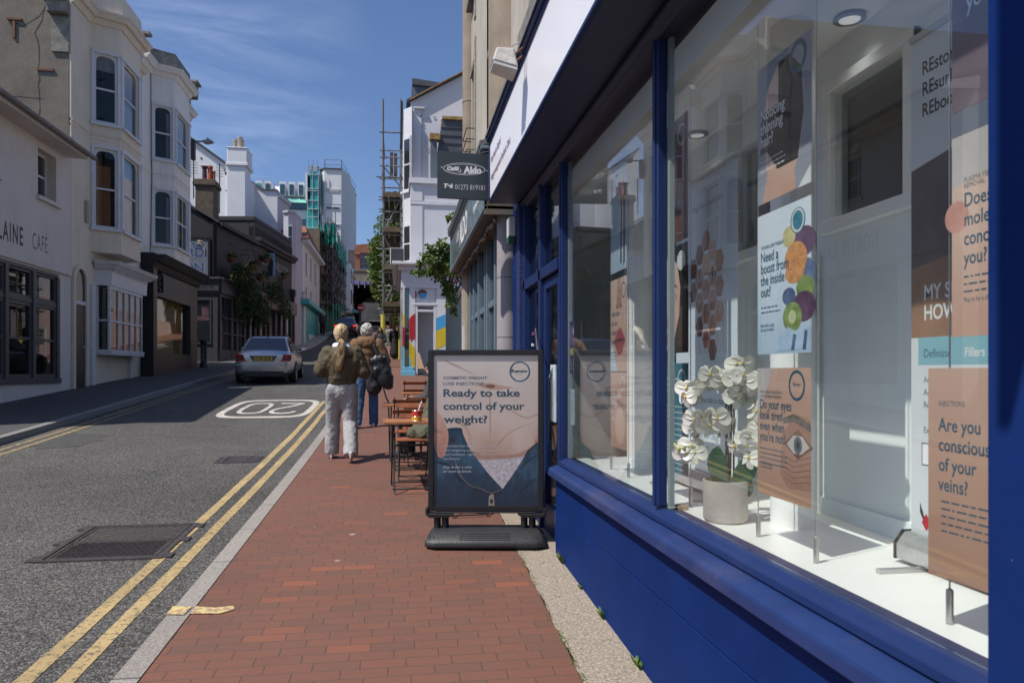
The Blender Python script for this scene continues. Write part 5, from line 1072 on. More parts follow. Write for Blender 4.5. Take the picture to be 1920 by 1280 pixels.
# upper, taller block of the pub
q = MB(PF); wall(q, 5.2, 12.2, 1.2, 9.1, -.3, 0, []); q.box(5.2, 12.2, -6, -.31, 1.2, 9.4); q.build('wall', m_pub, pub)
q = MB(PF); q.box(5.2, 12.3, -.2, .35, 8.35, 8.55); q.box(5.2, 12.3, -.2, .22, 8.2, 8.349); q.box(5.15, 12.2, -6, .02, 9.4, 9.62); q.box(5.2, 12.2, -.31, .0, 8.56, 9.4); q.build('cornice', m_pub, pub, .02)
zc = 7.35; text('LORD   NELSON', .62, PF, 6.3, zc, .012, mat('pub_letter_grey', (0.16, 0.155, 0.15), .6), pub, bold=.02, sx=1.1)
q = MB(PF); q.box(5.4, 12.2, .001, .3, 5.0, 5.75); q.box(7.0, 12.1, .301, .34, 5.05, 5.7); q.build('fascia', mat('pub_fascia', (0.12, 0.11, 0.105), .6), pub, .01)
for s_ in (6.6, 9.2): sash(PF, s_, s_+.9, 5.95, 7.1, pub, t=.04, cols=2, back=False, m=m_publ, gm=MATS['dark_pane'])
# picture sign: a figure in dark coat, built as a plain painted panel
pic = thing('pub_sign', 'hanging picture board of a figure in a dark coat on the pub front', 'sign', (VX(507, 42.5), 42.5, 6.0))
pu = 42.5; pz = lambda y: ZY(y, pu, -6.5); a, b = VX(500, pu), VX(515, pu)
q = MB(); q.box(a, b, pu-.03, pu+.03, pz(518), pz(475)); q.build('board', mat('painted_sky', (0.25, 0.42, 0.62), .5, .35, 4), pic)
q = MB(); c_ = (a+b)/2; q.prism([(c_-.1, pz(518)), (c_-.13, pz(500)), (c_-.14, pz(488)), (c_-.05, pz(485)), (c_+.05, pz(485)), (c_+.14, pz(489)), (c_+.12, pz(502)), (c_+.1, pz(518))], pu-.04, pu-.031, 'y'); q.build('painted_coat', m_blacki, pic)
q = MB(); q.disc((c_, pu-.045, pz(482)), .05, .07); q.build('painted_head', m_skin2, pic)
q = MB(); q.box(a, b, pu-.05, pu+.05, pz(475)+.001, pz(472)); q.build('frame', m_blackp, pic)
# foliage helpers
def leaves(mb, c, r, n, size, seed, flat=1.0, gate=None, droop=0.0):
    rr = random.Random(seed)
    for _ in range(n):
        while True:
            x, y, z = rr.uniform(-1, 1), rr.uniform(-1, 1), rr.uniform(-1, 1)
            if x*x+y*y+z*z <= 1: break
        p = Vector((c[0]+x*r[0], c[1]+y*r[1], c[2]+z*r[2]))
        if gate and not gate(p): continue
        a = Vector((rr.uniform(-1, 1), rr.uniform(-1, 1), rr.uniform(-.6, .6)-droop)).normalized(); b_ = a.cross(Vector((rr.uniform(-1, 1), rr.uniform(-1, 1), rr.uniform(-1, 1)))).normalized(); s_ = size*rr.uniform(.6, 1.25)
        mb.quad(p, p+a*s_*.5+b_*s_*.28, p+a*s_, p+a*s_*.5-b_*s_*.28)
def leafmat(name, c1, c2, trans=.25):
    if name in MATS: return MATS[name]
    m = bpy.data.materials.new(name); MATS[name] = m; t, b, o = nodes(m)
    c = add(t, 'ShaderNodeTexCoord'); n = add(t, 'ShaderNodeTexNoise', Scale=9.0, Detail=3.0); t.links.new(c.outputs['Object'], n.inputs['Vector'])
    mx = add(t, 'ShaderNodeMixRGB'); mx.inputs[1].default_value = (*c1, 1); mx.inputs[2].default_value = (*c2, 1)
    r = add(t, 'ShaderNodeMapRange'); r.inputs['From Min'].default_value = .35; r.inputs['From Max'].default_value = .65; t.links.new(n.outputs['Fac'], r.inputs[0]); t.links.new(r.outputs[0], mx.inputs[0]); t.links.new(mx.outputs[0], b.inputs['Base Color']); b.inputs['Roughness'].default_value = .55
    tr = add(t, 'ShaderNodeBsdfTranslucent'); t.links.new(mx.outputs[0], tr.inputs[0]); ms = add(t, 'ShaderNodeMixShader'); ms.inputs[0].default_value = trans
    t.links.new(b.outputs[0], ms.inputs[1]); t.links.new(tr.outputs[0], ms.inputs[2]); t.links.new(ms.outputs[0], o.inputs[0])
    return m
m_lf = leafmat('green_leaves', (0.06, 0.115, 0.018), (0.15, 0.22, 0.045)); m_ivy = leafmat('ivy_leaves', (0.018, 0.045, 0.012), (0.045, 0.085, 0.02)); m_flo = mat('orange_flowers', (0.55, 0.13, 0.03), .6); m_yfl = mat('yellow_flowers', (0.6, 0.42, 0.03), .6); m_bask = mat('wicker_basket', (0.14, 0.07, 0.03), .9, .3, 20)
m_bark = mat('bark', (0.09, 0.07, 0.05), .9, .3, 10, .5, 30)
def basket(px, py, s_, flm, lab):
    u = 35+s_*.99; v = -8+s_*.133+.55; z = ZY(py, u, v); x = VX(px, u)
    t = thing('hanging_basket', lab, 'hanging basket', (x, u, z), group='flower baskets hanging on the dark pub')
    q = MB(); q.lathe([(.04, z-.22), (.16, z-.14), (.24, z), (.22, z+.01)], x, u, 14); q.build('basket', m_bask, t, smooth=True)
    q = MB(); leaves(q, (x, u, z+.08), (.32, .28, .16), 260, .09, int(px)); q.build('foliage', m_ivy, t)
    q = MB(); leaves(q, (x, u, z+.12), (.3, .26, .14), 60, .06, int(px)+1); q.build('flowers', flm, t)
    q = MB(); q.tube([(x-.22, u, z), (x, u, z+.75)], .008, 4); q.tube([(x+.22, u, z), (x, u, z+.75)], .008, 4); q.tube([(x, u, z+.75), (x-.5, u+.05, z+.75)], .015, 5); q.build('bracket', m_blackp, t)
basket(433, 484, 1.6, m_yfl, 'first hanging basket from the name board on the pub, sparse trailing grass'); basket(475, 497, 3.4, m_flo, 'second hanging basket on the pub with orange flowers, low over the ivy'); basket(468, 507, 3.0, m_yfl, 'hanging basket just below the second, yellow flowers, over the ivy')
basket(498, 486, 6.2, m_yfl, 'hanging basket with bright yellow flowers just left of the picture board'); basket(488, 520, 5.0, m_yfl, 'low hanging basket with yellow flowers in the middle of the pub front'); basket(532, 517, 10.2, m_flo, 'furthest hanging basket at the far end of the pub')
ivy = thing('ivy', 'long mass of trailing ivy with orange flowers along the dark pub front', 'climbing plant', (-7.4, 37, 5.2))
q = MB(PF); rr = random.Random(9)
leaves(q, (1.7, .55, 5.95), (1.6, .35, .5), 1600, .11, 21, droop=.4); leaves(q, (3.0, .5, 5.2), (1.5, .35, .95), 2600, .11, 22, droop=.6); leaves(q, (4.6, .5, 4.75), (1.1, .35, .85), 1600, .11, 23, droop=.6); leaves(q, (7.2, .5, 5.9), (1.3, .35, .6), 1200, .11, 24, droop=.5); leaves(q, (8.9, .5, 5.2), (1.0, .3, .7), 900, .11, 25, droop=.5); leaves(q, (1.0, .6, 6.3), (.5, .3, .3), 500, .12, 26)
for k in range(46): s_ = rr.uniform(1, 5.6); z = rr.uniform(4.1, 5.2); leaves(q, (s_, .55, z), (.08, .08, .5), 40, .1, 40+k, droop=.9)
q.build('foliage', m_ivy, ivy)
q = MB(PF); 
for k in range(18): leaves(q, (rr.uniform(.6, 9.5), .85, rr.uniform(5.0, 6.2)), (.05, .05, .04), 5, .08, 100+k)
q.build('flowers', m_flo, ivy)
q = MB(PF); q.tube([(1.2, .5, 6.2), (1.8, .7, 6.6), (2.2, .8, 7.0), (2.25, .8, 7.3)], .03, 5, .01); q.build('stem', leafmat('young_shoot', (0.25, 0.3, 0.08), (0.4, 0.4, 0.15)), ivy)
# bollard and black box by the side street
bo = thing('bollard', 'short black bollard with pale graffiti at the mouth of the side street', 'bollard', (VX(382, 31), 31, gz(31)-.3))
x = VX(382, 31.4); z0 = ZY(686, 31.4, x)-.05; q = MB(); q.lathe([(.16, z0), (.16, z0+.1), (.12, z0+.15), (.12, z0+.95), (.15, z0+1.0), (.15, z0+1.06), (.1, z0+1.1)], x, 31.4, 14); q.build('post', m_blackp, bo, smooth=True, autos=35)
q = MB(); rr = random.Random(6)
for k in range(9): z = z0+.25+k*.075; q.tube([(x-.07, 31.4-.115, z), (x+rr.uniform(-.02, .06), 31.4-.13, z+rr.uniform(-.03, .05)), (x+.03, 31.4-.135, z+.05)], .008, 4)
q.build('graffiti', m_net, bo)
tb = tag(MB().box(VX(351, 31.2), VX(361, 31.2), 31.0, 31.3, 1.5, ZY(630, 31.2, -8.6)).build('utility_box', m_blackp, bevel=.01), 'tall plain black utility box against the end of the coffee shop', 'utility box')
# ================================================================ buildings further up on the left
m_gw = mat('white_gable_render', (0.66, 0.66, 0.68), .8, .06, .6, .1, 30, streak=.25, dcol=(0.35, 0.32, 0.3)); m_mauve = mat('mauve_render', (0.42, 0.40, 0.44), .8, .08, 1)
def PXF(u): return (lambda x: VX(x, u)), (lambda y, v=-8.0: ZY(y, u, v))
g = thing('gable_house', 'big white gable end with tall chimney stack rising behind the dark pub', 'house', (-10, 47.2, 2)); X, Z = PXF(47.2)
q = MB(); q.prism([(X(330), 3), (X(462), 3), (X(462), Z(330)), (X(429), Z(315)), (X(362), Z(270)), (X(330), Z(250))], 47.2, 55, 'y'); q.build('wall', m_gw, g)
q = MB(); q.prism([(X(429), Z(314)), (X(362), Z(269)), (X(330), Z(249)), (X(330), Z(245)), (X(362), Z(266)), (X(429), Z(311))], 47.0, 55.2, 'y'); q.build('roof', m_slate, g)
q = MB(); q.box(X(429), X(464), 46.6, 48.2, 3, Z(318)); q.box(X(428), X(469), 46.5, 48.3, Z(318)+.001, Z(312)); q.box(X(430), X(467), 46.55, 48.2, Z(312)+.001, Z(286)); q.box(X(429), X(468), 46.5, 48.3, Z(286)+.001, Z(284)); q.build('chimney', m_gw, g, .03)
for a, b, y in ((435, 443.5, 263), (444, 454, 258), (453, 457, 263)):
    q = MB(); cx_ = (X(a)+X(b))/2; r_ = (X(b)-X(a))/2; q.lathe([(r_, Z(284)), (r_*.95, Z(y)-.15), (r_*1.08, Z(y)-.12), (r_*1.08, Z(y)), (r_*.8, Z(y))], cx_, 47.4, 14); q.build('pot', mat('buff_pot', (0.42, 0.36, 0.28), .8, .2, 5), g, smooth=True, autos=35)
q = MB()
for x, y, r_ in ((377.5, 302, .06), (424, 328, .09), (420.5, 322, .05), (424.5, 360, .05)): q.disc((X(x), 47.18, Z(y)), r_, r_, .02, 12)
q.build('vent_hole', m_blacki, g)
for x, y0, y1 in ((411.5, 306, 400), (363, 300, 372)):
    t = thing('aerial', 'thin television aerial pole %s' % ('right of the red chimney pots' if x > 400 else 'at the corner of the white bay house'), 'aerial', (X(x), 36.8 if x > 400 else 34, 7)); u = 36.8 if x > 400 else 34
    q = MB(); xx = VX(x, u); q.tube([(xx, u, ZY(y1, u, xx)), (xx, u, ZY(y0, u, xx))], .025, 5); q.build('pole', m_blackp, t)
    q = MB()
    for k in range(5): zz = ZY(y0+4+k*5, u, xx); q.tube([(xx-.15-.02*k, u, zz), (xx+.15, u+.1, zz)], .012, 4)
    q.build('rods', m_blackp, t)
g2 = thing('white_house', 'plain white rendered block with mauve street front between the big gable and the pub', 'house', (-8, 52, 3)); X, Z = PXF(50.0)
q = MB(); q.prism([(X(462), 3), (X(520), 3), (X(520), Z(357)), (X(494), Z(357)), (X(466), Z(338)), (X(462), Z(337))], 50, 50.4, 'y'); q.build('wall', m_gw, g2)
q = MB(); q.prism([(X(521), Z(358)), (X(494), Z(358)), (X(462), Z(338)), (X(462), Z(335)), (X(494), Z(355.5)), (X(521), Z(355.5))], 49.9, 50.5, 'y'); q.build('coping', m_slate, g2)
MF = frame(X(520), 50.0, 0, PA); zt_ = Z(357)
q = MB(MF); wall(q, 0, 2.8, 3, zt_-.4, -.3, 0, []); q.box(0, 2.8, -5, .12, zt_-.399, zt_-.1); q.build('wall', m_mauve, g2)
for s_, z0 in ((1.2, 8.6), (1.2, 5.8)):
    q = MB(MF); q.prism([(s_-.2, 0), (s_, .5), (s_+1.3, .5), (s_+1.5, 0)], z0-.3, z0+2.2, 'z'); by = q.build('bay', m_mauve, g2)
    q = MB(MF)
    for a in (.15, .75): q.box(s_+a, s_+a+.45, .5, .53, z0, z0+1.8)
    q.box(s_-.17, s_-.02, .1, .47, z0, z0+1.8)
    q.build('pane', MATS['dark_pane'], by)
q = MB(MF); q.prism([(.95, 0), (1.15, .62), (2.6, .62), (2.75, 0)], 10.82, 10.95, 'z'); q.build('bay_roof', m_slate, g2)
mv = thing('bay_house', 'narrow mauve-grey bay-fronted house at the far end of the pub', 'house', (-6.3, 47.5, 3)); q = MB(); u = 47.3; X, Z = PXF(u)
q.prism([(X(531), 47.4), (X(541), 47.2), (X(553), 47.6), (X(556), 50), (X(531), 50)], 3, Z(400, -6), 'z'); q.build('wall', m_mauve, mv)
q = MB(); q.prism([(X(530), 47.3), (X(541), 47.05), (X(554), 47.5), (X(557), 50), (X(530), 50)], Z(400, -6)+.001, Z(396, -6), 'z'); q.build('cornice', m_mauve, mv)
for y0, y1 in ((468, 424), (540, 495)):
    q = MB(); q.box(X(541.5), X(549), 47.0, 47.15, Z(y0, -6), Z(y1, -6)); w_ = q.build('window', m_frw, mv)
    q = MB(); 
    for a, b in ((542.2, 545), (545.6, 548.3)): q.box(X(a), X(b), 46.97, 46.999, Z(y0-1.5, -6), Z((y0+y1)/2+1, -6)); q.box(X(a), X(b), 46.97, 46.999, Z((y0+y1)/2-1, -6), Z(y1+2, -6))
    q.build('pane', MATS['dark_pane'], w_)
q = MB(); q.box(X(531), X(553), 46.9, 47.3, 3, Z(556, -6)); q.box(X(530), X(556), 46.6, 47.3, Z(556, -6)+.001, Z(545, -6)); q.build('shopfront', m_blackp, mv)
# turquoise shop
m_turq = mat('turquoise_paint', (0.06, 0.34, 0.36), .5, .08, 3); m_tile = mat('clay_tiles', (0.25, 0.085, 0.04), .85, .4, 6, .4, 20); m_off = mat('offwhite_render', (0.58, 0.56, 0.54), .8, .06, 1)
tu = thing('corner_shop', 'white corner building with red clay roof over a turquoise shopfront', 'corner shop', (-6.4, 50, gz(50))); u = 50.0; X, Z = PXF(u); vv = -6.4
zz = lambda y: ZY(y, u, vv)
TS = frame(X(567.5), u, 0, pi/2+.0)
q = MB(); q.box(X(540), X(567.5), u, u+.3, 3, zz(449)); q.build('wall', m_gw, tu)
q = MB(TS); wall(q, 0.3, 10.5, 3, zz(449), -.3, 0, [(1.5, 2.3, 8.0, 9.6), (4.2, 5.0, 8.0, 9.6), (7, 7.8, 8, 9.6), (1.5, 2.3, 5.9, 7.3), (4.2, 5.0, 5.9, 7.3)]); q.build('wall', m_off, tu)
q = MB(TS)
for a, b in ((1.5, 8), (4.2, 8), (7, 8), (1.5, 5.9), (4.2, 5.9)): q.box(a, a+.8, -.2, -.15, b, b+1.6)
q.build('pane', MATS['dark_pane'], tu)
q = MB(TS); zr = zz(449); pk = zz(433)+.5
pk = ZY(431, 59, -7); q.hexa([(-.4, -4.5, zr), (10.6, -4.5, zr), (10.6, .4, zr), (-.4, .4, zr)], [(7.5, -1.8, pk), (9.6, -1.8, pk), (9.6, -.7, pk), (7.5, -.7, pk)]); q.build('roof', m_tile, tu)
q = MB(TS); q.box(-.3, 10.6, .001, .42, zr-.18, zr-.001); q.build('eaves', m_frw, tu)
q = MB(); q.box(X(540), X(567.4), u-.12, u, 3, zz(572)); q.build('shopfront', m_turq, tu); q = MB(); q.box(X(539), X(568)+.3, u-.6, u, zz(571), zz(561)); q.box(X(567.5)-.0, X(567.5)+.5, u-.599, u+10, zz(571)+.01, zz(561)-.01); q.build('fascia', m_turq, tu, .02)
q = MB(); q.box(X(540), X(568)+.1, u-.2, u-.001, zz(558), zz(549)); q.build('name_band', m_off, tu); text('STREET', .25, frame(X(547), u-.2, 0, 0), .1, zz(551.5), .002, m_blacki, tu)
q = MB(TS); q.box(.0, .9, -.001, .1, 3, zz(572)); q.box(2.5, 9.5, -.001, .1, 3, 4.2); q.build('corner_pier', m_off, tu)
q = MB(TS); q.box(.9, 2.5, .0, .12, 3, zz(572)); q.box(2.6, 9.4, 0, .08, 4.2, zz(572)); q.build('shop_side', m_turq, tu)
q = MB(); q.box(X(547), X(558), u-.16, u-.121, zz(614), zz(592)); q.build('notice_board', mat('grey_notice', (0.13, 0.12, 0.11), .6, .3, 8), tu)
pl = tag(MB().tube([(X(559), 48.8, gz(48.8)-.2), (X(559), 48.8, ZY(565, 48.8, -6.3))], .05, 6).build('sign_post', mat('lamp_arm_grey', (0.2, 0.2, 0.21), .5)), 'thin grey post with small signs in front of the turquoise shop', 'sign post')
# brown building and scaffolding
m_brown = mat('brown_brickwork', (0.17, 0.13, 0.095), .9, .2, 2)
bb = thing('brown_building', 'brown brick building behind the scaffolding on the left, above the red clay roof', 'building', (-6, 61, 4.7)); u = 61.2; X, Z = PXF(u)
q = MB(); q.box(X(552), X(598), u+1, u+1.4, 4, Z(425)); q.box(X(598)-.4, X(598), u+.4, 82, 4, Z(425)-.01); q.build('wall', m_brown, bb)
q = MB(frame(X(598), u, 0, pi/2)); 
for a in (2, 5.5, 9, 13, 17): 
    for b in (7.5, 10.5, 13): q.box(a, a+1, .001, .05, b, b+1.6)
q.build('pane', MATS['dark_pane'], bb)
q = MB(frame(X(598), u, 0, pi/2)); q.box(0, 20, .001, .3, 4, 7.0); q.build('shopfront', mat('dark_shopfront', (0.03, 0.028, 0.03), .6, .5, 1.5), bb)
m_pole = mat('scaffold_tube', (0.15, 0.15, 0.155), .6, .3, 8, metal=.2); m_plank = mat('scaffold_board', (0.10, 0.075, 0.05), .9, .4, 6); m_net_ = mat('green_netting', (0.0, 0.20, 0.13), .7, .3, 5); m_gpo = mat('green_wrap', (0.03, 0.32, 0.20), .6, .1)
def scaffold(t, x0, x1, y0, y1, zb, levels, nx, ny, seed, diag=True, wrap=None, top=1.2, boards=True):
    """tubes, ledgers, braces and boards; zb(y)=ground height"""
    rr = random.Random(seed); q = MB(); xs = [x0+(x1-x0)*i/(nx-1) for i in range(nx)]; ys = [y0+(y1-y0)*i/(ny-1) for i in range(ny)]
    for i, x in enumerate(xs):
        for y in ys: q.tube([(x, y, zb(y)), (x+rr.uniform(-.03, .03), y, levels[-1]+top+rr.uniform(-.3, 1.6))], .045, 5)
    q.build('standards', m_pole, t)
    q = MB()
    for z in levels:
        for dz in (0, 1.0):
            for x in xs: q.tube([(x, y0-.4, z+dz), (x, y1+.4, z+dz)], .035, 4)
            for y in ys: q.tube([(x0-rr.uniform(.1, .3), y, z+dz-.06), (x1+rr.uniform(.1, .3), y, z+dz-.06)], .035, 4)
    q.build('ledgers', m_pole, t)
    if diag:
        q = MB()
        for a, b in zip(levels, levels[1:]):
            for i in range(ny-1): q.tube([(x0 if rr.random() < .5 else x1, ys[i], a), (x1, ys[i+1], b)], .03, 4)
            q.tube([(x0, y0, a), (x1, y0, b)] if rr.random() < .5 else [(x1, y0, a), (x0, y0, b)], .03, 4)
        q.build('braces', m_pole, t)
    if boards:
        q = MB()
        for z in levels:
            n = max(3, int((x1-x0)/.25))
            for k in range(n): 
                x = x0+(x1-x0)*k/n; q.box(x+.01, x+(x1-x0)/n-.02, y0-.2, y1+.2, z+.04, z+.08)
            q.box(x0, x1, y0-.2, y0-.16, z+.081, z+.25)
        q.build('boards', m_plank, t)
    if wrap:
        q = MB()
        for x in xs:
            for y in ys: q.tube([(x, y, zb(y)), (x, y, zb(y)+2.4)], .075, 8)
        q.build('wrapped_poles', wrap, t)
sc1 = thing('scaffolding', 'tall scaffolding with green netting and green wrapped poles on the left side of the street', 'scaffolding', (-5.5, 66, 5))
X, Z = PXF(63.0); xa = X(600); xb = X(617)
scaffold(sc1, xa+.1, xb+.3, 63, 78, lambda y: gz(y), [Z(575, -5), Z(548, -5), Z(520, -5), Z(494, -5), Z(466, -5), Z(440, -5)], 3, 6, 5, wrap=m_gpo)
q = MB(); rr = random.Random(8); y0 = Z(455, -5); y1 = Z(420, -5)
for (xs_, ya, yb) in ((xa, 63, 63), ):
    n = 14; ids = [q.pts([(xa-.1+(xb+.6-xa)*k/n, 62.8+.1*sin(k*1.9), y0+rr.uniform(-.5, .8)), (xa-.1+(xb+.6-xa)*k/n, 62.8+.1*sin(k*2.3), y1+rr.uniform(-.2, .1))]) for k in range(n+1)]
    for k in range(n): 
        if k not in (3, 4, 9): q.face((ids[k], ids[k+1], ids[k+1]+1, ids[k]+1))
n = 22; ids = [q.pts([(xb+.4+.1*sin(k*1.7), 63+k*.7, y0-k*.03+rr.uniform(-.5, .3)), (xb+.4+.1*sin(k*1.1), 63+k*.7, y1+rr.uniform(-.5, .1))]) for k in range(n+1)]
for k in range(n): 
    if k % 5 != 4: q.face((ids[k], ids[k+1], ids[k+1]+1, ids[k]+1))
q.build('netting', m_net_, sc1, smooth=True)
# narrow white house
nh = thing('white_house', 'narrow white house beyond the left scaffolding, beside the railway bridge', 'house', (-6, 80, 6)); u = 79.0; X, Z = PXF(u)
q = MB(); q.box(X(628), X(645), u, u+6, 5, Z(492, -6)); q.build('wall', m_gw, nh); q = MB(); q.hexa([(X(628), u-.1, Z(492, -6)), (X(650), u-.1, Z(492, -6)), (X(650), u+9, Z(492, -6)), (X(628), u+9, Z(492, -6))], [(X(630), u+3, Z(480, -6)), (X(642), u+3, Z(480, -6)), (X(642), u+6, Z(480, -6)), (X(630), u+6, Z(480, -6))]); q.build('roof', m_tile, nh)
NF = frame(X(645), u, 0, pi/2); q = MB(NF); wall(q, 0.01, 9, 5, Z(492, -6), -.3, 0, []); 
for a in (1.2, 4.5): q.prism([(a-.3, 0), (a, .6), (a+1.6, .6), (a+1.9, 0)], 8.2, 13.0, 'z')
q.build('bay', m_gw, nh); q = MB(NF)
for a in (1.2, 4.5):
    for z in (8.8, 11): q.box(a+.1, a+.7, .6, .63, z, z+1.5); q.box(a+.9, a+1.5, .6, .63, z, z+1.5)
q.build('pane', MATS['dark_pane'], nh); q = MB(NF); q.box(0, 9, .0, .4, 5, 8.0); q.build('shopfront', mat('dark_shopfront', (0.03, 0.028, 0.03), .6, .5, 1.5), nh)
# ---- white tower block with teal glazing
m_tow = mat('tower_white', (0.62, 0.63, 0.65), .8, .08, .12, dirt=.25, dcol=(0.4, 0.37, 0.32)); m_teg = mat('teal_glass', (0.02, 0.27, 0.26), .3, .2, .5, spec=.8); m_teb = mat('blue_glass', (0.015, 0.06, 0.09), .1, .3, .5, spec=.8); m_cop = mat('verdigris_copper', (0.16, 0.42, 0.36), .7, .25, .6)
tw = thing('tower_block', 'tall white office tower with narrow slot windows, teal glass stair shaft and rooftop railings', 'office tower', (-12, 150, 11)); u = 150.0; X, Z = PXF(u); zt2 = lambda y: ZY(y, u, -12)
q = MB(); P = [(X(599), 151.5), (X(608), u), (X(640), u), (X(640)+1.2, 153), (X(665)-.9, 172), (X(640)-2, 176), (X(599), 172)]
q.prism(P, 8, zt2(318), 'z'); q.build('wall', m_tow, tw)
q = MB(); q.prism([(a, b) for a, b in [(X(598), 151), (X(608), u-.3), (X(641), u-.3), (X(666)-.9, 172), (X(640)-2, 177), (X(598), 172)]], zt2(318)+.01, zt2(316), 'z'); q.build('roof', mat('dark_felt', (0.06, 0.06, 0.06), .8), tw)
q = MB()
for y in (358, 384, 422, 460): q.box(X(608.5), X(640), u-.05, u-.001, zt2(y), zt2(y)+.1)
q.build('movement_joint', mat('joint_grey', (0.3, 0.3, 0.3), .8), tw)
for y0, y1, mm in ((361, 354, None), (394, 387, m_teb), (427, 420, m_teb)):
    q = MB(); q.box(X(611), X(637), u-.12, u, zt2(y0), zt2(y1)); w_ = q.build('window', m_tow, tw); q = MB()
    for a, b in ((611.8, 623.5), (624.5, 636)): q.box(X(a), X(b), u-.16, u-.121, zt2(y0)+.15, zt2(y1)-.15)
    q.build('pane', mm or mat('louvre', (0.4, 0.39, 0.37), .8), w_)
q = MB(); 
for x in (580, 588, 596): q.box(X(x), X(x+.4), 148.8, 149, zt2(303), zt2(326))
for a, b, y0 in ((609, u, 300), (640, u, 297), (648, 158, 300), (656, 165, 300), (664, 172, 300)): q.tube([(X(a) if b == u else VX(a, b), b, zt2(318)), (X(a) if b == u else VX(a, b), b, zt2(300))], .09, 4)
for dz in (.9, 1.9): q.tube([(X(608), u, zt2(318)+dz), (X(640), u, zt2(318)+dz), (X(665)-.9, 172, zt2(318)+dz)], .05, 4)
q.build('railing', m_pole, tw)
q = MB(); a, b = X(577), X(598); q.prism([(a, 151), (X(583), 149), (b, 149), (b, 152), (a, 153)], zt2(395), zt2(326), 'z'); q.prism([(X(574), 150), (b, 150), (b, 153), (X(574), 153)], zt2(430), zt2(396), 'z'); q.build('stair_glazing', m_teg, tw)
q = MB(); 
for x in (577.5, 587, 598): q.box(X(x)-.03, X(x)+.03, 148.8, 149.1, zt2(430), zt2(326))
for y in (332, 358, 362, 380, 396, 410, 430): q.box(X(577), X(598), 148.75, 149.05, zt2(y)-.04, zt2(y)+.04)
q.box(X(574), X(577.4), 148.8, 152, zt2(380), zt2(328)); q.build('glazing_bar', m_tow, tw)
for a in (581, 593): q = MB(); q.box(X(a-3), X(a+3), 150.2, 152, zt2(325), zt2(314)); q.lathe([(.45, zt2(314)), (.5, zt2(312)), (.2, zt2(311))], X(a), 151, 12); q.build('rooftop_fan', mat('fan_grey', (0.3, 0.3, 0.29), .6, .4, 1), tw)
lo = thing('office_block', 'lower white office block with teal copper roof and dormers left of the tower', 'office block', (-22, 152, 11)); q = MB()
q.box(X(455), X(574), 153, 165, 8, zt2(378)); q.hexa([(X(455), 152.9, zt2(366)), (X(577), 152.9, zt2(366)), (X(577), 165, zt2(366)), (X(455), 165, zt2(366))], [(X(455), 156, zt2(340)), (X(572), 156, zt2(340)), (X(572), 165, zt2(340)), (X(455), 165, zt2(340))]); q.build('wall', m_tow, lo)
q = MB(); q.hexa([(X(455), 151.5, zt2(379)), (X(580), 151.5, zt2(379)), (X(580), 153, zt2(379)), (X(455), 153, zt2(379))], [(X(455), 152.8, zt2(368)), (X(576), 152.8, zt2(368)), (X(576), 153.2, zt2(368)), (X(455), 153.2, zt2(368))]); q.build('copper_roof', m_cop, lo)
for a in (475, 492.5, 520.5, 538, 556):
    q = MB(); q.box(X(a), X(a+12), 152.2, 156, zt2(365), zt2(339)); q.build('dormer', m_tow, lo)
    q = MB(); q.box(X(a+1.5), X(a+10), 152.1, 152.199, zt2(363.5), zt2(344)); q.build('pane', m_teb if a > 490 else m_teg, lo)
q = MB(); q.box(X(530), X(574), 151.9, 152.1, zt2(390), zt2(380)); q.box(X(550), X(576), 151.9, 152.1, zt2(425), zt2(408)); q.build('window_band', m_teb, lo)
q = MB(); q.box(X(455), X(574), 152.3, 152.5, zt2(408), zt2(391)); q.build('white_band', m_tow, lo)
q = MB(); 
for k in range(10): q.tube([(X(470+k*11), 157, zt2(340)), (X(470+k*11), 157, zt2(333.5))], .05, 4)
q.tube([(X(468), 157, zt2(334)), (X(572), 157, zt2(334))], .05, 4); q.build('railing', m_pole, lo)
# ---- railway bridge, its tunnel and the clad building
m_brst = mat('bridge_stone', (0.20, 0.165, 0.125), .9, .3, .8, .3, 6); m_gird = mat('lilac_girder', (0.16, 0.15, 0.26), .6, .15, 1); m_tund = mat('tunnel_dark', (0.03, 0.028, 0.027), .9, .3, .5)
br = thing('railway_bridge', 'brick and stone railway bridge with lilac girder over the dark road tunnel', 'railway bridge', (-2, 90, 7)); u = 90.0; X, Z = PXF(u); zb = lambda y: ZY(y, u, -3)
q = MB(); q.box(-16, X(656), u, 116, 4, zb(505)); q.box(X(652), 9, u+.3, u+.8, zb(530), zb(508)); q.box(X(650), 9, u+.2, u+1.0, zb(508)+.001, zb(504)); q.box(3.2, 14, u, 116, 4, zb(508)); q.build('abutment', m_brst, br)
q = MB(); q.prism([(X(654), zb(545)), (X(658), zb(538)), (X(663), zb(534)), (9, zb(532)), (9, zb(524)), (X(662), zb(527)), (X(656), zb(532)), (X(653), zb(540))], u-.2, u+.29, 'y'); q.build('girder', m_gird, br)
q = MB()
for k in range(14): x = X(660)+k*.72; q.box(x, x+.1, u-.28, u-.201, zb(540), zb(526))
q.build('girder_rib', mat('lilac_rib', (0.22, 0.21, 0.32), .6), br)
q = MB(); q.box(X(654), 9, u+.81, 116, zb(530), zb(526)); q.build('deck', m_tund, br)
q = MB()                                             # arch ring deep in the tunnel
N = 14; ac = VX(706, 104); zs = gz(104)+1.2
ar = [(ac+2.4*cos(pi*k/N), zs+2.4*sin(pi*k/N)) for k in range(N+1)]
q.prism([(9, gz(104)-1), (9, 13), (-7, 13), (-7, gz(104)-1)]+[(ac-2.4, gz(104)-1)]+ar[::-1]+[(ac+2.4, gz(104)-1)], 104, 105, 'y'); q.build('inner_arch', m_tund, br)
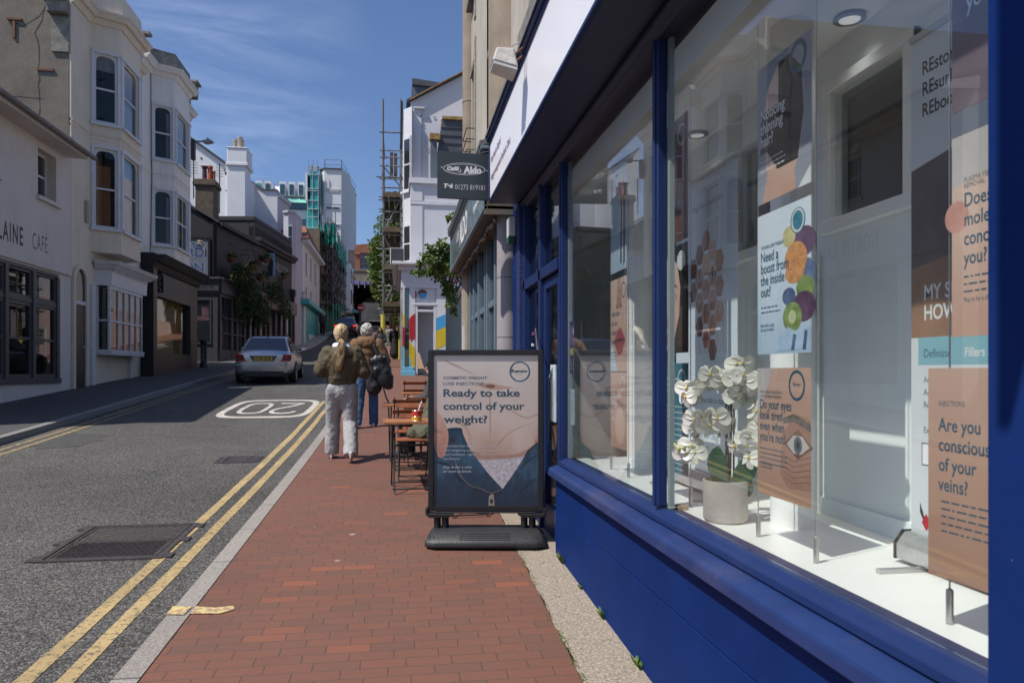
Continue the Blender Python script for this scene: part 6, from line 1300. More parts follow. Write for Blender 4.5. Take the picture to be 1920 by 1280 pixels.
bh = thing('clad_building', 'red-brown clad building with gridded windows on top of the railway bridge', 'building', (-4, 97, 13)); u = 97.0; X, Z = PXF(u); zc_ = lambda y: ZY(y, u, -3)
m_clad = mat('cedar_cladding', (0.27, 0.10, 0.055), .75, .3, .9)
q = MB(); q.prism([(X(665), zc_(505)), (9, zc_(505)), (9, zc_(452)), (X(710), zc_(455)), (X(665), zc_(460))], u, 108, 'y'); q.build('wall', m_clad, bh)
q = MB(); q.box(X(665), 9, u-.15, u-.01, zc_(478), zc_(476)); q.build('ledge', m_clad, bh)
q = MB(); q.box(X(675), X(720), u-.1, u-.002, zc_(506), zc_(475)); q.build('glazing', m_teb, bh)
q = MB()
for x in (675, 683, 692, 701, 710, 719): q.box(X(x), X(x+.8), u-.2, u-.101, zc_(506), zc_(475))
for y in (506, 496.5, 486, 475.5): q.box(X(675), X(720), u-.2, u-.1015, zc_(y), zc_(y)+.1)
q.build('glazing_bar', mat('rust_frame', (0.14, 0.05, 0.035), .6), bh)
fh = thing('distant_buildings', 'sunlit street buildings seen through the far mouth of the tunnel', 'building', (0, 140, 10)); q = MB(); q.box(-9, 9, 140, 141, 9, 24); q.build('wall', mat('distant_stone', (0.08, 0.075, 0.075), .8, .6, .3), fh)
# ================================================================ right side beyond the blue shop
m_conc = mat('ribbed_concrete', (0.42, 0.38, 0.32), .9, .14, 2.0, .3, 50, streak=.55, dcol=(0.22, 0.18, 0.14)); m_concb = mat('brown_concrete_shaft', (0.28, 0.225, 0.17), .9, .2, 2.5, .3, 40, streak=.4, dcol=(0.12, 0.10, 0.08)); m_pebd = mat('pebbledash', (0.30, 0.27, 0.23), .95, .4, 30, .8, 70)
TB = thing('upper_building', 'tall stained concrete building with rounded shafts above the blue shop and the café sign', 'building', (1.3, 12, gz(12)))
RF = frame(1.16, 12.12, 0, -pi/2); R_ = lambda u: 12.12-u
wins = [(R_(11.75), R_(11.3), 4.4, 6.2), (R_(11.75), R_(11.3), 7.4, 9.2), (R_(9.45), R_(8.65), 4.05, 5.55), (R_(9.45), R_(8.65), 6.7, 8.6), (R_(6.6), R_(5.6), 4.6, 6.4), (R_(6.6), R_(5.6), 7.4, 9.2), (R_(3.5), R_(2.3), 4.6, 6.4)]
mb = MB(RF); wall(mb, 0, 11.6, 3.805, 11.0, -.35, 0, wins); mb.box(0, 11.6, -7, -.36, 3.4, 11.0); mb.box(0.001, .3, -7, -.36, .3, 3.4); mb.build('wall', m_conc, TB)
mb = MB(RF)
for u0 in (12.02,): mb.lathe([(.13, gz(12)-.1), (.13, 11.2)], 12.12-u0, .0, 20, 0, 2*pi)
mb.build('corner_shaft', m_concb, TB, smooth=True, autos=40)
mb = MB(RF); mb.lathe([(.34, 3.82), (.34, 11.1)], R_(7.95), -.14, 28); mb.build('round_shaft', m_concb, TB, smooth=True, autos=40)
mb = MB(RF)
for k in range(14): z = 4.2+k*.85; mb.lathe([(.136, z), (.136, z+.012)], .10, 0, 20) if k % 2 == 0 else None
mb.build('shaft_joint', m_lich, TB)
for a, b, c, d in wins: MB(RF).box(a-.08, b+.08, -.3, .09, c-.14, c-.001).build('window_sill', m_lich, TB, .008); MB(RF).box(a-.04, b+.04, -.3, .03, d+.001, d+.10).build('lintel', m_lich, TB, .008)
mb = MB(RF)
for a, b, c, d in wins[:2]: mb.box(b, b+.16, .001, .02, c-.5, d+.4)
for a, b, c, d in wins[2:4]: mb.box(a-.16, a, .001, .02, 3.85, d+1); mb.box(b+.001, b+.12, .001, .02, 3.85, d+1)
mb.build('pebble_panel', m_pebd, TB)
for o in wins: sash(RF, *o, TB, t=-.12, back=False, gm=MATS['dark_pane'])
mb = MB(RF)
for k in range(4): z = 4.75+k*.16; mb.tube([(R_(11.85), .0, z), (R_(11.85), .14, z), (R_(11.2), .14, z), (R_(11.2), 0, z)], .008, 5)
mb.build('window_guard', m_blackp, TB)
# the café next door
al2 = thing('shop_front', 'grey-blue café shopfront with mirrored fascia and hanging bulbs next to the blue shop', 'shop front', (1.1, 11, gz(11)))
m_alg = mat('grey_blue_paint', (0.14, 0.19, 0.23), .45, .12, 4); m_als = mat('pale_stone_column', (0.30, 0.28, 0.29), .75, .12, 3, streak=.2, dcol=(0.18, 0.16, 0.16))
m_mir = bpy.data.materials.new('mirrored_fascia'); t_, b_, o_ = nodes(m_mir); b_.inputs['Base Color'].default_value = (.5, .55, .58, 1); b_.inputs['Metallic'].default_value = .85; b_.inputs['Roughness'].default_value = .12
n_ = add(t_, 'ShaderNodeTexNoise', Scale=7.0, Detail=2.0); c_ = add(t_, 'ShaderNodeTexCoord'); t_.links.new(c_.outputs['Object'], n_.inputs['Vector']); bp_ = add(t_, 'ShaderNodeBump', Strength=.25, Distance=.03); t_.links.new(n_.outputs['Fac'], bp_.inputs['Height']); t_.links.new(bp_.outputs[0], b_.inputs['Normal'])
AX = .855
mb = MB(); mb.box(AX, AX+.04, 7.5, 12.4, 3.205, 3.25); mb.box(AX, AX+.04, 7.5, 12.4, 3.76, 3.81); mb.box(AX, AX+.04, 12.35, 12.4, 3.251, 3.759); mb.box(AX, AX+.04, 7.5, 7.55, 3.251, 3.759); mb.box(AX-.03, AX+.06, 7.48, 12.43, 3.811, 3.85); mb.build('fascia_frame', m_alg, al2, .006)
mb = MB(); mb.box(AX+.02, AX+.03, 7.55, 12.35, 3.25, 3.76); mb.build('mirror_panel', m_mir, al2)
mb = MB(); mb.box(AX+.041, 1.3, 7.5, 12.35, 3.215, 3.245); mb.box(AX+.041, 1.3, 12.36, 12.395, 3.2, 3.8); mb.box(AX+.01, 1.3, 7.5, 7.54, 3.16, 3.8); mb.build('soffit', mat('peeling_grey_soffit', (0.12, 0.115, 0.115), .8, .3, 3, dirt=.9, dcol=(0.26, 0.17, 0.12)), al2)
mb = MB(); rr = random.Random(2); u = 7.5
while u < 12.4: mb.hexa([(AX-.04, u, 3.852), (1.2, u, 3.95), (1.2, u+.17, 3.95), (AX-.04, u+.17, 3.852)], [(AX-.04, u, 3.90), (1.2, u, 4.02), (1.2, u+.17, 4.02), (AX-.04, u+.17, 3.89)]); u += .19
mb.build('flashing', m_lead, al2)
AF = frame(AX+.018, 12.35, 0, -pi/2)
text('ALDO', .42, AF, 1.7, 3.36, .0, m_whitei, al2, bold=.012); text('Caffè', .20, AF, 1.1, 3.5, .0, m_whitei, al2, shear=.3); text('Espresso Bar', .13, AF, 3.6, 3.42, 0, m_whitei, al2)
for k in range(30): u = 7.65+k*.158; z = 3.13-.02*sin(k*1.3); MB().ell((.99, u, z), (.026, .026, .03), 8, 6).build('bulb', mat('clear_bulbs', (0.22, 0.18, 0.15), .15, .3, 8), al2, smooth=True)
mb = MB(); mb.tube([(.99, 7.6+k*.3, 3.17+.008*sin(k*2)) for k in range(17)], .008, 5); 
for k in range(30): u = 7.65+k*.158; mb.tube([(.99, u, 3.18), (.99, u, 3.14)], .013, 5)
mb.build('bulb_cable', m_blackp, al2)
for u, r_, lab in ((7.72, .12, 0), (12.2, .11, 1)):
    mb = MB(); mb.lathe([(r_, gz(u)-.1), (r_, 3.2)], 1.14, u, 28); mb.build('column', m_als, al2, smooth=True, autos=40)
    mb = MB(); 
    for k in range(3): mb.lathe([(r_+.001, 1.3+k*.62), (r_+.001, 1.306+k*.62)], 1.14, u, 28)
    mb.build('column_joint', m_blacki, al2)
mb = MB()
for u, w_ in ((7.9, .06), (8.5, .1), (9.3, .07), (9.55, .07), (10.3, .1), (11.0, .07), (11.5, .12), (11.9, .06)): mb.box(1.10, 1.22, u, u+w_, gz(u)-.1, 3.2)
mb.box(1.12, 1.2, 7.9, 12, 2.35, 2.43); mb.box(1.11, 1.21, 7.9, 9.3, gz(8), .95); mb.box(1.11, 1.21, 10.4, 11.5, gz(11), 1.1); mb.build('frames', m_alg, al2, .004)
mb = MB(); mb.box(1.16, 1.166, 7.9, 12, .4, 3.2); mb.build('pane', m_glassd, al2)
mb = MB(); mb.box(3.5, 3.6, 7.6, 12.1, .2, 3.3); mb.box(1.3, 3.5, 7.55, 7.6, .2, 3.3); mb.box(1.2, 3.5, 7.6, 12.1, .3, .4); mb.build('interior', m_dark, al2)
mb = MB(); mb.box(1.03, 1.06, 11.94, 12.02, 1.4, 2.3); mb.build('notice', m_whren, al2)
# the hanging café sign
m_sgn = mat('charcoal_sign', (0.028, 0.04, 0.05), .5, .1, 3); m_sgw = mat('sign_white', (0.66, 0.66, 0.68), .5, .03)
cs_ = thing('hanging_board', 'charcoal square café sign with white ornate lettering and phone number, above the pavement', 'sign', (.62, 7.3, 3.23))
HU = 7.30; zy = lambda y: ZY(y, HU, .6); sl = VX(820, HU); sr = VX(915.5, HU)
HF = frame(sl, HU, 0, 0)
mb = MB(HF); mb.hexa([(0, 0, zy(372)), (sr-sl, 0, zy(374)), (sr-sl, -.03, zy(374)), (0, -.03, zy(372))], [(0, 0, zy(284.5)), (sr-sl, 0, zy(287.5)), (sr-sl, -.03, zy(287.5)), (0, -.03, zy(284.5))]); mb.build('board', m_sgn, cs_, .003)
mb = MB(HF); mb.tube([(sr-sl-.1, -.02, zy(287)), (sr-sl, -.02, zy(282)), (sr-sl+.3, -.02, zy(280))], .012, 6); mb.tube([(sr-sl, -.02, zy(372)), (sr-sl+.3, -.02, zy(372))], .012, 6); mb.build('bracket', m_blackp, cs_)
def fit(body, fr, s0, s1, h, cap, t, m, parent, bold=0.0, name='lettering', shear=0.0, back=False, ext=.0008):
    """lettering stretched to a measured width and cap height"""
    size = cap/.69; mbt = text(body, size, ID, 0, 0, 0, m=MB(), bold=bold, shear=shear, ext=ext)
    xs = [v[0] for v in mbt.v]; w0 = max(xs)-min(xs); k = (s1-s0)/w0; x0 = min(xs)
    q = MB(fr); sg_ = -1 if back else 1
    q.pts([((s0+(v[0]-x0)*k), t+v[1]*sg_, h+v[2]) for v in mbt.v]); q.f = list(mbt.f); q.m = [0]*len(q.f)
    return q.build(name, m, parent)
W_ = sr-sl; sx_p = lambda x: VX(x, HU)-sl
fit('Caffé', HF, sx_p(838), sx_p(862), zy(320), .035, .001, m_sgw, cs_, bold=.0035, shear=.25); fit('Aldo', HF, sx_p(869), sx_p(903), zy(324), .062, .001, m_sgw, cs_, bold=.005)
fit('Tel:', HF, sx_p(832), sx_p(850), zy(353), .038, .001, m_sgw, cs_, bold=.003, shear=.2); fit('01273 819181', HF, sx_p(853.5), sx_p(909), zy(355.5), .05, .001, m_sgw, cs_, bold=-.001)
mb = MB(HF); cx_ = sx_p(870.5)
for k, dr in enumerate((0, .012)): mb.ring((cx_, .0012, zy(317)), .205-dr*.2, .058-dr, .0035, n=48, th=.001)
mb.disc((sx_p(828), .0012, zy(315)), .006, .006, .001, 12); mb.disc((sx_p(913), .0012, zy(318.5)), .006, .006, .001, 12); mb.ring((sx_p(862), .0012, zy(320)), .012, .014, .006, a0=-2.6, a1=1.2, n=14, th=.001); mb.build('ornament', m_sgw, cs_)
BFm = frame(sr, HU+.031, 0, pi)
for (b, a0, a1, h, c_) in (('Caffé', .07, .2, zy(320), .035), ('Aldo', .25, .43, zy(324), .062), ('Tel:', .05, .14, zy(353), .038), ('01273 819181', .16, .45, zy(355.5), .05)): fit(b, BFm, a0, a1, h, c_, .001, m_sgw, cs_)
# ---- white corner building
m_wcb = mat('white_street_render', (0.60, 0.60, 0.63), .8, .06, 1.2, .2, 14, streak=.12, dcol=(0.4, 0.38, 0.36)); m_lichc = mat('orange_lichen_coping', (0.30, 0.19, 0.07), .9, .5, 6)
wc = thing('corner_building', 'white three-storey building with sloping gable and slate extension above the colourful corner shop', 'corner building', (.5, 27, gz(27)))
U = 29.0; X, Z = PXF(U); z9 = lambda y: ZY(y, U, 1.0)
q = MB(); q.prism([(X(773), 1), (X(773), z9(205)), (X(769), z9(193)), (X(862), z9(140)), (X(880), z9(129)), (X(940), z9(95)), (6, z9(95)), (6, 1)], U, U+.4, 'y'); q.build('gable_wall', m_wcb, wc)
q = MB(); q.prism([(X(762), z9(195)), (X(762), z9(191)), (X(940), z9(90)), (X(940), z9(95))], U-.15, U+8, 'y'); q.build('roof', m_slate, wc)
q = MB(); q.prism([(X(768), z9(192.5)), (X(768), z9(190.5)), (X(935), z9(91)), (X(935), z9(93))], U-.2, U-.151, 'y'); q.build('verge', m_lichc, wc)
# dormer box and chimney top
q = MB(); q.box(X(775), X(860), U+1.2, U+3.5, z9(195), z9(138)); q.build('dormer', mat('lead_grey_cladding', (0.10, 0.12, 0.15), .7, .15, 3), wc); q = MB(); q.prism([(X(774), z9(139)), (X(774), z9(127)), (X(880), z9(138)), (X(880), z9(146))], U+1.1, U+3.6, 'y'); q.build('dormer_roof', m_slate, wc)
q = MB(); q.box(X(846), X(864), U+2, U+3, z9(160), z9(121)); q.build('chimney', m_lich, wc)
# street-side wall and bay
SFr = frame(X(757), U+.1, 0, pi/2); 
q = MB(); q.box(X(757), X(773)-.001, U+.1, U+9, 5, z9(208)); q.prism([(X(757), U+.1), (X(772), U-.3), (X(773), U+.1)], 5, z9(206), 'z'); q.build('bay', m_wcb, wc)
for y0, y1 in ((357, 265), (490, 427)):
    za, zb_ = z9(y0), z9(y1); ca = frame(X(757), U+.09, 0, atan2(-.39, X(772)-X(757))); L_ = math.hypot(.39, X(772)-X(757))
    q = MB(ca); q.box(.03, L_-.03, .0, .05, za-.08, zb_+.12); w_ = q.build('window', m_frw, wc)
    q = MB(ca); q.box(.09, L_-.07, .051, .056, za, (za+zb_)/2-.04); q.box(.09, L_-.07, .051, .056, (za+zb_)/2+.02, zb_); q.build('pane', MATS['dark_pane'], w_)
    q = MB(ca); q.box(-.06, L_+.02, .0, .12, za-.16, za-.081); q.build('sill', m_frw, w_)
q = MB(); q.box(X(757)-.12, X(757)-.03, U+.1, U+9, z9(215), z9(190)); q.build('gutter', m_blackp, wc)
q = MB()
for k in range(5): q.box(X(776)+.06*k, X(776)+.06*k+.05, U-.12+.015*k, U-.001, z9(210+k*3), z9(207+k*3)+.03)
q.box(X(775), X(776)+.4, U-.14, U-.001, z9(206), z9(203)); q.build('scroll_bracket', m_wcb, wc)
q = MB(); q.box(X(773), X(790), U-.06, U-.001, z9(335), z9(206)); q.box(X(773), X(777), U-.07, U-.061, z9(335), z9(206)); q.build('pilaster', m_wcb, wc)
rr = random.Random(12); q = MB()
for k in range(30): a = X(792)+rr.uniform(0, 1.0); z = rr.uniform(z9(330), z9(215)); q.ring((a, U-.02, z), .06, .06, .02, n=8, a0=rr.uniform(0, 3), a1=rr.uniform(4, 6), th=.019)
q.build('relief_ornament', m_wcb, wc)
# lower block in front with flat parapet, slate mansard above it
U1 = 27.4; X1, Z1 = PXF(U1); z7 = lambda y: ZY(y, U1, 1.0)
q = MB(); q.box(X1(770), 6, U1, U-.2, 1, z7(345)); q.box(X1(767), 6, U1-.12, U-.2, z7(345)+.001, z7(335)); q.box(X1(770)-.02, 6, U1-.05, U1-.001, z7(384), z7(378)); q.box(X1(770), X1(792), U1-.035, U1-.0011, z7(495), z7(386)); q.box(X1(770), X1(792), U1-.035, U1-.0011, z7(377), z7(346)); q.build('lower_wall', m_wcb, wc)
q = MB(); q.prism([(X1(812), z7(338)), (X1(830), z7(218)), (X1(900), z7(218)), (X1(900), z7(338))], U1+.3, U-.25, 'y'); q.build('mansard', mat('slate_tiles', (0.075, 0.08, 0.095), .6, .3, 3, .3, 12), wc)
q = MB()
for k in range(8): z = z7(338)+(z7(218)-z7(338))*k/8; q.box(X1(812+k*2.3), X1(900), U1+.27, U1+.299, z, z+.03)
q.build('slate_course', m_slate, wc)
q = MB(); q.box(X1(830), X1(900), U1+.2, U-.2, z7(217.5), z7(212)); q.box(X1(806), X1(826), U1+.1, U1+.5, z7(258), z7(247)); q.build('coping', m_lichc, wc)
q = MB(); q.box(X1(808), X1(820), U1+.2, U1+.6, z7(333), z7(259)); q.build('small_dormer', MATS['lead_grey_cladding'], wc)
# colourful shop at the foot
cs2 = thing('shop_front', 'white corner shop with red, yellow and blue diagonal bands painted on its pilasters', 'shop front', (.3, 26.5, gz(26.5)))
U2 = 26.5; X2, Z2_ = PXF(U2); z2 = lambda y: ZY(y, U2, .5); g2_ = gz(U2)
q = MB(); q.box(X2(752), 6, U2, U2+8, z2(540), z2(507)); q.box(X2(746), 6, U2-.12, U2+8, z2(507)+.001, z2(502)); q.prism([(X2(746), U2-.12), (6, U2-.12), (6, U2+8), (X2(741), U2+8)], z2(502)+.001, z2(498), 'z'); q.box(X2(735), 6, U2-.35, U2+8, z2(498)+.001, z2(493)); q.build('fascia', m_wcb, cs2, .01)
q = MB(); q.box(X2(768), X2(818), U2+.05, U2+.4, z2(571), z2(540)-.001); q.box(X2(774), X2(820), U2-.03, U2+.049, z2(572), z2(568)); q.build('frieze', m_wcb, cs2, .01)
fit('DS', frame(X2(841), U2, 0, 0), 0, .3, z2(530), .24, .002, mat('crimson_letter', (0.35, 0.01, 0.06), .5), cs2, bold=.01)
# generic painted round faces
q = MB(); q.disc((X2(792), U2+.03, z2(552)), .14, .13, .018, 24); q.build('painted_disc', mat('sky_blue_paint', (0.06, 0.33, 0.62), .5), cs2); q = MB(); q.disc((X2(777), U2+.03, z2(552)), .09, .14, .018, 24); q.build('painted_disc', mat('red_paint', (0.55, 0.06, 0.04), .5), cs2)
q = MB(); q.prism([(X2(792)+.16*cos(a), z2(552)+.15*sin(a)+.03) for a in [pi*k/10 for k in range(11)]]+[(X2(792)-.06, z2(552)+.06), (X2(792)+.07, z2(552)+.07)], U2+.015, U2+.029, 'y'); q.build('painted_hair', mat('brown_paint', (0.12, 0.04, 0.02), .6), cs2)
mY = mat('yellow_paint', (0.60, 0.45, 0.02), .5, .06, 5); mR = mat('red_paint', (0.55, 0.06, 0.04), .5); mR2 = mat('deep_red_paint', (0.42, 0.015, 0.02), .5, .08, 5); mB = mat('sky_blue_paint', (0.06, 0.33, 0.62), .5); mLB = mat('light_blue_paint', (0.16, 0.46, 0.62), .5, .06, 5)
def pil(x0, x1, bands, yt=540, yb=700, dy=.16, name='pilaster'):
    a, b = X2(x0), X2(x1); q = MB(); q.box(a, b, U2-.02, U2+dy, z2(yb)-.1, z2(yt)-.002); o = q.build(name, m_wcb, cs2)
    for y0, y1, sl_, mm in bands:
        q = MB(); q.prism([(a-.002, z2(y1)), (b+.002, z2(y1+sl_)), (b+.002, z2(y0+sl_)), (a-.002, z2(y0))], U2-.026, U2+dy*.9, 'y'); q.build('painted_band', mm, o)
pil(755, 758.5, [(588, 609, 4, mY), (611, 648, 4, mR2), (650, 700, 0, mLB)])
pil(767.5, 770, [(598, 637, -4, mR2), (639, 668, 4, mY), (670, 700, 3, mLB)]); pil(770, 778, [(594, 641, -7, mR2), (643, 683, 9, mY), (685, 700, 6, mLB)])
pil(818, 835.5, [(596, 619, -8, mB), (621, 655, -9, mY), (657, 662, 12, mR2)])
q = MB(); q.box(X2(752), X2(779), U2-.08, U2+.3, g2_-.1, z2(695)); q.box(X2(754), X2(776), U2-.05, U2+.3, z2(695)+.001, z2(688)); q.build('plinth', mLB, cs2, .01)
q = MB(); q.box(X2(778.5), X2(783), U2-.01, U2+.2, g2_, z2(572)); q.box(X2(813), X2(817.5), U2-.01, U2+.2, g2_, z2(572)); q.box(X2(783), X2(813), U2-.01, U2+.2, z2(584), z2(580)); q.box(X2(783), X2(813), U2-.01, U2+.2, z2(573.5), z2(572)); q.build('door_frame', m_frw, cs2)
q = MB(); q.box(X2(758.5), X2(767), U2+.05, U2+.06, z2(688), z2(541)); q.box(X2(836), X2(880), U2+.05, U2+.06, g2_+.3, z2(560)); q.build('pane', MATS['dark_side_glass'], cs2)
q = MB(); q.box(X2(752), X2(767), U2+.061, U2+8, g2_, z2(541)); q.build('side_window', mat('pale_display', (0.30, 0.30, 0.28), .6, .6, 2), cs2)
m_shelf = mat('tan_box_shelves', (0.22, 0.13, 0.07), .8, .8, 4)
q = MB(); q.box(X2(783), X2(856), U2+2.2, U2+2.3, g2_, z2(560)); q.build('interior', m_shelf, cs2)
q = MB(); rr = random.Random(5)
for i in range(7):
    for j in range(9): q.box(X2(785)+i*.13, X2(785)+i*.13+.11, U2+2.0+rr.uniform(0, .1), U2+2.19, g2_+.5+j*.24, g2_+.5+j*.24+rr.uniform(.14, .21))
q.build('boxes_on_shelf', mat('tan_boxes', (0.36, 0.22, 0.12), .8, .5, 6), cs2)
ab = thing('leaning_board', 'plain tan wooden board leaning in the doorway of the colourful shop', 'board', (X2(787), U2-.1, g2_)); q = MB(); q.hexa([(X2(783), U2-.3, z2(691)), (X2(795), U2-.3, z2(691)), (X2(795), U2-.26, z2(691)), (X2(783), U2-.26, z2(691))], [(X2(783), U2-.1, z2(661)), (X2(786), U2-.1, z2(661)), (X2(786), U2-.06, z2(661)), (X2(783), U2-.06, z2(661))]); q.build('panel', mat('tan_wood', (0.40, 0.24, 0.12), .7, .1, 5), ab)
# black sign board
bs = thing('hanging_board', 'black square sign with white letters THE PO on the scaffolded side of the corner building', 'sign', (X(742), 28, 5.6)); us = 28.2; a, b = VX(733, us), VX(757, us); zs_ = lambda y: ZY(y, us, 0)
q = MB(); q.box(a, b, us, us+.1, zs_(496), zs_(466)); q.build('board', mat('sign_board_black', (0.035, 0.038, 0.042), .5), bs); q = MB(); q.box(a-.03, b, us-.01, us+.11, zs_(466)+.001, zs_(465)); q.box(a-.03, a-.001, us-.01, us+.11, zs_(496), zs_(466)); q.build('frame', m_frw, bs)
fit('THE PO', frame(VX(736, us), us, 0, 0), 0, VX(752, us)-VX(736, us), zs_(493.5), .09, .002, m_sgw, bs, bold=.003)
# row beyond, scaffolding and its wrapped poles
rw = thing('terrace', 'rendered terrace behind the right-hand scaffolding', 'building', (1, 40, 2.5)); q = MB(); q.box(VX(757, 38), 7, 38.5, 86, 2, 13.0); q.build('wall', m_mauve, rw)
q = MB(); q.box(VX(757, 38)-.25, VX(757, 38)-.001, 38.5, 60, 2.0, 5.2); q.build('shopfront', mat('pale_pink_front', (0.45, 0.33, 0.32), .7, .2, 1), rw)
sc2 = thing('scaffolding', 'tall scaffolding with yellow wrapped feet on the right side of the street', 'scaffolding', (-.3, 34, 2))
u0 = 33.0; xa, xb = VX(718, u0), VX(751, u0); zq = lambda y: ZY(y, u0, 0)
scaffold(sc2, xa, xb, u0, u0+3.8, lambda y: gz(y), [zq(577), zq(508), zq(438), zq(373)], 2, 3, 15, top=1.0, boards=True)
q = MB(); q.tube([(xa, u0, zq(380)), (xa, u0, zq(188))], .05, 6); q.tube([(xb, u0+.2, zq(380)), (xb, u0+.2, zq(183))], .04, 6)
for y in (249, 283, 296, 312, 336): q.tube([(xa-.15, u0, zq(y)), (xb+.2, u0, zq(y))], .035, 5); q.tube([(xa, u0-.2, zq(y)-.05), (xa, u0+4, zq(y)-.05)], .035, 4)
q.tube([(xa, u0, zq(312)), (xb, u0, zq(350))], .03, 4); q.build('upper_tubes', m_pole, sc2)
q = MB(); q.box(VX(731, u0), VX(737, u0), u0+.5, u0+.6, zq(330), zq(280)); q.box(VX(738.5, u0), VX(745, u0), u0+.5, u0+.6, zq(330), zq(281)); q.build('upright_boards', m_plank, sc2)
q = MB(); q.tube([(xa, u0, gz(u0)), (xa, u0, zq(590))], .1, 10); q.tube([(xb, u0+3.8, gz(u0+4)), (xb, u0+3.8, zq(590))], .09, 10); q.build('yellow_wrap', mat('yellow_wrap', (0.55, 0.48, 0.06), .6, .1), sc2)
# trees
def tree(label, x, u, z0, path, clumps, lsize, seed, limbs=()):
    t = thing('tree', label, 'tree', (x, u, z0)); q = MB(); q.tube(path, .07*lsize/.09, 8, .03*lsize/.09); 
    for l in limbs: q.tube(l, .028*lsize/.09, 6, .008*lsize/.09)
    q.build('trunk', m_bark, t, smooth=True)
    q = MB()
    for k, (c, r_, n) in enumerate(clumps): leaves(q, c, r_, n, lsize, seed+k, droop=.2)
    q.build('crown', m_lf, t); return t
tx, tu_ = 1.42, 15.4
def TP(px, py, u=tu_): return (VX(px, u), u+random.uniform(-.25, .25), ZY(py, u, 1.0))
cl = []; limbs = []
TC = [(846, 408, .10, .12), (850, 430, .12, .14), (838, 462, .10, .11), (826, 462, .12, .13), (842, 478, .16, .16), (820, 478, .14, .13), (806, 470, .12, .11), (797, 482, .13, .10), (812, 494, .16, .14), (830, 500, .20, .16), (848, 506, .2, .18), (786, 498, .10, .06), (780, 513, .12, .06), (792, 510, .14, .08), (808, 512, .17, .11), (822, 520, .15, .12), (838, 530, .13, .14), (846, 540, .12, .14), (836, 548, .09, .10), (848, 560, .1, .12), (852, 580, .07, .1), (843, 572, .07, .06), (862, 490, .2, .2)]
for k, (px, py, a, b) in enumerate(TC):
    c = TP(px, py); cl.append((c, (a*.85, a*1.3, b*.85), int(2600*a*b*2.6+8)))
    limbs.append([(tx, tu_, 3.2+(k % 5)*.25), ((tx+c[0])/2+.05, tu_+.1, (c[2]+3.4+(k % 5)*.2)/2+.12), c])
tree('small street tree leaning out past the grey café shopfront, fresh green leaves', tx, tu_, gz(15), [(tx, tu_, gz(15)-.1), (tx+.02, tu_, 2.2), (tx, tu_, 3.3), (tx-.1, tu_, 4.4)], cl, .095, 300, limbs)
tr2u = 58.0; X6, Z6 = PXF(tr2u); f6 = lambda px, py: (X6(px), tr2u, ZY(py, tr2u, 0))
tree('bright green tree behind the right-hand scaffolding near the bridge', X6(735), tr2u, gz(58), [(X6(735), tr2u, gz(58)), (X6(734), tr2u, 9)], [(f6(px, py), (r_, r_, r_*1.1), int(900*r_)) for px, py, r_ in ((745, 400, 1.0), (730, 430, 1.2), (712, 462, .8), (707, 490, .8), (712, 520, .9), (722, 545, 1.0), (735, 500, 1.5), (750, 450, 1.4), (730, 565, .8), (745, 550, 1.3), (706, 540, .4), (748, 380, .8))], .28, 500)
f7 = lambda px, py: (VX(px, 44), 44, ZY(py, 44, 0))
tree('low shrub-like tree below the right-hand scaffolding', VX(745, 44), 44, gz(44), [(VX(745, 44), 44, gz(44)), (VX(745, 44), 44, 4.4)], [(f7(741, 588), (.35, .35, .3), 200), (f7(748, 592), (.3, .3, .3), 150), (f7(744, 601), (.2, .2, .2), 60)], .16, 700)
# no entry sign, market umbrella
ne = thing('road_sign', 'round red no entry sign with white bar on a grey pole near the tunnel', 'road sign', (VX(677, 68), 68, gz(68))); u = 68.0; x = VX(677, u)
q = MB(); q.tube([(x, u, gz(u)-.2), (x, u, ZY(573, u, x))], .06, 6); q.build('pole', m_pole, ne)
q = MB(); q.disc((x, u-.12, ZY(577, u, x)), .33, .33, .03, 24); pl_ = q.build('disc', mR2, ne); q = MB(); q.box(x-.24, x+.24, u-.14, u-.121, ZY(577, u, x)-.055, ZY(577, u, x)+.055); q.build('bar', m_whitei, pl_)
um = thing('market_umbrella', 'square cream and green market umbrella on the left near the tunnel', 'umbrella', (VX(661, 66), 66, gz(66))); u = 66.0; x = VX(661, u); zt3 = ZY(578, u, x); ze = ZY(585, u, x); w2 = .62
def quarter(sg, mm, nm): 
    q = MB(); a, b = (VX(650, u), x) if sg < 0 else (x, VX(673.5, u)); e = a if sg < 0 else b
    q.quad((x, u, zt3), (e, u-1, ze), (e, u+1, ze)); q.quad((x, u, zt3), (e, u-1, ze), (x, u-1, ze-.0)); q.quad((x, u, zt3), (e, u+1, ze), (x, u+1, ze)); q.quad((e, u-1, ze), (x, u-1, ze), (x, u-1, ze-.15), (e, u-1, ze-.15)); q.build(nm, mm, um)
quarter(-1, mat('cream_canvas', (0.55, 0.58, 0.42), .8), 'canopy'); quarter(1, mat('green_canvas', (0.10, 0.38, 0.27), .8), 'canopy'); q = MB(); q.tube([(x, u, gz(u)), (x, u, zt3)], .04, 6); q.build('pole', m_pole, um)
# noticeboard beyond the walkers
nb = thing('noticeboard', 'white framed display board with posters standing on the pavement between the two dark-dressed women', 'display board', (VX(728, 37), 37, gz(37))); u = 37.5; a, b = VX(721, u), VX(736, u); zn = lambda y: ZY(y, u, -.3)
q = MB(); q.box(a, b, u, u+.08, zn(649), zn(617)); q.build('board', m_frw, nb); q = MB(); rr = random.Random(1)
for k, y in enumerate((621, 628, 635, 642)): q.box(a+.05, b-.05, u-.02, u-.001, zn(y+4), zn(y))
q.build('posters', mat('mixed_posters', (0.35, 0.35, 0.28), .6, .9, 9), nb); q = MB(); q.box(a, a+.05, u, u+.05, gz(u), zn(649)); q.box(b-.05, b, u, u+.05, gz(u), zn(649)); q.build('legs', m_frw, nb)
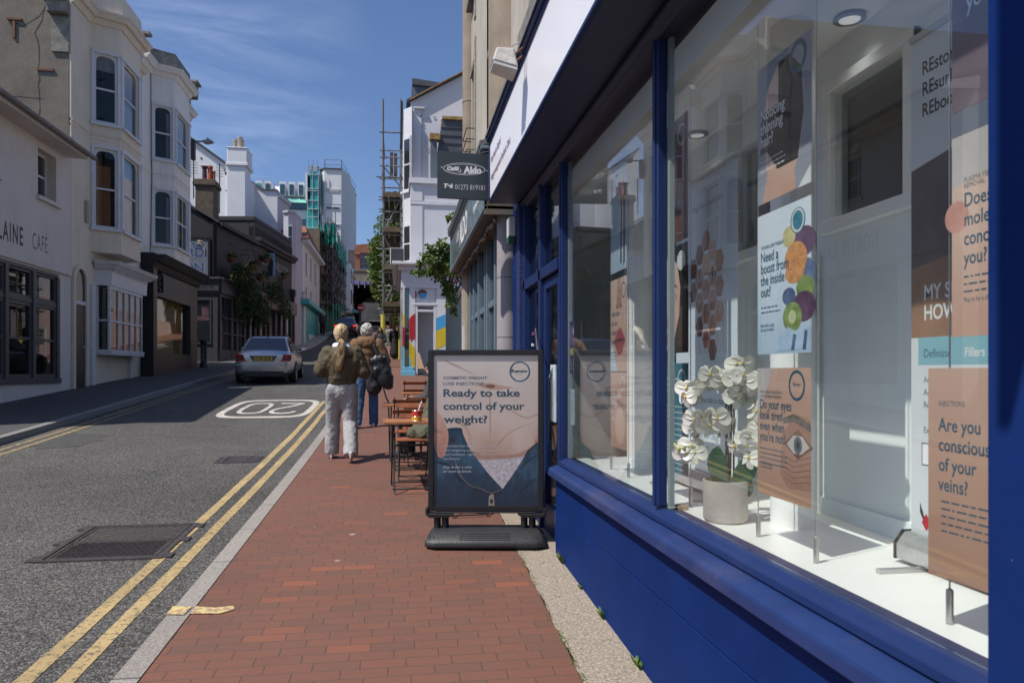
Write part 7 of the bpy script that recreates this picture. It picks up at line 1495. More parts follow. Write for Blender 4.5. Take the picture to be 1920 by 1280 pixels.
# ================================================================ sandwich board
m_bfr = mat('board_black_frame', (0.012, 0.012, 0.014), .35, .1, 6); m_rub = mat('moulded_black_plastic', (0.028, 0.029, 0.031), .5, .2, 9, .25, 90)
BXc, BYc = .668, 5.735; PPM = 243.0
sbd = thing('pavement_sign', 'black framed pavement sign with jeans poster asking Ready to take control of your weight', 'pavement sign', (BXc, BYc, gz(5.7)))
BFr = frame(BXc, BYc, 0, -YAW); bs_ = lambda x: (x-910)/PPM; bz = lambda y: CAMZ+(HOR-y)/PPM
def crop(cx, cy): return (bs_(780+cx/3.122), bz(640+cy/3.122))
mb = MB(BFr); x0, x1, y0, y1 = bs_(803), bs_(1019), bz(958), bz(655.5); fw = .042
mb.box(x0, x0+fw, -.02, .02, y0, y1); mb.box(x1-fw, x1, -.02, .02, y0, y1); mb.box(x0+fw, x1-fw, -.0195, .0195, y1-fw, y1); mb.box(x0+fw, x1-fw, -.0195, .0195, y0, y0+fw); mb.box(x0+fw, x1-fw, -.012, -.002, y0+fw, y1-fw)
mb.build('frame', m_bfr, sbd, .006, seg=2)
mb = MB(BFr); mb.box(x0+.06, x1-.06, -.03, .03, y0-.012, y0-.0005)
for a, b in ((x0-.018, x0+.2), (x1-.2, x1+.018)): mb.box(a, b, -.05, .05, y0-.03, y0+.03) if False else mb.prism([(a, y0+.03), (a, y0-.02), (a+.03, y0-.045), (b-.04, y0-.045), (b, y0-.02), (b, y0-.0125), (a+.022, y0-.0125), (a+.022, y0+.03)] if a < 0 else [(b, y0+.03), (b, y0-.02), (b-.03, y0-.045), (a+.04, y0-.045), (a, y0-.02), (a, y0-.0125), (b-.022, y0-.0125), (b-.022, y0+.03)], -.045, .045, 'y')
mb.build('lower_rail', m_bfr, sbd, .006)
zg = lambda v: gz(BYc)
gb = gz(BYc)+.0
for a in (820, 835, 983, 998):
    mb = MB(BFr); s_ = bs_(a); n = 90; mb.tube([(s_+.020*cos(k*.9), .020*sin(k*.9), gb+.11+(y0-.045-gb-.11)*k/n) for k in range(n+1)], .0085, 5); mb.build('spring', m_bfr, sbd, smooth=True)
# moulded base: two decks, ribbed wedges
mb = MB(BFr)
b0x, b1x = bs_(801), bs_(1021)
def ringpts(s, t, z, ch): return [(-s+ch, -t, z), (s-ch, -t, z), (s, -t+ch*.6, z), (s, t-ch*.6, z), (s-ch, t, z), (-s+ch, t, z), (-s, t-ch*.6, z), (-s, -t+ch*.6, z)]
cxb = (b0x+b1x)/2; hs = (b1x-b0x)/2
levels_ = [(hs*.94, .20, gb+.0, .06), (hs, .235, gb+.015, .07), (hs, .235, gb+.045, .07), (hs*.985, .225, gb+.062, .075), (hs*.90, .14, gb+.112, .10), (hs*.86, .11, gb+.118, .10)]
ids = []
for s_, t_2, z, ch_ in levels_: ids.append(mb.pts([(cxb+p[0], p[1], p[2]) for p in ringpts(s_, t_2, z, ch_)]))
for i in range(len(ids)-1):
    for k in range(8): j = (k+1) % 8; mb.face((ids[i]+k, ids[i]+j, ids[i+1]+j, ids[i+1]+k))
mb.face([ids[0]+k for k in range(8)][::-1]); mb.face([ids[-1]+k for k in range(8)])
base = mb.build('base', m_rub, sbd, .012, seg=3, smooth=True, autos=50)
mb = MB(BFr)
def deck(s, t): # height of the sloping deck at front
    k = (t-.14)/(.225-.14); return gb+.112+(gb*0+(-.05))*max(0, k)+.0005
for k in range(9):
    s_ = cxb-.17+k*.042; mb.hexa([(s_, .145, deck(0, .145)), (s_+.004, .145, deck(0, .145)), (s_+.004+(s_-cxb)*.1, .218, deck(0, .218)), (s_+(s_-cxb)*.1, .218, deck(0, .218))], [(s_, .145, deck(0, .145)+.003), (s_+.004, .145, deck(0, .145)+.003), (s_+.004+(s_-cxb)*.1, .218, deck(0, .218)+.003), (s_+(s_-cxb)*.1, .218, deck(0, .218)+.003)])
for t_3 in (.155, .175, .195, .213): mb.box(cxb-.19, cxb+.19, t_3, t_3+.004, deck(0, t_3)-.001, deck(0, t_3)+.0025)
for sg_ in (-1, 1):
    for k in range(4): s_ = cxb+sg_*(hs*.9-.015+k*.012*0-k*.035); mb.hexa([(s_, -.08, gb+.118), (s_+.004, -.08, gb+.118), (s_+.004+sg_*.03, .2, deck(0, .2)), (s_+sg_*.03, .2, deck(0, .2))], [(s_, -.08, gb+.1215), (s_+.004, -.08, gb+.1215), (s_+.004+sg_*.03, .2, deck(0, .2)+.003), (s_+sg_*.03, .2, deck(0, .2)+.003)])
mb.build('base_ribs', m_rub, sbd)
# the printed poster
PX0, PX1, PZ0, PZ1 = x0+fw, x1-fw, y0+fw, y1-fw
m_ps = printed('printed_midriff', [(0.40, 0.23, 0.16), (0.58, 0.38, 0.29), (0.72, 0.57, 0.49), (0.70, 0.58, 0.52), (0.76, 0.66, 0.60)], 2.6, .3, lo=.15, hi=.9, warp=.22)
q = MB(BFr); q.box(PX0, PX1, -.0018, .0, PZ0, PZ1); q.build('poster', m_ps, sbd)
lay = [0]
def pr(poly, m, name='print', conv=True):
    lay[0] += 1; q = MB(BFr); P = [crop(*p) for p in poly] if conv else poly
    q.prism([(min(max(a, PX0), PX1), min(max(b, PZ0), PZ1)) for a, b in P], .000016*lay[0], .000016*lay[0]+.000016, 'y'); return q.build(name, m, sbd)
def smooth(P, n=4, closed=True):
    out_ = []; N = len(P)
    for i in range(N if closed else N-1):
        p0, p1, p2, p3 = P[(i-1) % N] if closed or i > 0 else P[0], P[i], P[(i+1) % N], P[(i+2) % N] if closed or i+2 < N else P[-1]
        for k in range(n):
            t = k/n; out_.append(tuple(.5*((2*p1[c])+(-p0[c]+p2[c])*t+(2*p0[c]-5*p1[c]+4*p2[c]-p3[c])*t*t+(-p0[c]+3*p1[c]-3*p2[c]+p3[c])*t**3) for c in (0, 1)))
    if not closed: out_.append(P[-1])
    return out_
m_j1 = printed('printed_denim', [(0.010, 0.033, 0.065), (0.016, 0.055, 0.10), (0.04, 0.11, 0.18), (0.016, 0.055, 0.10)], 5.0, .35, lo=.1, hi=.9, warp=.5); m_j2 = mat('printed_denim_dark', (0.012, 0.03, 0.06), .4, .5, 10); m_lace = mat('printed_lace', (0.60, 0.55, 0.58), .5, .35, 45)
m_hand = printed('printed_hand', [(0.45, 0.2, 0.15), (0.62, 0.34, 0.26), (0.68, 0.42, 0.34)], 2.0, .35, warp=.2); m_sh1 = mat('printed_skin_shade', (0.48, 0.28, 0.21), .35, .15, 6); m_nav = mat('printed_navel', (0.22, 0.09, 0.06), .4, .2, 20); m_navl = mat('printed_navel_rim', (0.58, 0.36, 0.27), .4, .1, 10)
pr(smooth([(360, 255), (430, 243), (520, 262), (570, 270), (500, 280), (440, 282), (385, 268)]), m_navl); pr(smooth([(405, 258), (440, 252), (465, 262), (450, 272), (425, 272)]), m_nav)
pr(smooth([(250, 560), (330, 640), (450, 665), (600, 655), (715, 590), (715, 640), (640, 668), (560, 690), (440, 700), (345, 690)]), m_sh1)
pr([(335, 688), (400, 694), (480, 690), (560, 684), (645, 668), (600, 760), (505, 880), (480, 880)], m_lace)
pr([(340, 692), (400, 700), (480, 696), (560, 690), (640, 675), (641, 668), (560, 683), (480, 688), (400, 692), (338, 686)], mat('lace_edge', (0.52, 0.47, 0.50), .5, .2, 60))
pr(smooth([(90, 580), (150, 540), (182, 510), (262, 506), (275, 540), (310, 620), (360, 690), (430, 780), (510, 868), (510, 900), (505, 965), (300, 965), (90, 965)], 3), m_j1)
pr(smooth([(506, 865), (560, 790), (625, 690), (652, 640), (690, 610), (716, 585), (718, 750), (718, 965), (600, 965), (498, 965), (500, 900)], 3), m_j1)
pr([(182, 512), (262, 508), (266, 516), (182, 522)], m_j2); pr([(652, 640), (716, 586), (716, 594), (658, 650)], m_j2)
pr(smooth([(120, 700), (200, 720), (260, 800), (340, 850), (420, 880), (500, 880), (500, 892), (420, 895), (330, 868), (250, 818), (190, 740), (118, 712)], 3), m_j2)
pr([(600, 760), (640, 700), (716, 660), (716, 668), (650, 712)], m_j2); pr([(560, 960), (620, 860), (700, 800), (704, 806), (630, 870), (575, 960)], m_j2)
for P in ([(560, 400), (640, 440), (716, 420), (716, 430), (640, 452), (560, 410)], [(470, 600), (560, 520), (700, 470), (560, 530), (480, 610)], [(220, 470), (300, 500), (330, 600), (315, 600), (290, 510)], [(430, 300), (440, 400), (438, 560), (430, 560), (428, 400)], [(180, 110), (320, 180), (330, 190), (178, 122)]): pr(smooth(P), mat('printed_crease', (0.56, 0.40, 0.32), .35, .2, 6))
# stitching
lay[0] += 1; q = MB(BFr); SP = smooth([(225, 690), (240, 730), (262, 785), (300, 830), (330, 848), (380, 862), (435, 885), (465, 880), (496, 868)], 5, False)
for k in range(0, len(SP)-1): 
    a, b = crop(*SP[k]), crop(SP[k][0]+(SP[k+1][0]-SP[k][0])*.6, SP[k][1]+(SP[k+1][1]-SP[k][1])*.6); d = Vector((b[0]-a[0], b[1]-a[1])).normalized()*.002; n_ = Vector((-d.y, d.x))
    q.prism([(a[0]-n_.x, a[1]-n_.y), (b[0]-n_.x, b[1]-n_.y), (b[0]+n_.x, b[1]+n_.y), (a[0]+n_.x, a[1]+n_.y)], .000016*lay[0], .000016*lay[0]+.000016, 'y')
q.build('stitching', mat('gold_thread', (0.42, 0.32, 0.18), .5), sbd)
pr(smooth([(180, 575), (195, 555), (225, 552), (240, 572), (235, 595), (205, 605), (185, 595)]), mat('printed_button', (0.05, 0.055, 0.065), .3, .4, 12)); pr(smooth([(192, 575), (203, 562), (222, 562), (230, 575), (225, 590), (206, 595)]), m_j2)
pr(smooth([(92, 385), (120, 405), (150, 440), (175, 490), (190, 545), (186, 600), (172, 655), (160, 678), (135, 680), (118, 650), (104, 600), (92, 560)]), m_hand); pr(smooth([(92, 480), (130, 520), (160, 525), (150, 535), (110, 530)]), m_sh1); pr(smooth([(118, 590), (125, 640), (145, 672), (138, 676), (120, 650)]), m_sh1); pr(smooth([(92, 540), (104, 565), (103, 580), (92, 590)]), m_hand); pr(smooth([(700, 560), (716, 545), (716, 590), (695, 585)]), m_hand)
pr([(427, 905), (440, 892), (455, 892), (460, 960), (424, 960)], mat('zip_brass', (0.38, 0.32, 0.24), .35, .3, 20)); pr([(434, 922), (450, 922), (452, 948), (432, 948)], m_j2)
lay[0] += 1; m_ink = mat('petrol_ink', (0.035, 0.085, 0.125), .4, .03)
def pt(body, cx0, cx1, cyb, caph, m, bold=0, shear=0):
    a, b = crop(cx0, cyb), crop(cx1, cyb); return fit(body, BFr, a[0], b[0], a[1], caph/3.122/PPM, .000016*lay[0]+.00003, m, sbd, bold=bold, shear=shear, ext=.00001)
pt('COSMETIC WEIGHT', 159, 417, 222, 17, m_ink, .0006); pt('LOSS INJECTIONS', 159, 397, 255, 17, m_ink, .0006)
pt('Ready to take', 160, 608, 322, 42, m_ink, .0022); pt('control of your', 160, 636, 399, 42, m_ink, .0022); pt('weight?', 160, 418, 476, 42, m_ink, .0022)
m_pw = mat('poster_white_ink', (0.55, 0.55, 0.58), .4)
for k, (b, xe) in enumerate((('Clinician-led weight loss injections', 512), ('with ongoing support to help you', 494), ('feel healthier, lighter and more', 471), ('confident.', 258))): pt(b, 159, xe, 617+k*25, 12.5, m_pw)
pt('Pop in for a chat', 159, 328, 741, 12.5, m_pw, .0004, .2); pt('or scan to book.', 159, 326, 766, 12.5, m_pw, .0004, .2)
c_ = crop(607, 176); q = MB(BFr); q.ring((c_[0], .000016*lay[0]+.00002, c_[1]), .0745, .0745, .0095, n=60, th=.0006); q.ring((c_[0]+.001, .000016*lay[0]+.00002, c_[1]), .079, .079, .0025, a0=-1.0, a1=.8, n=24, th=.0006); q.ring((c_[0], .000016*lay[0]+.00002, c_[1]), .0665, .0665, .0025, a0=2.4, a1=4.2, n=24, th=.0006); q.build('logo_ring', mat('logo_teal', (0.03, 0.13, 0.20), .4), sbd)
pt('Renew', 559, 655, 181, 17, m_ink, .0014); lay[0] += 0; q = MB(BFr); a = crop(581, 194); q.box(a[0], a[0]+.014, .0001+.000016*lay[0], .00013+.000016*lay[0], a[1], a[1]+.0025)
q.box(a[0]+.018, a[0]+.028, .0001+.000016*lay[0], .00013+.000016*lay[0], a[1], a[1]+.0025); q.box(a[0]+.032, a[0]+.052, .0001+.000016*lay[0], .00013+.000016*lay[0], a[1], a[1]+.0025); q.build('small_print', m_ink, sbd)
# glossy clear cover is the frame's own sheet
q = MB(BFr); q.box(PX0, PX1, .0135, .0145, PZ0, PZ1); q.build('clear_cover', glass('poster_cover', (0.99, 0.99, 0.99), .018), sbd)
# chain from the sign to the door frame
cha = MB(); a = BFr @ Vector((x1-.02, .0, y1-.01)); b = Vector((1.14, 6.16, 1.93)); N = 34
for k in range(N):
    t = (k+.5)/N; p = a.lerp(b, t)+Vector((0, 0, -.10*sin(pi*t))); d = (b-a).normalized(); s2 = Vector((0, 0, 1)) if k % 2 else d.cross(Vector((0, 0, 1))).normalized()
    cha.tube([p+d*.016*cos(x)+s2*.007*sin(x) for x in [2*pi*j/10 for j in range(11)]], .0022, 5)
tag(cha.build('chain', mat('galvanised_chain', (0.35, 0.34, 0.32), .4, .2, 20, metal=.7)), 'steel chain running from the top of the weight loss sign to the blue door frame', 'chain')
# ================================================================ café furniture
m_wood = mat('red_brown_slats', (0.27, 0.085, 0.035), .45, .3, 14, .1, 40); m_woodo = mat('worn_orange_table', (0.36, 0.15, 0.06), .4, .3, 10, .15, 30)
def chair(label):
    t = thing('folding_chair', label, 'folding chair', (0, 0, 0), group='slatted folding café chairs')
    for z in (.79, .67): q = MB(); q.hexa([(-.19, -.205, z), (.19, -.205, z), (.19, -.19, z), (-.19, -.19, z)], [(-.19, -.22, z+.05), (.19, -.22, z+.05), (.19, -.205, z+.05), (-.19, -.205, z+.05)]); q.build('back_slat', m_wood, t, .004)
    q = MB()
    for k in range(7): y = -.17+k*.055; q.box(-.19, .19, y, y+.042, .44, .456)
    q.build('seat', m_wood, t, .003)
    q = MB()
    for x in (-.165, .165):
        q.tube([(x, -.22, .86), (x, -.19, .62), (x, -.12, .45), (x, .20, .0)], .008, 6); q.tube([(x*.92, .20, .44), (x*.92, .0, .22), (x*.92, -.20, .0)], .008, 6); q.tube([(x, -.17, .435), (x, .22, .435)], .007, 5)
    for y, z in ((.19, .012), (-.19, .012), (.1, .14), (-.12, .09)): q.tube([(-.17, y, z), (.17, y, z)], .007, 6)
    q.build('frame', m_blackp, t); return t
def table(label):
    t = thing('folding_table', label, 'folding table', (0, 0, 0), group='small folding café tables'); w, d = .36, .27
    q = MB()
    for k in range(8): y = -d+k*.0675; q.box(-w+.012, w-.012, y, y+.058, .70, .718)
    q.build('tabletop', m_woodo, t, .003); q = MB(); q.box(-w, w, -d-.012, -d-.001, .695, .722); q.box(-w, w, d+.001, d+.012, .695, .722); q.box(-w, -w+.011, -d, d, .695, .722); q.box(w-.011, w, -d, d, .695, .722); q.build('edge', m_woodo, t, .002)
    q = MB()
    for x in (-.27, .27):
        q.tube([(x, -d+.02, .69), (x, d-.02, .012)], .009, 6); q.tube([(x*.93, d-.02, .69), (x*.93, -d+.02, .012)], .009, 6); q.ell((x, d-.02, .01), (.016, .016, .01), 8, 4); q.ell((x*.93, -d+.02, .01), (.016, .016, .01), 8, 4)
    for y, z in ((-d+.035, .04), (d-.035, .04), (-.06, .46), (.06, .46)): q.tube([(-.27, y, z), (.27, y, z)], .008, 6)
    q.build('legs', m_blackp, t); return t
def place(o, x, y, rz, label=None):
    o.location = (x, y, gz(y)+.003); o.rotation_euler = (0, 0, rz); WM[o.name] = Matrix.Translation(o.location) @ Matrix.Rotation(rz, 4, 'Z')
    if label: o['label'] = label
    return o
ch0 = chair('x'); tb0 = table('x')
place(tb0, .21, 7.86, .03, 'nearest folding table with worn slats and a painted tin on it')
place(copy_tree(tb0), .16, 9.75, -.02, 'second folding table behind the first, mostly hidden by chair backs'); place(copy_tree(tb0), .42, 11.5, .05, 'furthest folding table under the leafy tree, mostly hidden')
place(ch0, .17, 8.42, pi+.02, 'folding chair at the nearest table with an olive bundle on its seat')
place(copy_tree(ch0), .12, 9.10, .03, 'folding chair with its back to the camera behind the olive bundle chair')
place(copy_tree(ch0), .26, 9.35, .1, 'folding chair just beyond and right of the middle one, slats overlapping it'); place(copy_tree(ch0), .27, 12.2, .0, 'furthest folding chair in front of the light blue painted shop plinth')
place(copy_tree(ch0), .62, 6.75, .05, 'folding chair of the person in the pale blue hoodie, seen mirrored in the shop glass'); place(copy_tree(ch0), .60, 9.95, 1.45, 'folding chair of the dark-sleeved person, hidden behind the sign')
# painted tin with cutlery
tc_ = thing('tin_pot', 'red and yellow painted food tin holding white cutlery on the nearest table', 'tin', (.2, 7.8, 1.08)); u = 7.72; x = VX(781.5, u); zt0 = gz(7.86)+.725; r_ = .051
q = MB(); q.lathe([(r_, zt0), (r_, zt0+.045)], x, u, 24); q.build('lower_band', mat('tin_yellow', (0.62, 0.34, 0.03), .35, .3, 25), tc_, smooth=True, autos=40); q = MB(); q.lathe([(r_, zt0+.0451), (r_, zt0+.105), (r_-.002, zt0+.105), (r_-.004, zt0+.06)], x, u, 24); q.build('upper_band', mat('tin_red', (0.45, 0.04, 0.02), .35, .3, 25), tc_, smooth=True, autos=40)
q = MB(); 
for z in (.0, .045, .105): q.tube([(x+(r_+.001)*cos(a), u+(r_+.001)*sin(a), zt0+z) for a in [2*pi*k/24 for k in range(25)]], .002, 5)
q.build('rim', m_alu, tc_)
q = MB(); q.tube([(x-.0, u, zt0+.05), (x+.04, u, zt0+.17), (x+.052, u, zt0+.20)], .008, 6); q.tube([(x+.02, u, zt0+.05), (x+.03, u+.01, zt0+.16)], .006, 6); q.build('cutlery', m_whren, tc_)
# ================================================================ people
def remesh(o, vox, smooth_it=4, disp=None):
    r = o.modifiers.new('remesh', 'REMESH'); r.mode = 'VOXEL'; r.voxel_size = vox; r.use_smooth_shade = True
    s = o.modifiers.new('smooth', 'SMOOTH'); s.iterations = smooth_it; s.factor = .6
    if disp:
        for k, (size, st) in enumerate(disp):
            tx_ = bpy.data.textures.get('cloth%g' % size) or bpy.data.textures.new('cloth%g' % size, 'CLOUDS'); tx_.noise_scale = size; tx_.noise_depth = 2
            d = o.modifiers.new('folds', 'DISPLACE'); d.texture = tx_; d.strength = st; d.mid_level = .5; d.texture_coords = 'LOCAL'
    return o
m_skin = mat('skin', (0.42, 0.23, 0.16), .5, .08, 20); m_skind = mat('brown_skin', (0.16, 0.08, 0.05), .5, .08, 20)
DEF = dict(pel=(0, 0, .96), hipL=(-.09, 0, .92), hipR=(.09, 0, .92), kneL=(-.10, .03, .50), kneR=(.10, .03, .50), ankL=(-.10, 0, .09), ankR=(.10, 0, .09), che=(0, .0, 1.28), nec=(0, -.01, 1.45), hea=(0, .01, 1.60), shL=(-.175, -.01, 1.39), shR=(.175, -.01, 1.39), elL=(-.23, -.03, 1.12), elR=(.23, -.03, 1.12), wrL=(-.22, .07, .90), wrR=(.22, .07, .90), haL=(-.21, .11, .83), haR=(.21, .11, .83))
class Person:
    def __init__(s, label, loc, rz, H, vox=.012, skin=None, **J):
        s.k = H/1.72; s.J = {a: Vector(b)*s.k for a, b in {**DEF, **J}.items()}; s.vox = vox
        s.t = thing('person', label, 'person', loc, rz); s.fr = WM[s.t.name]; s.skin = skin or m_skin; J_ = s.J; k = s.k
        q = MB(s.fr); h = J_['hea']
        q.ell(h+Vector((0, -.01, .02))*k, (.076*k, .094*k, .105*k), 16, 12); q.ell(h+Vector((0, .025, -.05))*k, (.055*k, .062*k, .065*k), 12, 8)        # skull, jaw
        q.ell(h+Vector((0, .105, -.02))*k, (.014*k, .022*k, .024*k), 8, 6); q.ell(h+Vector((0, .083, .01))*k, (.05*k, .018*k, .012*k), 10, 6)     # nose, brow
        q.ell(h+Vector((0, .088, -.062))*k, (.024*k, .012*k, .012*k), 8, 6)                                                                        # mouth
        for sg in (-1, 1): q.ell(h+Vector((sg*.079, -.005, -.012))*k, (.010*k, .02*k, .03*k), 8, 6)
        q.cap(J_['nec']-Vector((0, 0, .03*k)), h-Vector((0, .01, .05))*k, .056*k, .052*k)
        q.cap(J_['pel'], J_['che'], .13*k, .14*k, sq=(1.05, .75)); q.cap(J_['shL'], J_['shR'], .05*k, .05*k); q.cap(J_['che'], J_['nec'], .12*k, .06*k)
        for L_ in 'LR':
            q.cap(J_['sh'+L_], J_['el'+L_], .048*k, .036*k); q.cap(J_['el'+L_], J_['wr'+L_], .037*k, .025*k)
            q.cap(J_['hip'+L_], J_['kne'+L_], .075*k, .05*k); q.cap(J_['kne'+L_], J_['ank'+L_], .05*k, .034*k)
            w, d = J_['wr'+L_], (J_['ha'+L_]-J_['wr'+L_]).normalized(); q.cap(w, w+d*.075*k, .026*k, .034*k, sq=(1, .55))
            side = d.cross(Vector((0, 0, 1)) if abs(d.z) < .9 else Vector((0, 1, 0))).normalized(); up = side.cross(d)
            for i, (o_, ln) in enumerate(((-1.5, .058), (-.5, .070), (.5, .066), (1.5, .052))):
                b = w+d*.095*k+side*o_*.017*k; m_ = b+d*ln*.5*k+up*.006*k; q.cap(b, m_, .0095*k, .009*k, 6); q.cap(m_, b+d*ln*.85*k-up*.022*k*(1 if i else .8), .009*k, .0075*k, 6)
            sgn = -1 if L_ == 'L' else 1; b = w+d*.03*k-side*.026*k; q.cap(b, b+d*.035*k-side*.022*k, .011*k, .0095*k, 6); q.cap(b+d*.035*k-side*.022*k, b+d*.06*k-side*.026*k, .0095*k, .008*k, 6)
            q.cap(J_['ank'+L_]-Vector((0, .02*k, .03*k)), J_['ank'+L_]+Vector((0, .12*k, -.05*k)), .03*k, .026*k)
        remesh(q.build('body', s.skin, s.t), max(vox*.75, .008), 2)
        for sg in (-1, 1):
            q = MB(s.fr); q.ell(h+Vector((sg*.03, .083, .0))*k, (.013*k, .006*k, .007*k), 8, 6); e = q.build('eye', m_eyew if vox < .02 else m_blacki, s.t, smooth=True)
    def P(s, j, dx=0, dy=0, dz=0): return s.J[j]+Vector((dx, dy, dz))*s.k
    def part(s, name, m, shapes, disp=((.12, .02), (.04, .008)), vox=None, sm=4):
        q = MB(s.fr)
        for sh in shapes:
            if sh[0] == 'c': q.cap(sh[1], sh[2], sh[3]*s.k, sh[4]*s.k, 14, sh[5] if len(sh) > 5 else None)
            elif sh[0] == 'f': q.tube([sh[1], sh[2]], sh[3]*s.k, 16, sh[4]*s.k)
            else: q.ell(sh[1], tuple(a*s.k for a in sh[2]), 18, 12)
        return remesh(q.build(name, m, s.t), vox or s.vox, sm, disp)
    def trousers(s, m, wide=0.0, hem=.0, disp=((.10, .022), (.035, .009)), skirt=False):
        J_ = s.J; sh = [('c', s.P('pel', 0, 0, .05), s.P('pel', 0, -.01, -.05), .155, .165, (1.05, .72))]
        for L_ in 'LR':
            sh += [('c', J_['hip'+L_], J_['kne'+L_], .105+wide*.4, .072+wide), ('c', J_['kne'+L_]+Vector((0, 0, .05))*s.k, J_['kne'+L_], .072+wide, .070+wide), ('f', J_['kne'+L_], J_['ank'+L_]+Vector((0, -.0, hem-.045))*s.k, .070+wide, .062+wide*1.3)]
        return s.part('trousers', m, sh, disp)
    def shoes(s, m, sole=None):
        for L_ in 'LR':
            a = s.J['ank'+L_]; up = s.J.get('foot'+L_, Vector((0, 0, 0))); q = MB(s.fr); k = s.k
            toe = a+Vector((0, .14, -.045))*k+Vector((0, 0, up.z)); heel = a+Vector((0, -.045, -.045))*k+Vector((0, 0, -up.z))
            q.cap(heel, toe, .040*k, .036*k, 12, (1.0, .85)); q.cap(a+Vector((0, 0, .01))*k, (a+heel)/2, .042*k, .040*k); q.cap(a, (heel+toe)/2+Vector((0, .02, .01))*k, .04*k, .036*k)
            sh = remesh(q.build('shoe', m, s.t), .009, 2)
            if sole: q = MB(s.fr); d = Vector((0, 0, -.032))*k; q.cap(heel+d, toe+d, .042*k, .039*k, 12, (1, .3)); q.build('sole', sole, sh, smooth=True)
m_olive = mat('olive_jacket', (0.080, 0.062, 0.032), .8, .2, 7, .2, 60); m_gjean = mat('grey_denim', (0.36, 0.355, 0.36), .9, .13, 12, .3, 120); m_snk = mat('white_sneaker', (0.55, 0.53, 0.50), .6, .1, 15); m_sole = mat('sole_white', (0.62, 0.61, 0.60), .6); m_shirt = mat('white_shirt', (0.62, 0.64, 0.72), .8, .05)
m_blond = mat('blonde_hair', (0.52, 0.38, 0.22), .45, .35, 60, .3, 120); m_blondd = mat('blonde_hair_shade', (0.36, 0.25, 0.14), .5, .3, 60)
# --- blonde woman walking away
bu = 9.75; bx = VX(641, bu)
def strands(mb, path, R0, n, r, seed, wave=.01):
    rr = random.Random(seed); P = [Vector(p) for p in path]
    for k in range(n):
        a = rr.uniform(0, 2*pi); R_2 = math.sqrt(rr.random()); ph = rr.uniform(0, 6); ln = rr.uniform(.82, 1.0); pts = []
        m_ = len(P); 
        for i, p in enumerate(P):
            if i/(m_-1) > ln: break
            w = R0[i]; pts.append(p+Vector((cos(a)*R_2*w+sin(i*1.3+ph)*wave, sin(a)*R_2*w*.7+cos(i*1.1+ph)*wave, 0)))
        if len(pts) > 2: mb.tube(pts, r, 4, r*.4)
w1 = Person('woman with long blonde ponytail, olive jacket and wide grey jeans walking away', (bx, bu, gz(bu)), .02, 1.73, .013,
    kneL=(-.12, .16, .52), ankL=(-.14, .22, .12), kneR=(.10, .04, .50), ankR=(.12, -.20, .13), elL=(-.265, -.02, 1.16), elR=(.265, -.02, 1.16), wrL=(-.17, .22, 1.12), wrR=(.17, .22, 1.12), haL=(-.09, .27, 1.14), haR=(.09, .27, 1.14), footR=(0, 0, -.03), footL=(0, 0, .01), hea=(-.01, .02, 1.60))
J_ = w1.J; k = w1.k
w1.trousers(m_gjean, .022, .0, ((.16, .02), (.05, .014), (.02, .005))); w1.shoes(m_snk, m_sole)
w1.part('jacket', m_olive, [('c', w1.P('pel', 0, -.01, .10), w1.P('che', 0, -.01, .0), .195, .20, (1.0, .70)), ('c', w1.P('shL', .03, -.02, -.02), w1.P('shR', -.03, -.02, -.02), .09, .09), ('c', w1.P('shL'), w1.P('elL', .0, 0, -.03), .080, .088), ('c', w1.P('shR'), w1.P('elR', 0, 0, -.03), .080, .088), ('c', w1.P('elL', 0, 0, -.03), J_['wrL'], .085, .05), ('c', w1.P('elR', 0, 0, -.03), J_['wrR'], .085, .05), ('e', w1.P('che', -.14, -.02, -.02), (.12, .11, .17)), ('e', w1.P('che', .14, -.02, -.02), (.12, .11, .17)), ('e', w1.P('pel', 0, -.02, .09), (.185, .135, .06))], ((.20, .035), (.06, .024), (.022, .008)), sm=4)
# wide collar flap across the shoulders
q = MB(w1.fr); n = 20
def col(i, lo): a = pi*(i/n)+pi; rx, ry = (.225, .15) if lo else (.12, .10); return w1.P('nec', rx*cos(a), ry*sin(a)*1.0-.0, (-.125 if lo else .015)+(-.0 if lo else 0)-.02*abs(cos(a)) - (.02*sin(i*2.3) if lo else 0))
ids = [q.pts([col(i, 0), (col(i, 0)+col(i, 1))/2+Vector((0, -.03, .03)), col(i, 1)]) for i in range(n+1)]
for i in range(n):
    for j in range(2): q.face((ids[i]+j, ids[i]+j+1, ids[i+1]+j+1, ids[i+1]+j))
o = q.build('collar', m_olive, w1.t, smooth=True); so_ = o.modifiers.new('s', 'SOLIDIFY'); so_.thickness = .012; ss = o.modifiers.new('b', 'SUBSURF'); ss.levels = 1; ss.render_levels = 1
w1.part('shirt_collar', m_shirt, [('e', w1.P('nec', 0, -.025, -.015), (.125, .085, .05)), ('c', w1.P('nec', -.07, -.02, .0), w1.P('nec', .07, -.02, 0), .05, .05)], ((.1, .01),), .012)
w1.part('hair', m_blond, [('e', w1.P('hea', 0, -.015, .03), (.088, .105, .112)), ('e', w1.P('hea', 0, -.05, -.03), (.075, .065, .075)), ('e', w1.P('hea', 0, -.09, -.055), (.03, .03, .03))], ((.05, .008), (.015, .004)), .009)
q = MB(w1.fr); hp = w1.P('hea'); rr = random.Random(17)
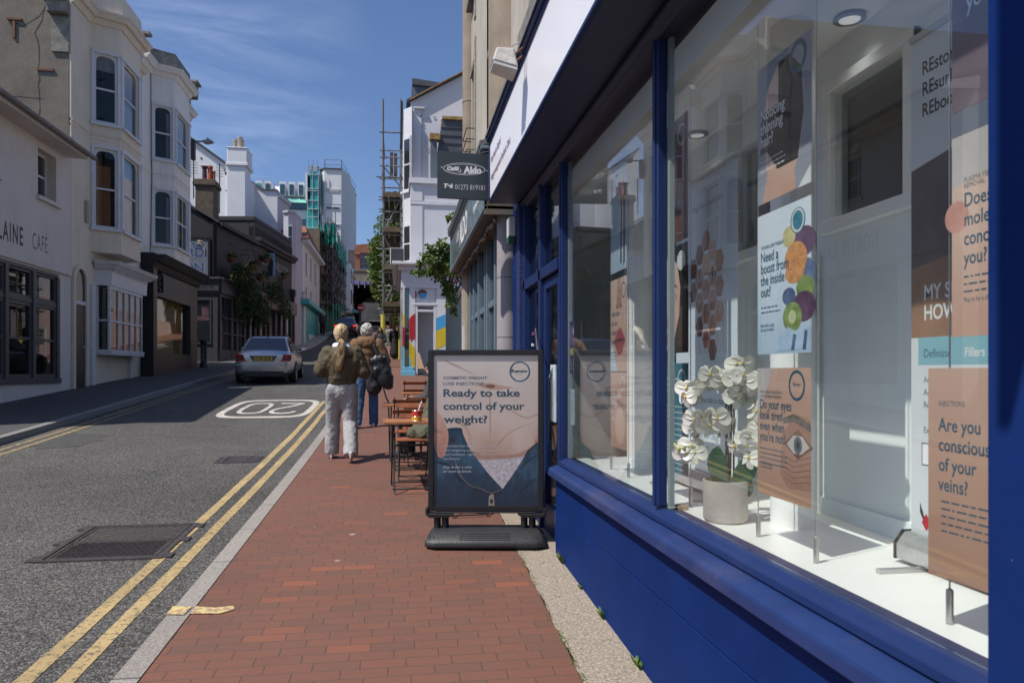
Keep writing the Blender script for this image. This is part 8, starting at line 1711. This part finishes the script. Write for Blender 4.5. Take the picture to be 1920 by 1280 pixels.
for j in range(120):
    az = rr.uniform(-.15*pi, 1.15*pi)+pi; e0 = rr.uniform(.2, 1.35); pts = []      # from the hairline back to the tie
    sx_, sz_ = cos(az), rr.uniform(-.55, 1.0); st_ = Vector((sx_*.9, .35 if sz_ > .2 else -.1, sz_)).normalized(); en_ = Vector((0, -.93, -.45)).normalized()
    for i in range(8): d = st_.lerp(en_, i/7).normalized(); R = 1.0+rr.uniform(0, .02); pts.append(hp+Vector((d.x*.090*R, -.018+d.y*.108*R, .026+d.z*.112*R)))
    q.tube(pts, .0042, 4, .003)
q.build('hair_strands', m_blond, w1.t, smooth=True); q = MB(w1.fr); strands(q, [(hp.x, hp.y-.1, hp.z+.0), (hp.x, hp.y-.115, hp.z-.05), (hp.x, hp.y-.13, hp.z-.09)], [.03, .014, .02], 30, .004, 5, .002); q.build('gathered_hair', m_blondd, w1.t)
path = [(hp.x+.0, hp.y-.10, hp.z-.055), (hp.x+.01, hp.y-.15, hp.z-.10), (hp.x+.012, hp.y-.185, hp.z-.19), (hp.x+.005, hp.y-.195, hp.z-.28), (hp.x-.015, hp.y-.20, hp.z-.37), (hp.x-.03, hp.y-.20, hp.z-.46), (hp.x-.05, hp.y-.195, hp.z-.54)]
strands(q, path, [.012, .03, .042, .045, .042, .034, .02], 150, .0052, 3, .007); q.build('ponytail', m_blond, w1.t, smooth=True)
q = MB(w1.fr); strands(q, [(hp.x, hp.y-.10, hp.z-.055)]+[(p[0]-.02*i, p[1]-.01, p[2]) for i, p in enumerate(path[1:])], [.01, .03, .05, .06, .06, .05, .035], 26, .003, 8, .02); q.build('loose_strands', m_blondd, w1.t, smooth=True)
q = MB(w1.fr); q.tube([(hp.x+.028*cos(a), hp.y-.115, hp.z-.062+.026*sin(a)) for a in [2*pi*j/14 for j in range(15)]], .009, 6); q.build('hair_tie', mat('brown_hair_tie', (0.05, 0.025, 0.015), .5), w1.t, smooth=True)
# --- grey-haired walker with brown parka and black bag
gu = 13.0; gxx = VX(688, gu)
m_parka = mat('brown_parka', (0.155, 0.082, 0.038), .8, .18, 6, .2, 50); m_jean = mat('blue_jeans', (0.045, 0.10, 0.20), .85, .25, 8, .2, 90); m_ghair = mat('grey_curls', (0.42, 0.40, 0.37), .8, .35, 40, .6, 70); m_bag = mat('black_nylon', (0.012, 0.012, 0.014), .38, .2, 6, .3, 20)
g1 = Person('grey curly-haired person in brown hooded parka and blue jeans walking away', (gxx, gu, gz(gu)), -.05, 1.76, .014,
    kneL=(-.12, -.02, .50), ankL=(-.15, -.12, .10), kneR=(.10, .10, .50), ankR=(.10, .12, .09), elL=(-.30, .0, 1.15), elR=(.30, -.03, 1.12), wrL=(-.24, .2, 1.02), wrR=(.26, .06, .92))
J_ = g1.J
g1.trousers(m_jean, .012, -.01, ((.1, .02), (.035, .012))); g1.shoes(m_snk, m_sole)
g1.part('parka', m_parka, [('c', g1.P('pel', -.01, 0, -.02), g1.P('che', 0, -.01, .02), .185, .185, (1.1, .75)), ('c', g1.P('shL', .0, -.02, -.02), g1.P('shR', 0, -.02, -.02), .10, .10), ('c', g1.P('shL'), J_['elL'], .105, .095), ('c', g1.P('shR'), J_['elR'], .105, .095), ('c', J_['elL'], J_['wrL'], .09, .06), ('c', J_['elR'], J_['wrR'], .09, .06)], ((.2, .03), (.07, .018), (.025, .005)), sm=5)
g1.part('hood', m_parka, [('c', g1.P('nec', -.10, -.05, .02), g1.P('nec', .10, -.05, .02), .06, .06), ('e', g1.P('nec', 0, -.09, -.04), (.17, .07, .10))], ((.08, .03), (.03, .01)))
g1.part('scarf_coat', mat('dark_coat_lining', (0.015, 0.014, 0.018), .8, .3, 5), [('c', g1.P('pel', .10, -.06, .05), g1.P('pel', .12, -.05, -.28), .11, .14, (1, .7))], ((.08, .03),))
q = MB(g1.fr); rr = random.Random(4); hp = g1.P('hea', 0, -.01, .02)
for _ in range(380):
    a = rr.uniform(0, 2*pi); b = rr.uniform(-.75, 1.45); d = Vector((cos(a)*cos(b), sin(a)*cos(b), sin(b)))
    if d.y > .55 and d.z < .45: continue
    q.ell(hp+Vector((d.x*.098, d.y*.112, d.z*.118)), (rr.uniform(.010, .019),)*3, 6, 4)
q.ell(hp, (.092, .106, .112), 14, 10); remesh(q.build('hair', m_ghair, g1.t), .006, 0, ((.02, .006),))
bg_ = thing('shoulder_bag', 'bulky black nylon shoulder bag hanging at the right hip of the grey-haired walker', 'bag', tuple(g1.fr @ g1.P('pel', .28, -.12, -.25))); 
q = MB(g1.fr); c_ = g1.P('pel', .25, -.12, .06)
q.cap(c_+Vector((-.03, 0, .10)), c_+Vector((.06, 0, -.22)), .13, .15, 14, (1.0, .62)); q.cap(c_+Vector((-.13, 0, .08)), c_+Vector((.02, .0, .12)), .08, .09, 12); q.cap(c_+Vector((.08, .01, -.05)), c_+Vector((.11, .0, -.30)), .09, .10, 12, (1, .7)); q.ell(c_+Vector((-.08, -.02, -.08)), (.10, .09, .12))
remesh(q.build('bag_body', m_bag, bg_), .013, 3, ((.12, .035), (.04, .012)))
q = MB(g1.fr); s0 = g1.P('shR', -.05, -.02, .09); q.cap(s0, s0+Vector((.0, -.115, -.12)), .022, .022, 8, (1.4, .4)); q.cap(s0+Vector((.0, -.115, -.12)), c_+Vector((-.05, -.06, .16)), .022, .022, 8, (1.4, .4)); q.cap(s0, s0+Vector((0, .1, -.1)), .022, .022, 8, (1.4, .4)); q.build('strap', m_bag, bg_, smooth=True)
q = MB(g1.fr); a = c_+Vector((.02, -.04, -.33)); q.tube([a, a+Vector((.02, 0, -.06)), a+Vector((.06, 0, -.20)), a+Vector((.14, 0, -.36)), a+Vector((.10, .01, -.28))], .014, 6); q.build('loose_strap', m_bag, bg_, smooth=True)
# --- dark jacket woman facing the camera with a phone
m_navyj = mat('dark_navy_jacket', (0.016, 0.018, 0.028), .75, .2, 6); m_blk = mat('black_coat', (0.012, 0.012, 0.014), .8, .25, 6); m_dhair = mat('dark_hair', (0.012, 0.010, 0.009), .45, .3, 40); m_ging = mat('auburn_hair', (0.26, 0.11, 0.04), .6, .3, 40)
du = 31.5; dx = VX(713, du); dz_ = gz(du)
d1 = Person('woman with loose dark hair and navy jacket walking towards the camera with a phone', (dx, du, dz_), pi, 1.66, .018, m_skind, wrL=(-.08, .24, 1.14), haL=(-.03, .28, 1.2), elL=(-.22, .04, 1.14), kneL=(-.1, .08, .5), ankL=(-.1, .1, .1), ankR=(.1, -.16, .12))
J_ = d1.J; d1.trousers(mat('dark_jeans', (0.02, 0.03, 0.06), .8, .2, 8), .008); d1.shoes(m_blk)
d1.part('jacket', m_navyj, [('c', d1.P('pel', 0, 0, -.06), d1.P('che'), .17, .17, (1.08, .75)), ('c', J_['shL'], J_['shR'], .08, .08), ('c', J_['shL'], J_['elL'], .08, .07), ('c', J_['shR'], J_['elR'], .08, .07), ('c', J_['elL'], J_['wrL'], .07, .045), ('c', J_['elR'], J_['wrR'], .07, .045)])
d1.part('hair', m_dhair, [('e', d1.P('hea', 0, -.03, .035), (.092, .10, .105)), ('c', d1.P('hea', -.08, -.03, 0), d1.P('hea', -.12, .0, -.2), .045, .05), ('c', d1.P('hea', .08, -.03, 0), d1.P('hea', .12, .0, -.2), .045, .05)], ((.05, .02),))
q = MB(d1.fr); a = d1.P('haL'); q.box(a.x-.03, a.x+.035, a.y+.01, a.y+.02, a.z-.05, a.z+.08); ph = q.build('phone', m_blackp, bevel=.004); tag(ph, 'dark phone held up by the woman walking towards the camera', 'phone')
# --- woman in the long black coat
cu2 = 37.0; c1_ = Person('woman with auburn hair in a long black coat walking away near the colourful shop', (VX(740, cu2), cu2, gz(cu2)), .1, 1.66, .018, kneL=(-.08, .05, .5), ankL=(-.07, .08, .1), ankR=(.07, -.1, .11))
J_ = c1_.J; c1_.shoes(mat('tan_boot', (0.10, 0.06, 0.04), .6))
c1_.part('coat', m_blk, [('c', c1_.P('pel', 0, 0, .05), c1_.P('che'), .14, .17, (1.0, .75)), ('c', c1_.P('pel', 0, 0, .08), (0, -.02, .27), .15, .26, (1, .8)), ('c', J_['shL'], J_['shR'], .08, .08), ('c', J_['shL'], J_['elL'], .085, .07), ('c', J_['shR'], J_['elR'], .085, .07), ('c', J_['elL'], J_['wrL'], .07, .05), ('c', J_['elR'], J_['wrR'], .07, .05), ('c', c1_.P('nec', -.06, -.06, -.04), c1_.P('nec', .06, -.06, -.04), .07, .07)], ((.12, .03), (.04, .012)))
c1_.part('hair', m_ging, [('e', c1_.P('hea', 0, -.02, .03), (.09, .105, .11)), ('c', c1_.P('hea', 0, -.05, -.02), c1_.P('hea', 0, -.06, -.16), .075, .07)], ((.05, .015),))
hb = thing('handbag', 'black handbag at the right side of the woman in the long black coat', 'handbag', tuple(c1_.fr @ c1_.P('wrR', .03, 0, -.3))); q = MB(c1_.fr); a = c1_.P('wrR', .05, 0, -.15); q.box(a.x-.04, a.x+.05, a.y-.13, a.y+.13, a.z-.13, a.z+.07); q.build('bag_body', m_blk, hb, .02); q = MB(c1_.fr); q.tube([(a.x, a.y-.08, a.z+.07), (a.x, a.y-.03, a.z+.2), (a.x, a.y+.05, a.z+.2), (a.x, a.y+.09, a.z+.07)], .01, 6); q.build('handle', m_blk, hb)
# --- far pedestrians
def far(label, px, u, rz, H, top, leg, hair, **kw):
    p = Person(label, (VX(px, u), u, gz(u)-kw.pop('low', 0)), rz, H, .028, **kw); J_ = p.J; p.trousers(leg, .01, disp=None); p.shoes(m_blk)
    p.part('jacket', top, [('c', p.P('pel', 0, 0, -.02), p.P('che'), .16, .17, (1.08, .75)), ('c', J_['shL'], J_['shR'], .08, .08), ('c', J_['shL'], J_['elL'], .08, .07), ('c', J_['shR'], J_['elR'], .08, .07), ('c', J_['elL'], J_['wrL'], .07, .05), ('c', J_['elR'], J_['wrR'], .07, .05)], None)
    p.part('hair', hair, [('e', p.P('hea', 0, -.02, .035), (.09, .10, .10))], None); return p
far('dark-clothed pedestrian in the shade in front of the green wrapped scaffold poles', 605, 58, pi, 1.75, mat('checked_dark_top', (0.06, 0.055, 0.06), .8, .6, 8), m_blk, m_dhair, ankL=(-.1, .15, .1), ankR=(.1, -.15, .1))
pp = far('distant person with dark backpack just left of the far dark car', 644, 62, 0, 1.76, m_navyj, m_blk, m_dhair, ankL=(-.1, .1, .1)); 
q = MB(pp.fr); a = pp.P('che', 0, -.2, .0); q.box(a.x-.15, a.x+.15, a.y-.09, a.y+.06, a.z-.25, a.z+.18); tag(q.build('backpack', mat('backpack_blue', (0.02, 0.025, 0.05), .7), bevel=.03), 'dark blue backpack worn by the distant person left of the far car', 'backpack')
far('distant person in a grey top beneath the market umbrella', 659, 66, .4, 1.7, mat('mid_grey_top', (0.16, 0.15, 0.16), .8), m_blk, m_dhair)
far('distant person in pale pink top at the right edge of the pavement beyond the scaffold', 755, 47, 0, 1.7, mat('pale_pink_top', (0.35, 0.26, 0.27), .8), m_blk, m_dhair)
# --- seated people at the café tables
SIT = dict(pel=(0, -.05, .53), hipL=(-.09, -.03, .50), hipR=(.09, -.03, .50), kneL=(-.13, .40, .50), kneR=(.13, .40, .50), ankL=(-.13, .38, .09), ankR=(.13, .42, .09), che=(0, -.03, .86), nec=(0, .0, 1.04), hea=(0, .04, 1.19), shL=(-.175, -.01, .98), shR=(.175, -.01, .98), elL=(-.24, .08, .74), elR=(.24, .08, .74), wrL=(-.16, .32, .76), wrR=(.16, .32, .76), haL=(-.12, .38, .78), haR=(.12, .38, .78))
def sitter(label, x, y, rz, top, leg, hair, hood=False, **kw):
    p = Person(label, (x, y, gz(y)), rz, 1.70, .014, **{**SIT, **kw}); J_ = p.J; p.trousers(leg, .012); p.shoes(m_snk)
    p.part('top', top, [('c', p.P('pel', 0, -.0, .06), p.P('che'), .165, .175, (1.05, .78)), ('c', J_['shL'], J_['shR'], .085, .085), ('c', J_['shL'], J_['elL'], .08, .068), ('c', J_['shR'], J_['elR'], .08, .068), ('c', J_['elL'], J_['wrL'], .066, .042), ('c', J_['elR'], J_['wrR'], .066, .042)]+([('e', p.P('nec', 0, -.07, -.02), (.13, .08, .09))] if hood else []), ((.1, .03), (.035, .012)))
    p.part('hair', hair, [('e', p.P('hea', 0, -.015, .03), (.09, .105, .11)), ('c', p.P('hea', 0, -.05, 0), p.P('hea', 0, -.06, -.09), .07, .06)], ((.04, .015),)); return p
sitter('seated person in a pale blue hoodie with back turned, seen mirrored in the shop glass', .62, 6.80, .05, mat('pale_blue_hoodie', (0.32, 0.38, 0.45), .9, .1, 6), mat('grey_green_trousers', (0.13, 0.14, 0.12), .8, .2, 6), mat('brown_hair', (0.14, 0.075, 0.04), .6, .3, 40), True, wrL=(-.1, .3, 1.0), haL=(-.08, .34, 1.08))
sitter('seated person whose dark sleeve shows past the left edge of the pavement sign', .50, 9.95, 1.2, mat('charcoal_top', (0.04, 0.038, 0.045), .8, .2, 8), mat('dark_trousers', (0.03, 0.03, 0.03), .8), m_dhair, elL=(-.30, .05, .78), wrL=(-.22, .30, .76))
# olive bundle on the chair
q = MB(); z = gz(8.4)+.46; q.cap((.22, 8.44, z+.06), (.34, 8.40, z+.06), .10, .11, 14, (1, .7)); q.cap((.34, 8.52, z+.15), (.38, 8.6, z+.38), .09, .07); q.cap((.28, 8.36, z+.05), (.36, 8.34, z-.02), .08, .07); q.cap((.18, 8.5, z+.05), (.36, 8.58, z+.16), .08, .10)
o = q.build('folded_coat', mat('olive_cloth', (0.085, 0.085, 0.055), .85, .25, 10)); remesh(o, .011, 2, ((.07, .05), (.025, .018))); tag(o, 'crumpled olive green coat heaped on the chair under the nearest table', 'coat')
tag(MB().lathe([(.03, gz(9.75)+.725), (.036, gz(9.75)+.80), (.033, gz(9.75)+.80), (.028, gz(9.75)+.735)], VX(789, 9.6), 9.6, 16).build('cup', mat('turquoise_cup', (0.03, 0.35, 0.42), .4), smooth=True), 'small turquoise cup on the second table by the dark-sleeved arm', 'cup')
# ================================================================ cars
m_rubber = mat('tyre_rubber', (0.018, 0.018, 0.018), .8, .1, 10); m_tint = mat('car_glass', (0.01, 0.013, 0.018), .04, .1, 2, spec=.9); m_red = mat('tail_lens_red', (0.38, 0.008, 0.01), .15, .15, 20); m_lensd = mat('tail_lens_dark', (0.07, 0.05, 0.045), .2); m_chr = mat('chrome', (0.6, 0.6, 0.62), .12, .02, metal=1.0); m_plate = mat('plate_yellow', (0.60, 0.42, 0.03), .4, .03)
def car(label, loc, rz, paint, plate=None, lit=False):
    t = thing('parked_car' if lit is None else 'car', label, 'car', loc, rz); F = WM[t.name]
    ST = [(-2.28, .60, .40, .62, .86, .90), (-2.24, .74, .30, .66, .92, .98), (-2.10, .83, .26, .68, .95, 1.03), (-1.75, .875, .24, .68, .95, 1.035), (-1.2, .885, .22, .68, .94, .99), (-.4, .888, .20, .66, .92, .96), (.5, .888, .20, .64, .90, .94), (1.1, .885, .20, .62, .87, .93), (1.6, .875, .22, .60, .80, .86), (2.0, .82, .24, .56, .70, .76), (2.22, .68, .28, .50, .58, .64), (2.29, .48, .34, .48, .52, .56)]
    q = MB(F); ids = []
    for y, w, zb, zm, zs, zd in ST:
        half = [(0, zb), (w*.8, zb), (w*.97, zb+.06), (w, zm-.1), (w, zm+.08), (w*.965, zs-.05), (w*.90, zs), (w*.72, (zs+zd)/2+.012), (w*.35, zd), (0, zd+.005)]
        ring = half+[(-x, z) for x, z in half[-2:0:-1]]; ids.append(q.pts([(x, y, z) for x, z in ring]))
    n = 18
    for i in range(len(ids)-1):
        for k in range(n): j = (k+1) % n; q.face((ids[i]+k, ids[i]+j, ids[i+1]+j, ids[i+1]+k))
    q.face([ids[0]+k for k in range(n)]); q.face([ids[-1]+k for k in range(n)][::-1])
    b = q.build('body', paint, t, smooth=True); s = b.modifiers.new('s', 'SUBSURF'); s.levels = 2; s.render_levels = 2
    # wheel arches cut through the body sides
    cut = MB(F)
    for y in (-1.38, 1.36): 
        for sx in (-1, 1): cut.prism([(y+.36*cos(a), .34+.36*sin(a)) for a in [2*pi*k/24 for k in range(24)]], sx*.62, sx*1.1, 'x')
    cu_ = cut.build('arch_void', m_blackp, t); bo_ = b.modifiers.new('arches', 'BOOLEAN'); bo_.object = cu_; bo_.operation = 'DIFFERENCE'
    return t, F, b, cu_
def finish_car(t, F, b, cu_, paint, plate, lit):
    dg = bpy.context.evaluated_depsgraph_get(); me = bpy.data.meshes.new_from_object(b.evaluated_get(dg)); b.modifiers.clear(); b.data = me
    bpy.data.objects.remove(cu_)
    q = MB(F)                      # cabin: pillars and roof as one shell
    cab = [(-1.80, .70, 1.00), (-1.05, .565, 1.40), (-.70, .56, 1.435), (-.1, .56, 1.445), (.30, .56, 1.42), (1.12, .72, .93)]
    ids = [q.pts([(-.76 if abs(y) > 1.04 else -.80, y, .93), (-w, y, z-.02), (-w*.8, y, z), (w*.8, y, z), (w, y, z-.02), (.76 if abs(y) > 1.04 else .80, y, .93)]) for y, w, z in cab]
    for i in range(len(ids)-1):
        for k in range(5): q.face((ids[i]+k, ids[i]+k+1, ids[i+1]+k+1, ids[i+1]+k))
    q.face([ids[0]+k for k in range(6)]); q.face([ids[-1]+k for k in range(6)][::-1])
    r_ = q.build('roof', paint, t, .03, seg=3, smooth=True, autos=60)
    q = MB(F); q.hexa([(-.66, -1.79, 1.02), (.66, -1.79, 1.02), (.66, -1.70, .98), (-.66, -1.70, .98)], [(-.50, -1.085, 1.395), (.50, -1.085, 1.395), (.50, -1.0, 1.36), (-.50, -1.0, 1.36)]); q.build('rear_window', m_tint, t, .02)
    q = MB(F); q.hexa([(-.66, 1.13, .96), (.66, 1.13, .96), (.66, 1.0, .9), (-.66, 1.0, .9)], [(-.5, .345, 1.41), (.5, .345, 1.41), (.5, .25, 1.36), (-.5, .25, 1.36)]); q.build('windscreen', m_tint, t, .01)
    for sx in (-1, 1):
        for P in ([(-1.42, .98), (-.30, .97), (-.30, 1.36), (-.98, 1.365)], [(-.24, .97), (.82, .95), (.30, 1.345), (-.24, 1.36)]):
            def sd_(y, z): k = (z-.93)/(1.42-.93); return .795+(.562-.795)*k+.006
            q = MB(F); q.hexa([(sx*(sd_(y, z)-.03), y, z) for y, z in P], [(sx*(sd_(y, z)+.004), y, z) for y, z in P]); q.build('side_window', m_tint, t)
        q = MB(F); q.cap((sx*.90, .78, 1.0), (sx*1.0, .76, 1.0), .065, .07, 10, (.9, 1)); mi = q.build('mirror', paint, t, smooth=True); q = MB(F); q.box(min(sx*.91, sx*1.03), max(sx*.91, sx*1.03), .685, .695, .96, 1.045); q.build('mirror_glass', m_chr, mi)
        q = MB(F); q.box(min(sx*.82, sx*.90), max(sx*.82, sx*.90), .70, .82, .955, .985); q.build('mirror_arm', m_blackp, mi)
        # rear lamp wraps the corner
        q = MB(F); q.hexa([(sx*.46, -2.30, .70), (sx*.78, -2.235, .70), (sx*.78, -2.16, .70), (sx*.46, -2.2, .70)], [(sx*.56, -2.30, .765), (sx*.80, -2.22, .765), (sx*.80, -2.1, .765), (sx*.56, -2.2, .765)]); a_ = q.build('tail_light', m_red, t, .012)
        q = MB(F); q.hexa([(sx*.52, -2.298, .766), (sx*.80, -2.222, .766), (sx*.80, -2.12, .766), (sx*.52, -2.2, .766)], [(sx*.56, -2.292, .82), (sx*.81, -2.205, .82), (sx*.81, -2.1, .82), (sx*.56, -2.2, .82)]); q.build('reverse_lens', m_lensd, a_)
        q = MB(F); q.hexa([(sx*.55, -2.292, .821), (sx*.81, -2.205, .821), (sx*.81, -2.08, .821), (sx*.55, -2.2, .821)], [(sx*.58, -2.275, .90), (sx*.80, -2.19, .90), (sx*.80, -2.06, .90), (sx*.58, -2.18, .90)]); q.build('brake_lens', mat('brake_lit', (0.9, 0.03, 0.01), .3, .02, emit=1.6) if lit else m_red, a_, .01)
        for y in (-1.38, 1.36):
            q = MB(F); pr_ = [(.31, -.10), (.325, -.09), (.33, 0), (.325, .09), (.31, .10), (.23, .10), (.22, .06), (.22, -.06), (.23, -.10)]
            ids = [q.pts([(sx*.79+dx, y+r*cos(a), .33+r*sin(a)) for r, dx in pr_]) for a in [2*pi*k/28 for k in range(28)]]
            for k in range(28):
                j = (k+1) % 28
                for m_ in range(len(pr_)): n_ = (m_+1) % len(pr_); q.face((ids[k]+m_, ids[k]+n_, ids[j]+n_, ids[j]+m_))
            wt = q.build('wheel', m_rubber, t, smooth=True, autos=40)
            q = MB(F); q.prism([(y+.05*cos(a), .33+.05*sin(a)) for a in [2*pi*k/12 for k in range(12)]], sx*.84, sx*.875, 'x')
            for k in range(7): a = 2*pi*k/7; c, s_ = cos(a), sin(a); q.hexa([(sx*.845, y+c*.04-s_*.028, .33+s_*.04+c*.028), (sx*.845, y+c*.04+s_*.028, .33+s_*.04-c*.028), (sx*.875, y+c*.215+s_*.02, .33+s_*.215-c*.02), (sx*.875, y+c*.215-s_*.02, .33+s_*.215+c*.02)], [(sx*.86, y+c*.04-s_*.028, .33+s_*.04+c*.028), (sx*.86, y+c*.04+s_*.028, .33+s_*.04-c*.028), (sx*.888, y+c*.215+s_*.02, .33+s_*.215-c*.02), (sx*.888, y+c*.215-s_*.02, .33+s_*.215+c*.02)])
            q.tube([(sx*.88, y+.222*cos(a), .33+.222*sin(a)) for a in [2*pi*k/28 for k in range(29)]], .012, 6); q.build('rim', mat('alloy', (0.42, 0.41, 0.40), .35, .1, 8, metal=.6), wt)
            q = MB(F); q.prism([(y+.21*cos(a), .33+.21*sin(a)) for a in [2*pi*k/24 for k in range(24)]], sx*.70, sx*.80, 'x'); q.build('brake', m_blackp, wt)
        q = MB(F); q.box(min(sx*.60, sx*.68), max(sx*.60, sx*.68), -2.0, 2.0, .15, .30) ; q.build('sill', m_blackp, t)
    q = MB(F); q.prism([(-.55, .24), (.55, .24), (.60, .36), (.5, .40), (-.5, .40), (-.60, .36)], -2.295, -2.0, 'y'); q.build('rear_valance', m_blackp, t, .015)
    q = MB(F); q.prism([(-.29, .70), (.29, .70), (.40, .86), (-.40, .86)], -2.298, -2.2, 'y'); rc = q.build('plate_recess', mat('recess_grey', (0.06, 0.06, 0.07), .4), t, .004); q = MB(F); q.box(-.40, .40, -2.315, -2.25, .862, .885); q.build('chrome_strip', m_chr, t, .005)
    q = MB(F); q.box(-.26, .26, -2.306, -2.299, .72, .83); pl = q.build('number_plate', m_plate, t)
    if plate: PFx = F @ frame(0, -2.3065, 0, 0); fit(plate, PFx, -.235, .235, .74, .072, .0005, m_blacki, pl, bold=.004)
    q = MB(F); q.ring((0, -2.262, .945), .035, .035, .006, n=20, th=.01)
    for a in (pi/2, pi*7/6, pi*11/6): q.hexa([(-.003, -2.262, .942), (.003, -2.262, .942), (.003, -2.258, .948), (-.003, -2.258, .948)], [(cos(a)*.034-.002, -2.262, .945+sin(a)*.034), (cos(a)*.034+.002, -2.262, .945+sin(a)*.034), (cos(a)*.034+.002, -2.258, .945+sin(a)*.034), (cos(a)*.034-.002, -2.258, .945+sin(a)*.034)])
    q.build('badge', m_chr, t)
    q = MB(F); q.hexa([(-.02, -1.0, 1.42), (.02, -1.0, 1.42), (.02, -.9, 1.43), (-.02, -.9, 1.43)], [(-.005, -1.06, 1.50), (.005, -1.06, 1.50), (.005, -1.0, 1.48), (-.005, -1.0, 1.48)]); q.build('aerial', m_blackp, t)
    q = MB(F); q.tube([(-.80, -2.262, .60), (-.4, -2.30, .60), (.4, -2.30, .60), (.80, -2.262, .60)], .008, 6) ; q.build('bumper_strip', paint, t)
    # seats seen through the back glass
    return t
m_silver = mat('silver_paint', (0.42, 0.42, 0.45), .28, .03, 2, metal=.75, coat=.8); m_dpaint = mat('dark_blue_paint', (0.012, 0.016, 0.03), .25, .05, 2, metal=.4, coat=1.0)
cuu = 25.6; args = car('silver saloon car with yellow rear plate driving away in the left lane beside the pub', (-4.12, cuu, gz(cuu)-ROAD+.0), .055, m_silver)
tc2 = finish_car(*args, m_silver, 'OY09 XOR', False); tc2.rotation_euler.x = atan((gz(27)-gz(24))/3.0)
args = car('distant dark car with lit brake lights queueing near the tunnel', (VX(652, 58)-.1, 59, gz(59)-ROAD), .0, m_dpaint)
tc3 = finish_car(*args, m_dpaint, None, True); tc3.rotation_euler.x = atan((gz(60.5)-gz(57.5))/3.0)
# weeds along the shop base
for k, (u, h) in enumerate(((5.15, .07), (4.1, .05), (3.45, .05), (2.95, .08), (4.6, .03))):
    q = MB(); x = 1.14; z = gz(u)
    rr = random.Random(k)
    for _ in range(22):
        a = rr.uniform(0, 2*pi); l = h*rr.uniform(.5, 1.2); d = Vector((cos(a)*.5-.2, sin(a)*.7, 1)).normalized(); p = Vector((x, u+rr.uniform(-.04, .04), z)); s_ = Vector((-sin(a), cos(a), 0))*.005
        q.quad(p-s_, p+s_, p+d*l*.6+s_*1.4, p+d*l, p+d*l*.6-s_*1.4)
    tag(q.build('weed', m_lf), 'green weed at the foot of the blue wall, %s' % ('by the corner behind the sign', 'halfway along, small', 'in the near half', 'the nearest and largest', 'tiny, between corner and middle')[k], 'weed')
q = MB(); rr = random.Random(31)
for _ in range(420):
    u = rr.choice((rr.uniform(3.2, 3.9), rr.uniform(3.9, 5.6))); x = .84+.02*(u-3.3)+rr.uniform(-.012, .016); a = rr.uniform(0, 6.28); s_ = rr.uniform(.004, .012); p = Vector((x, u, gz(u)+.006))
    q.quad(p, p+Vector((cos(a)*s_, sin(a)*s_, s_*.6)), p+Vector((cos(a+.8)*s_, sin(a+.8)*s_, s_*.3)))
tag(q.build('moss', m_lf), kind='stuff', label='green moss along the joint between bricks and concrete strip', cat='moss')
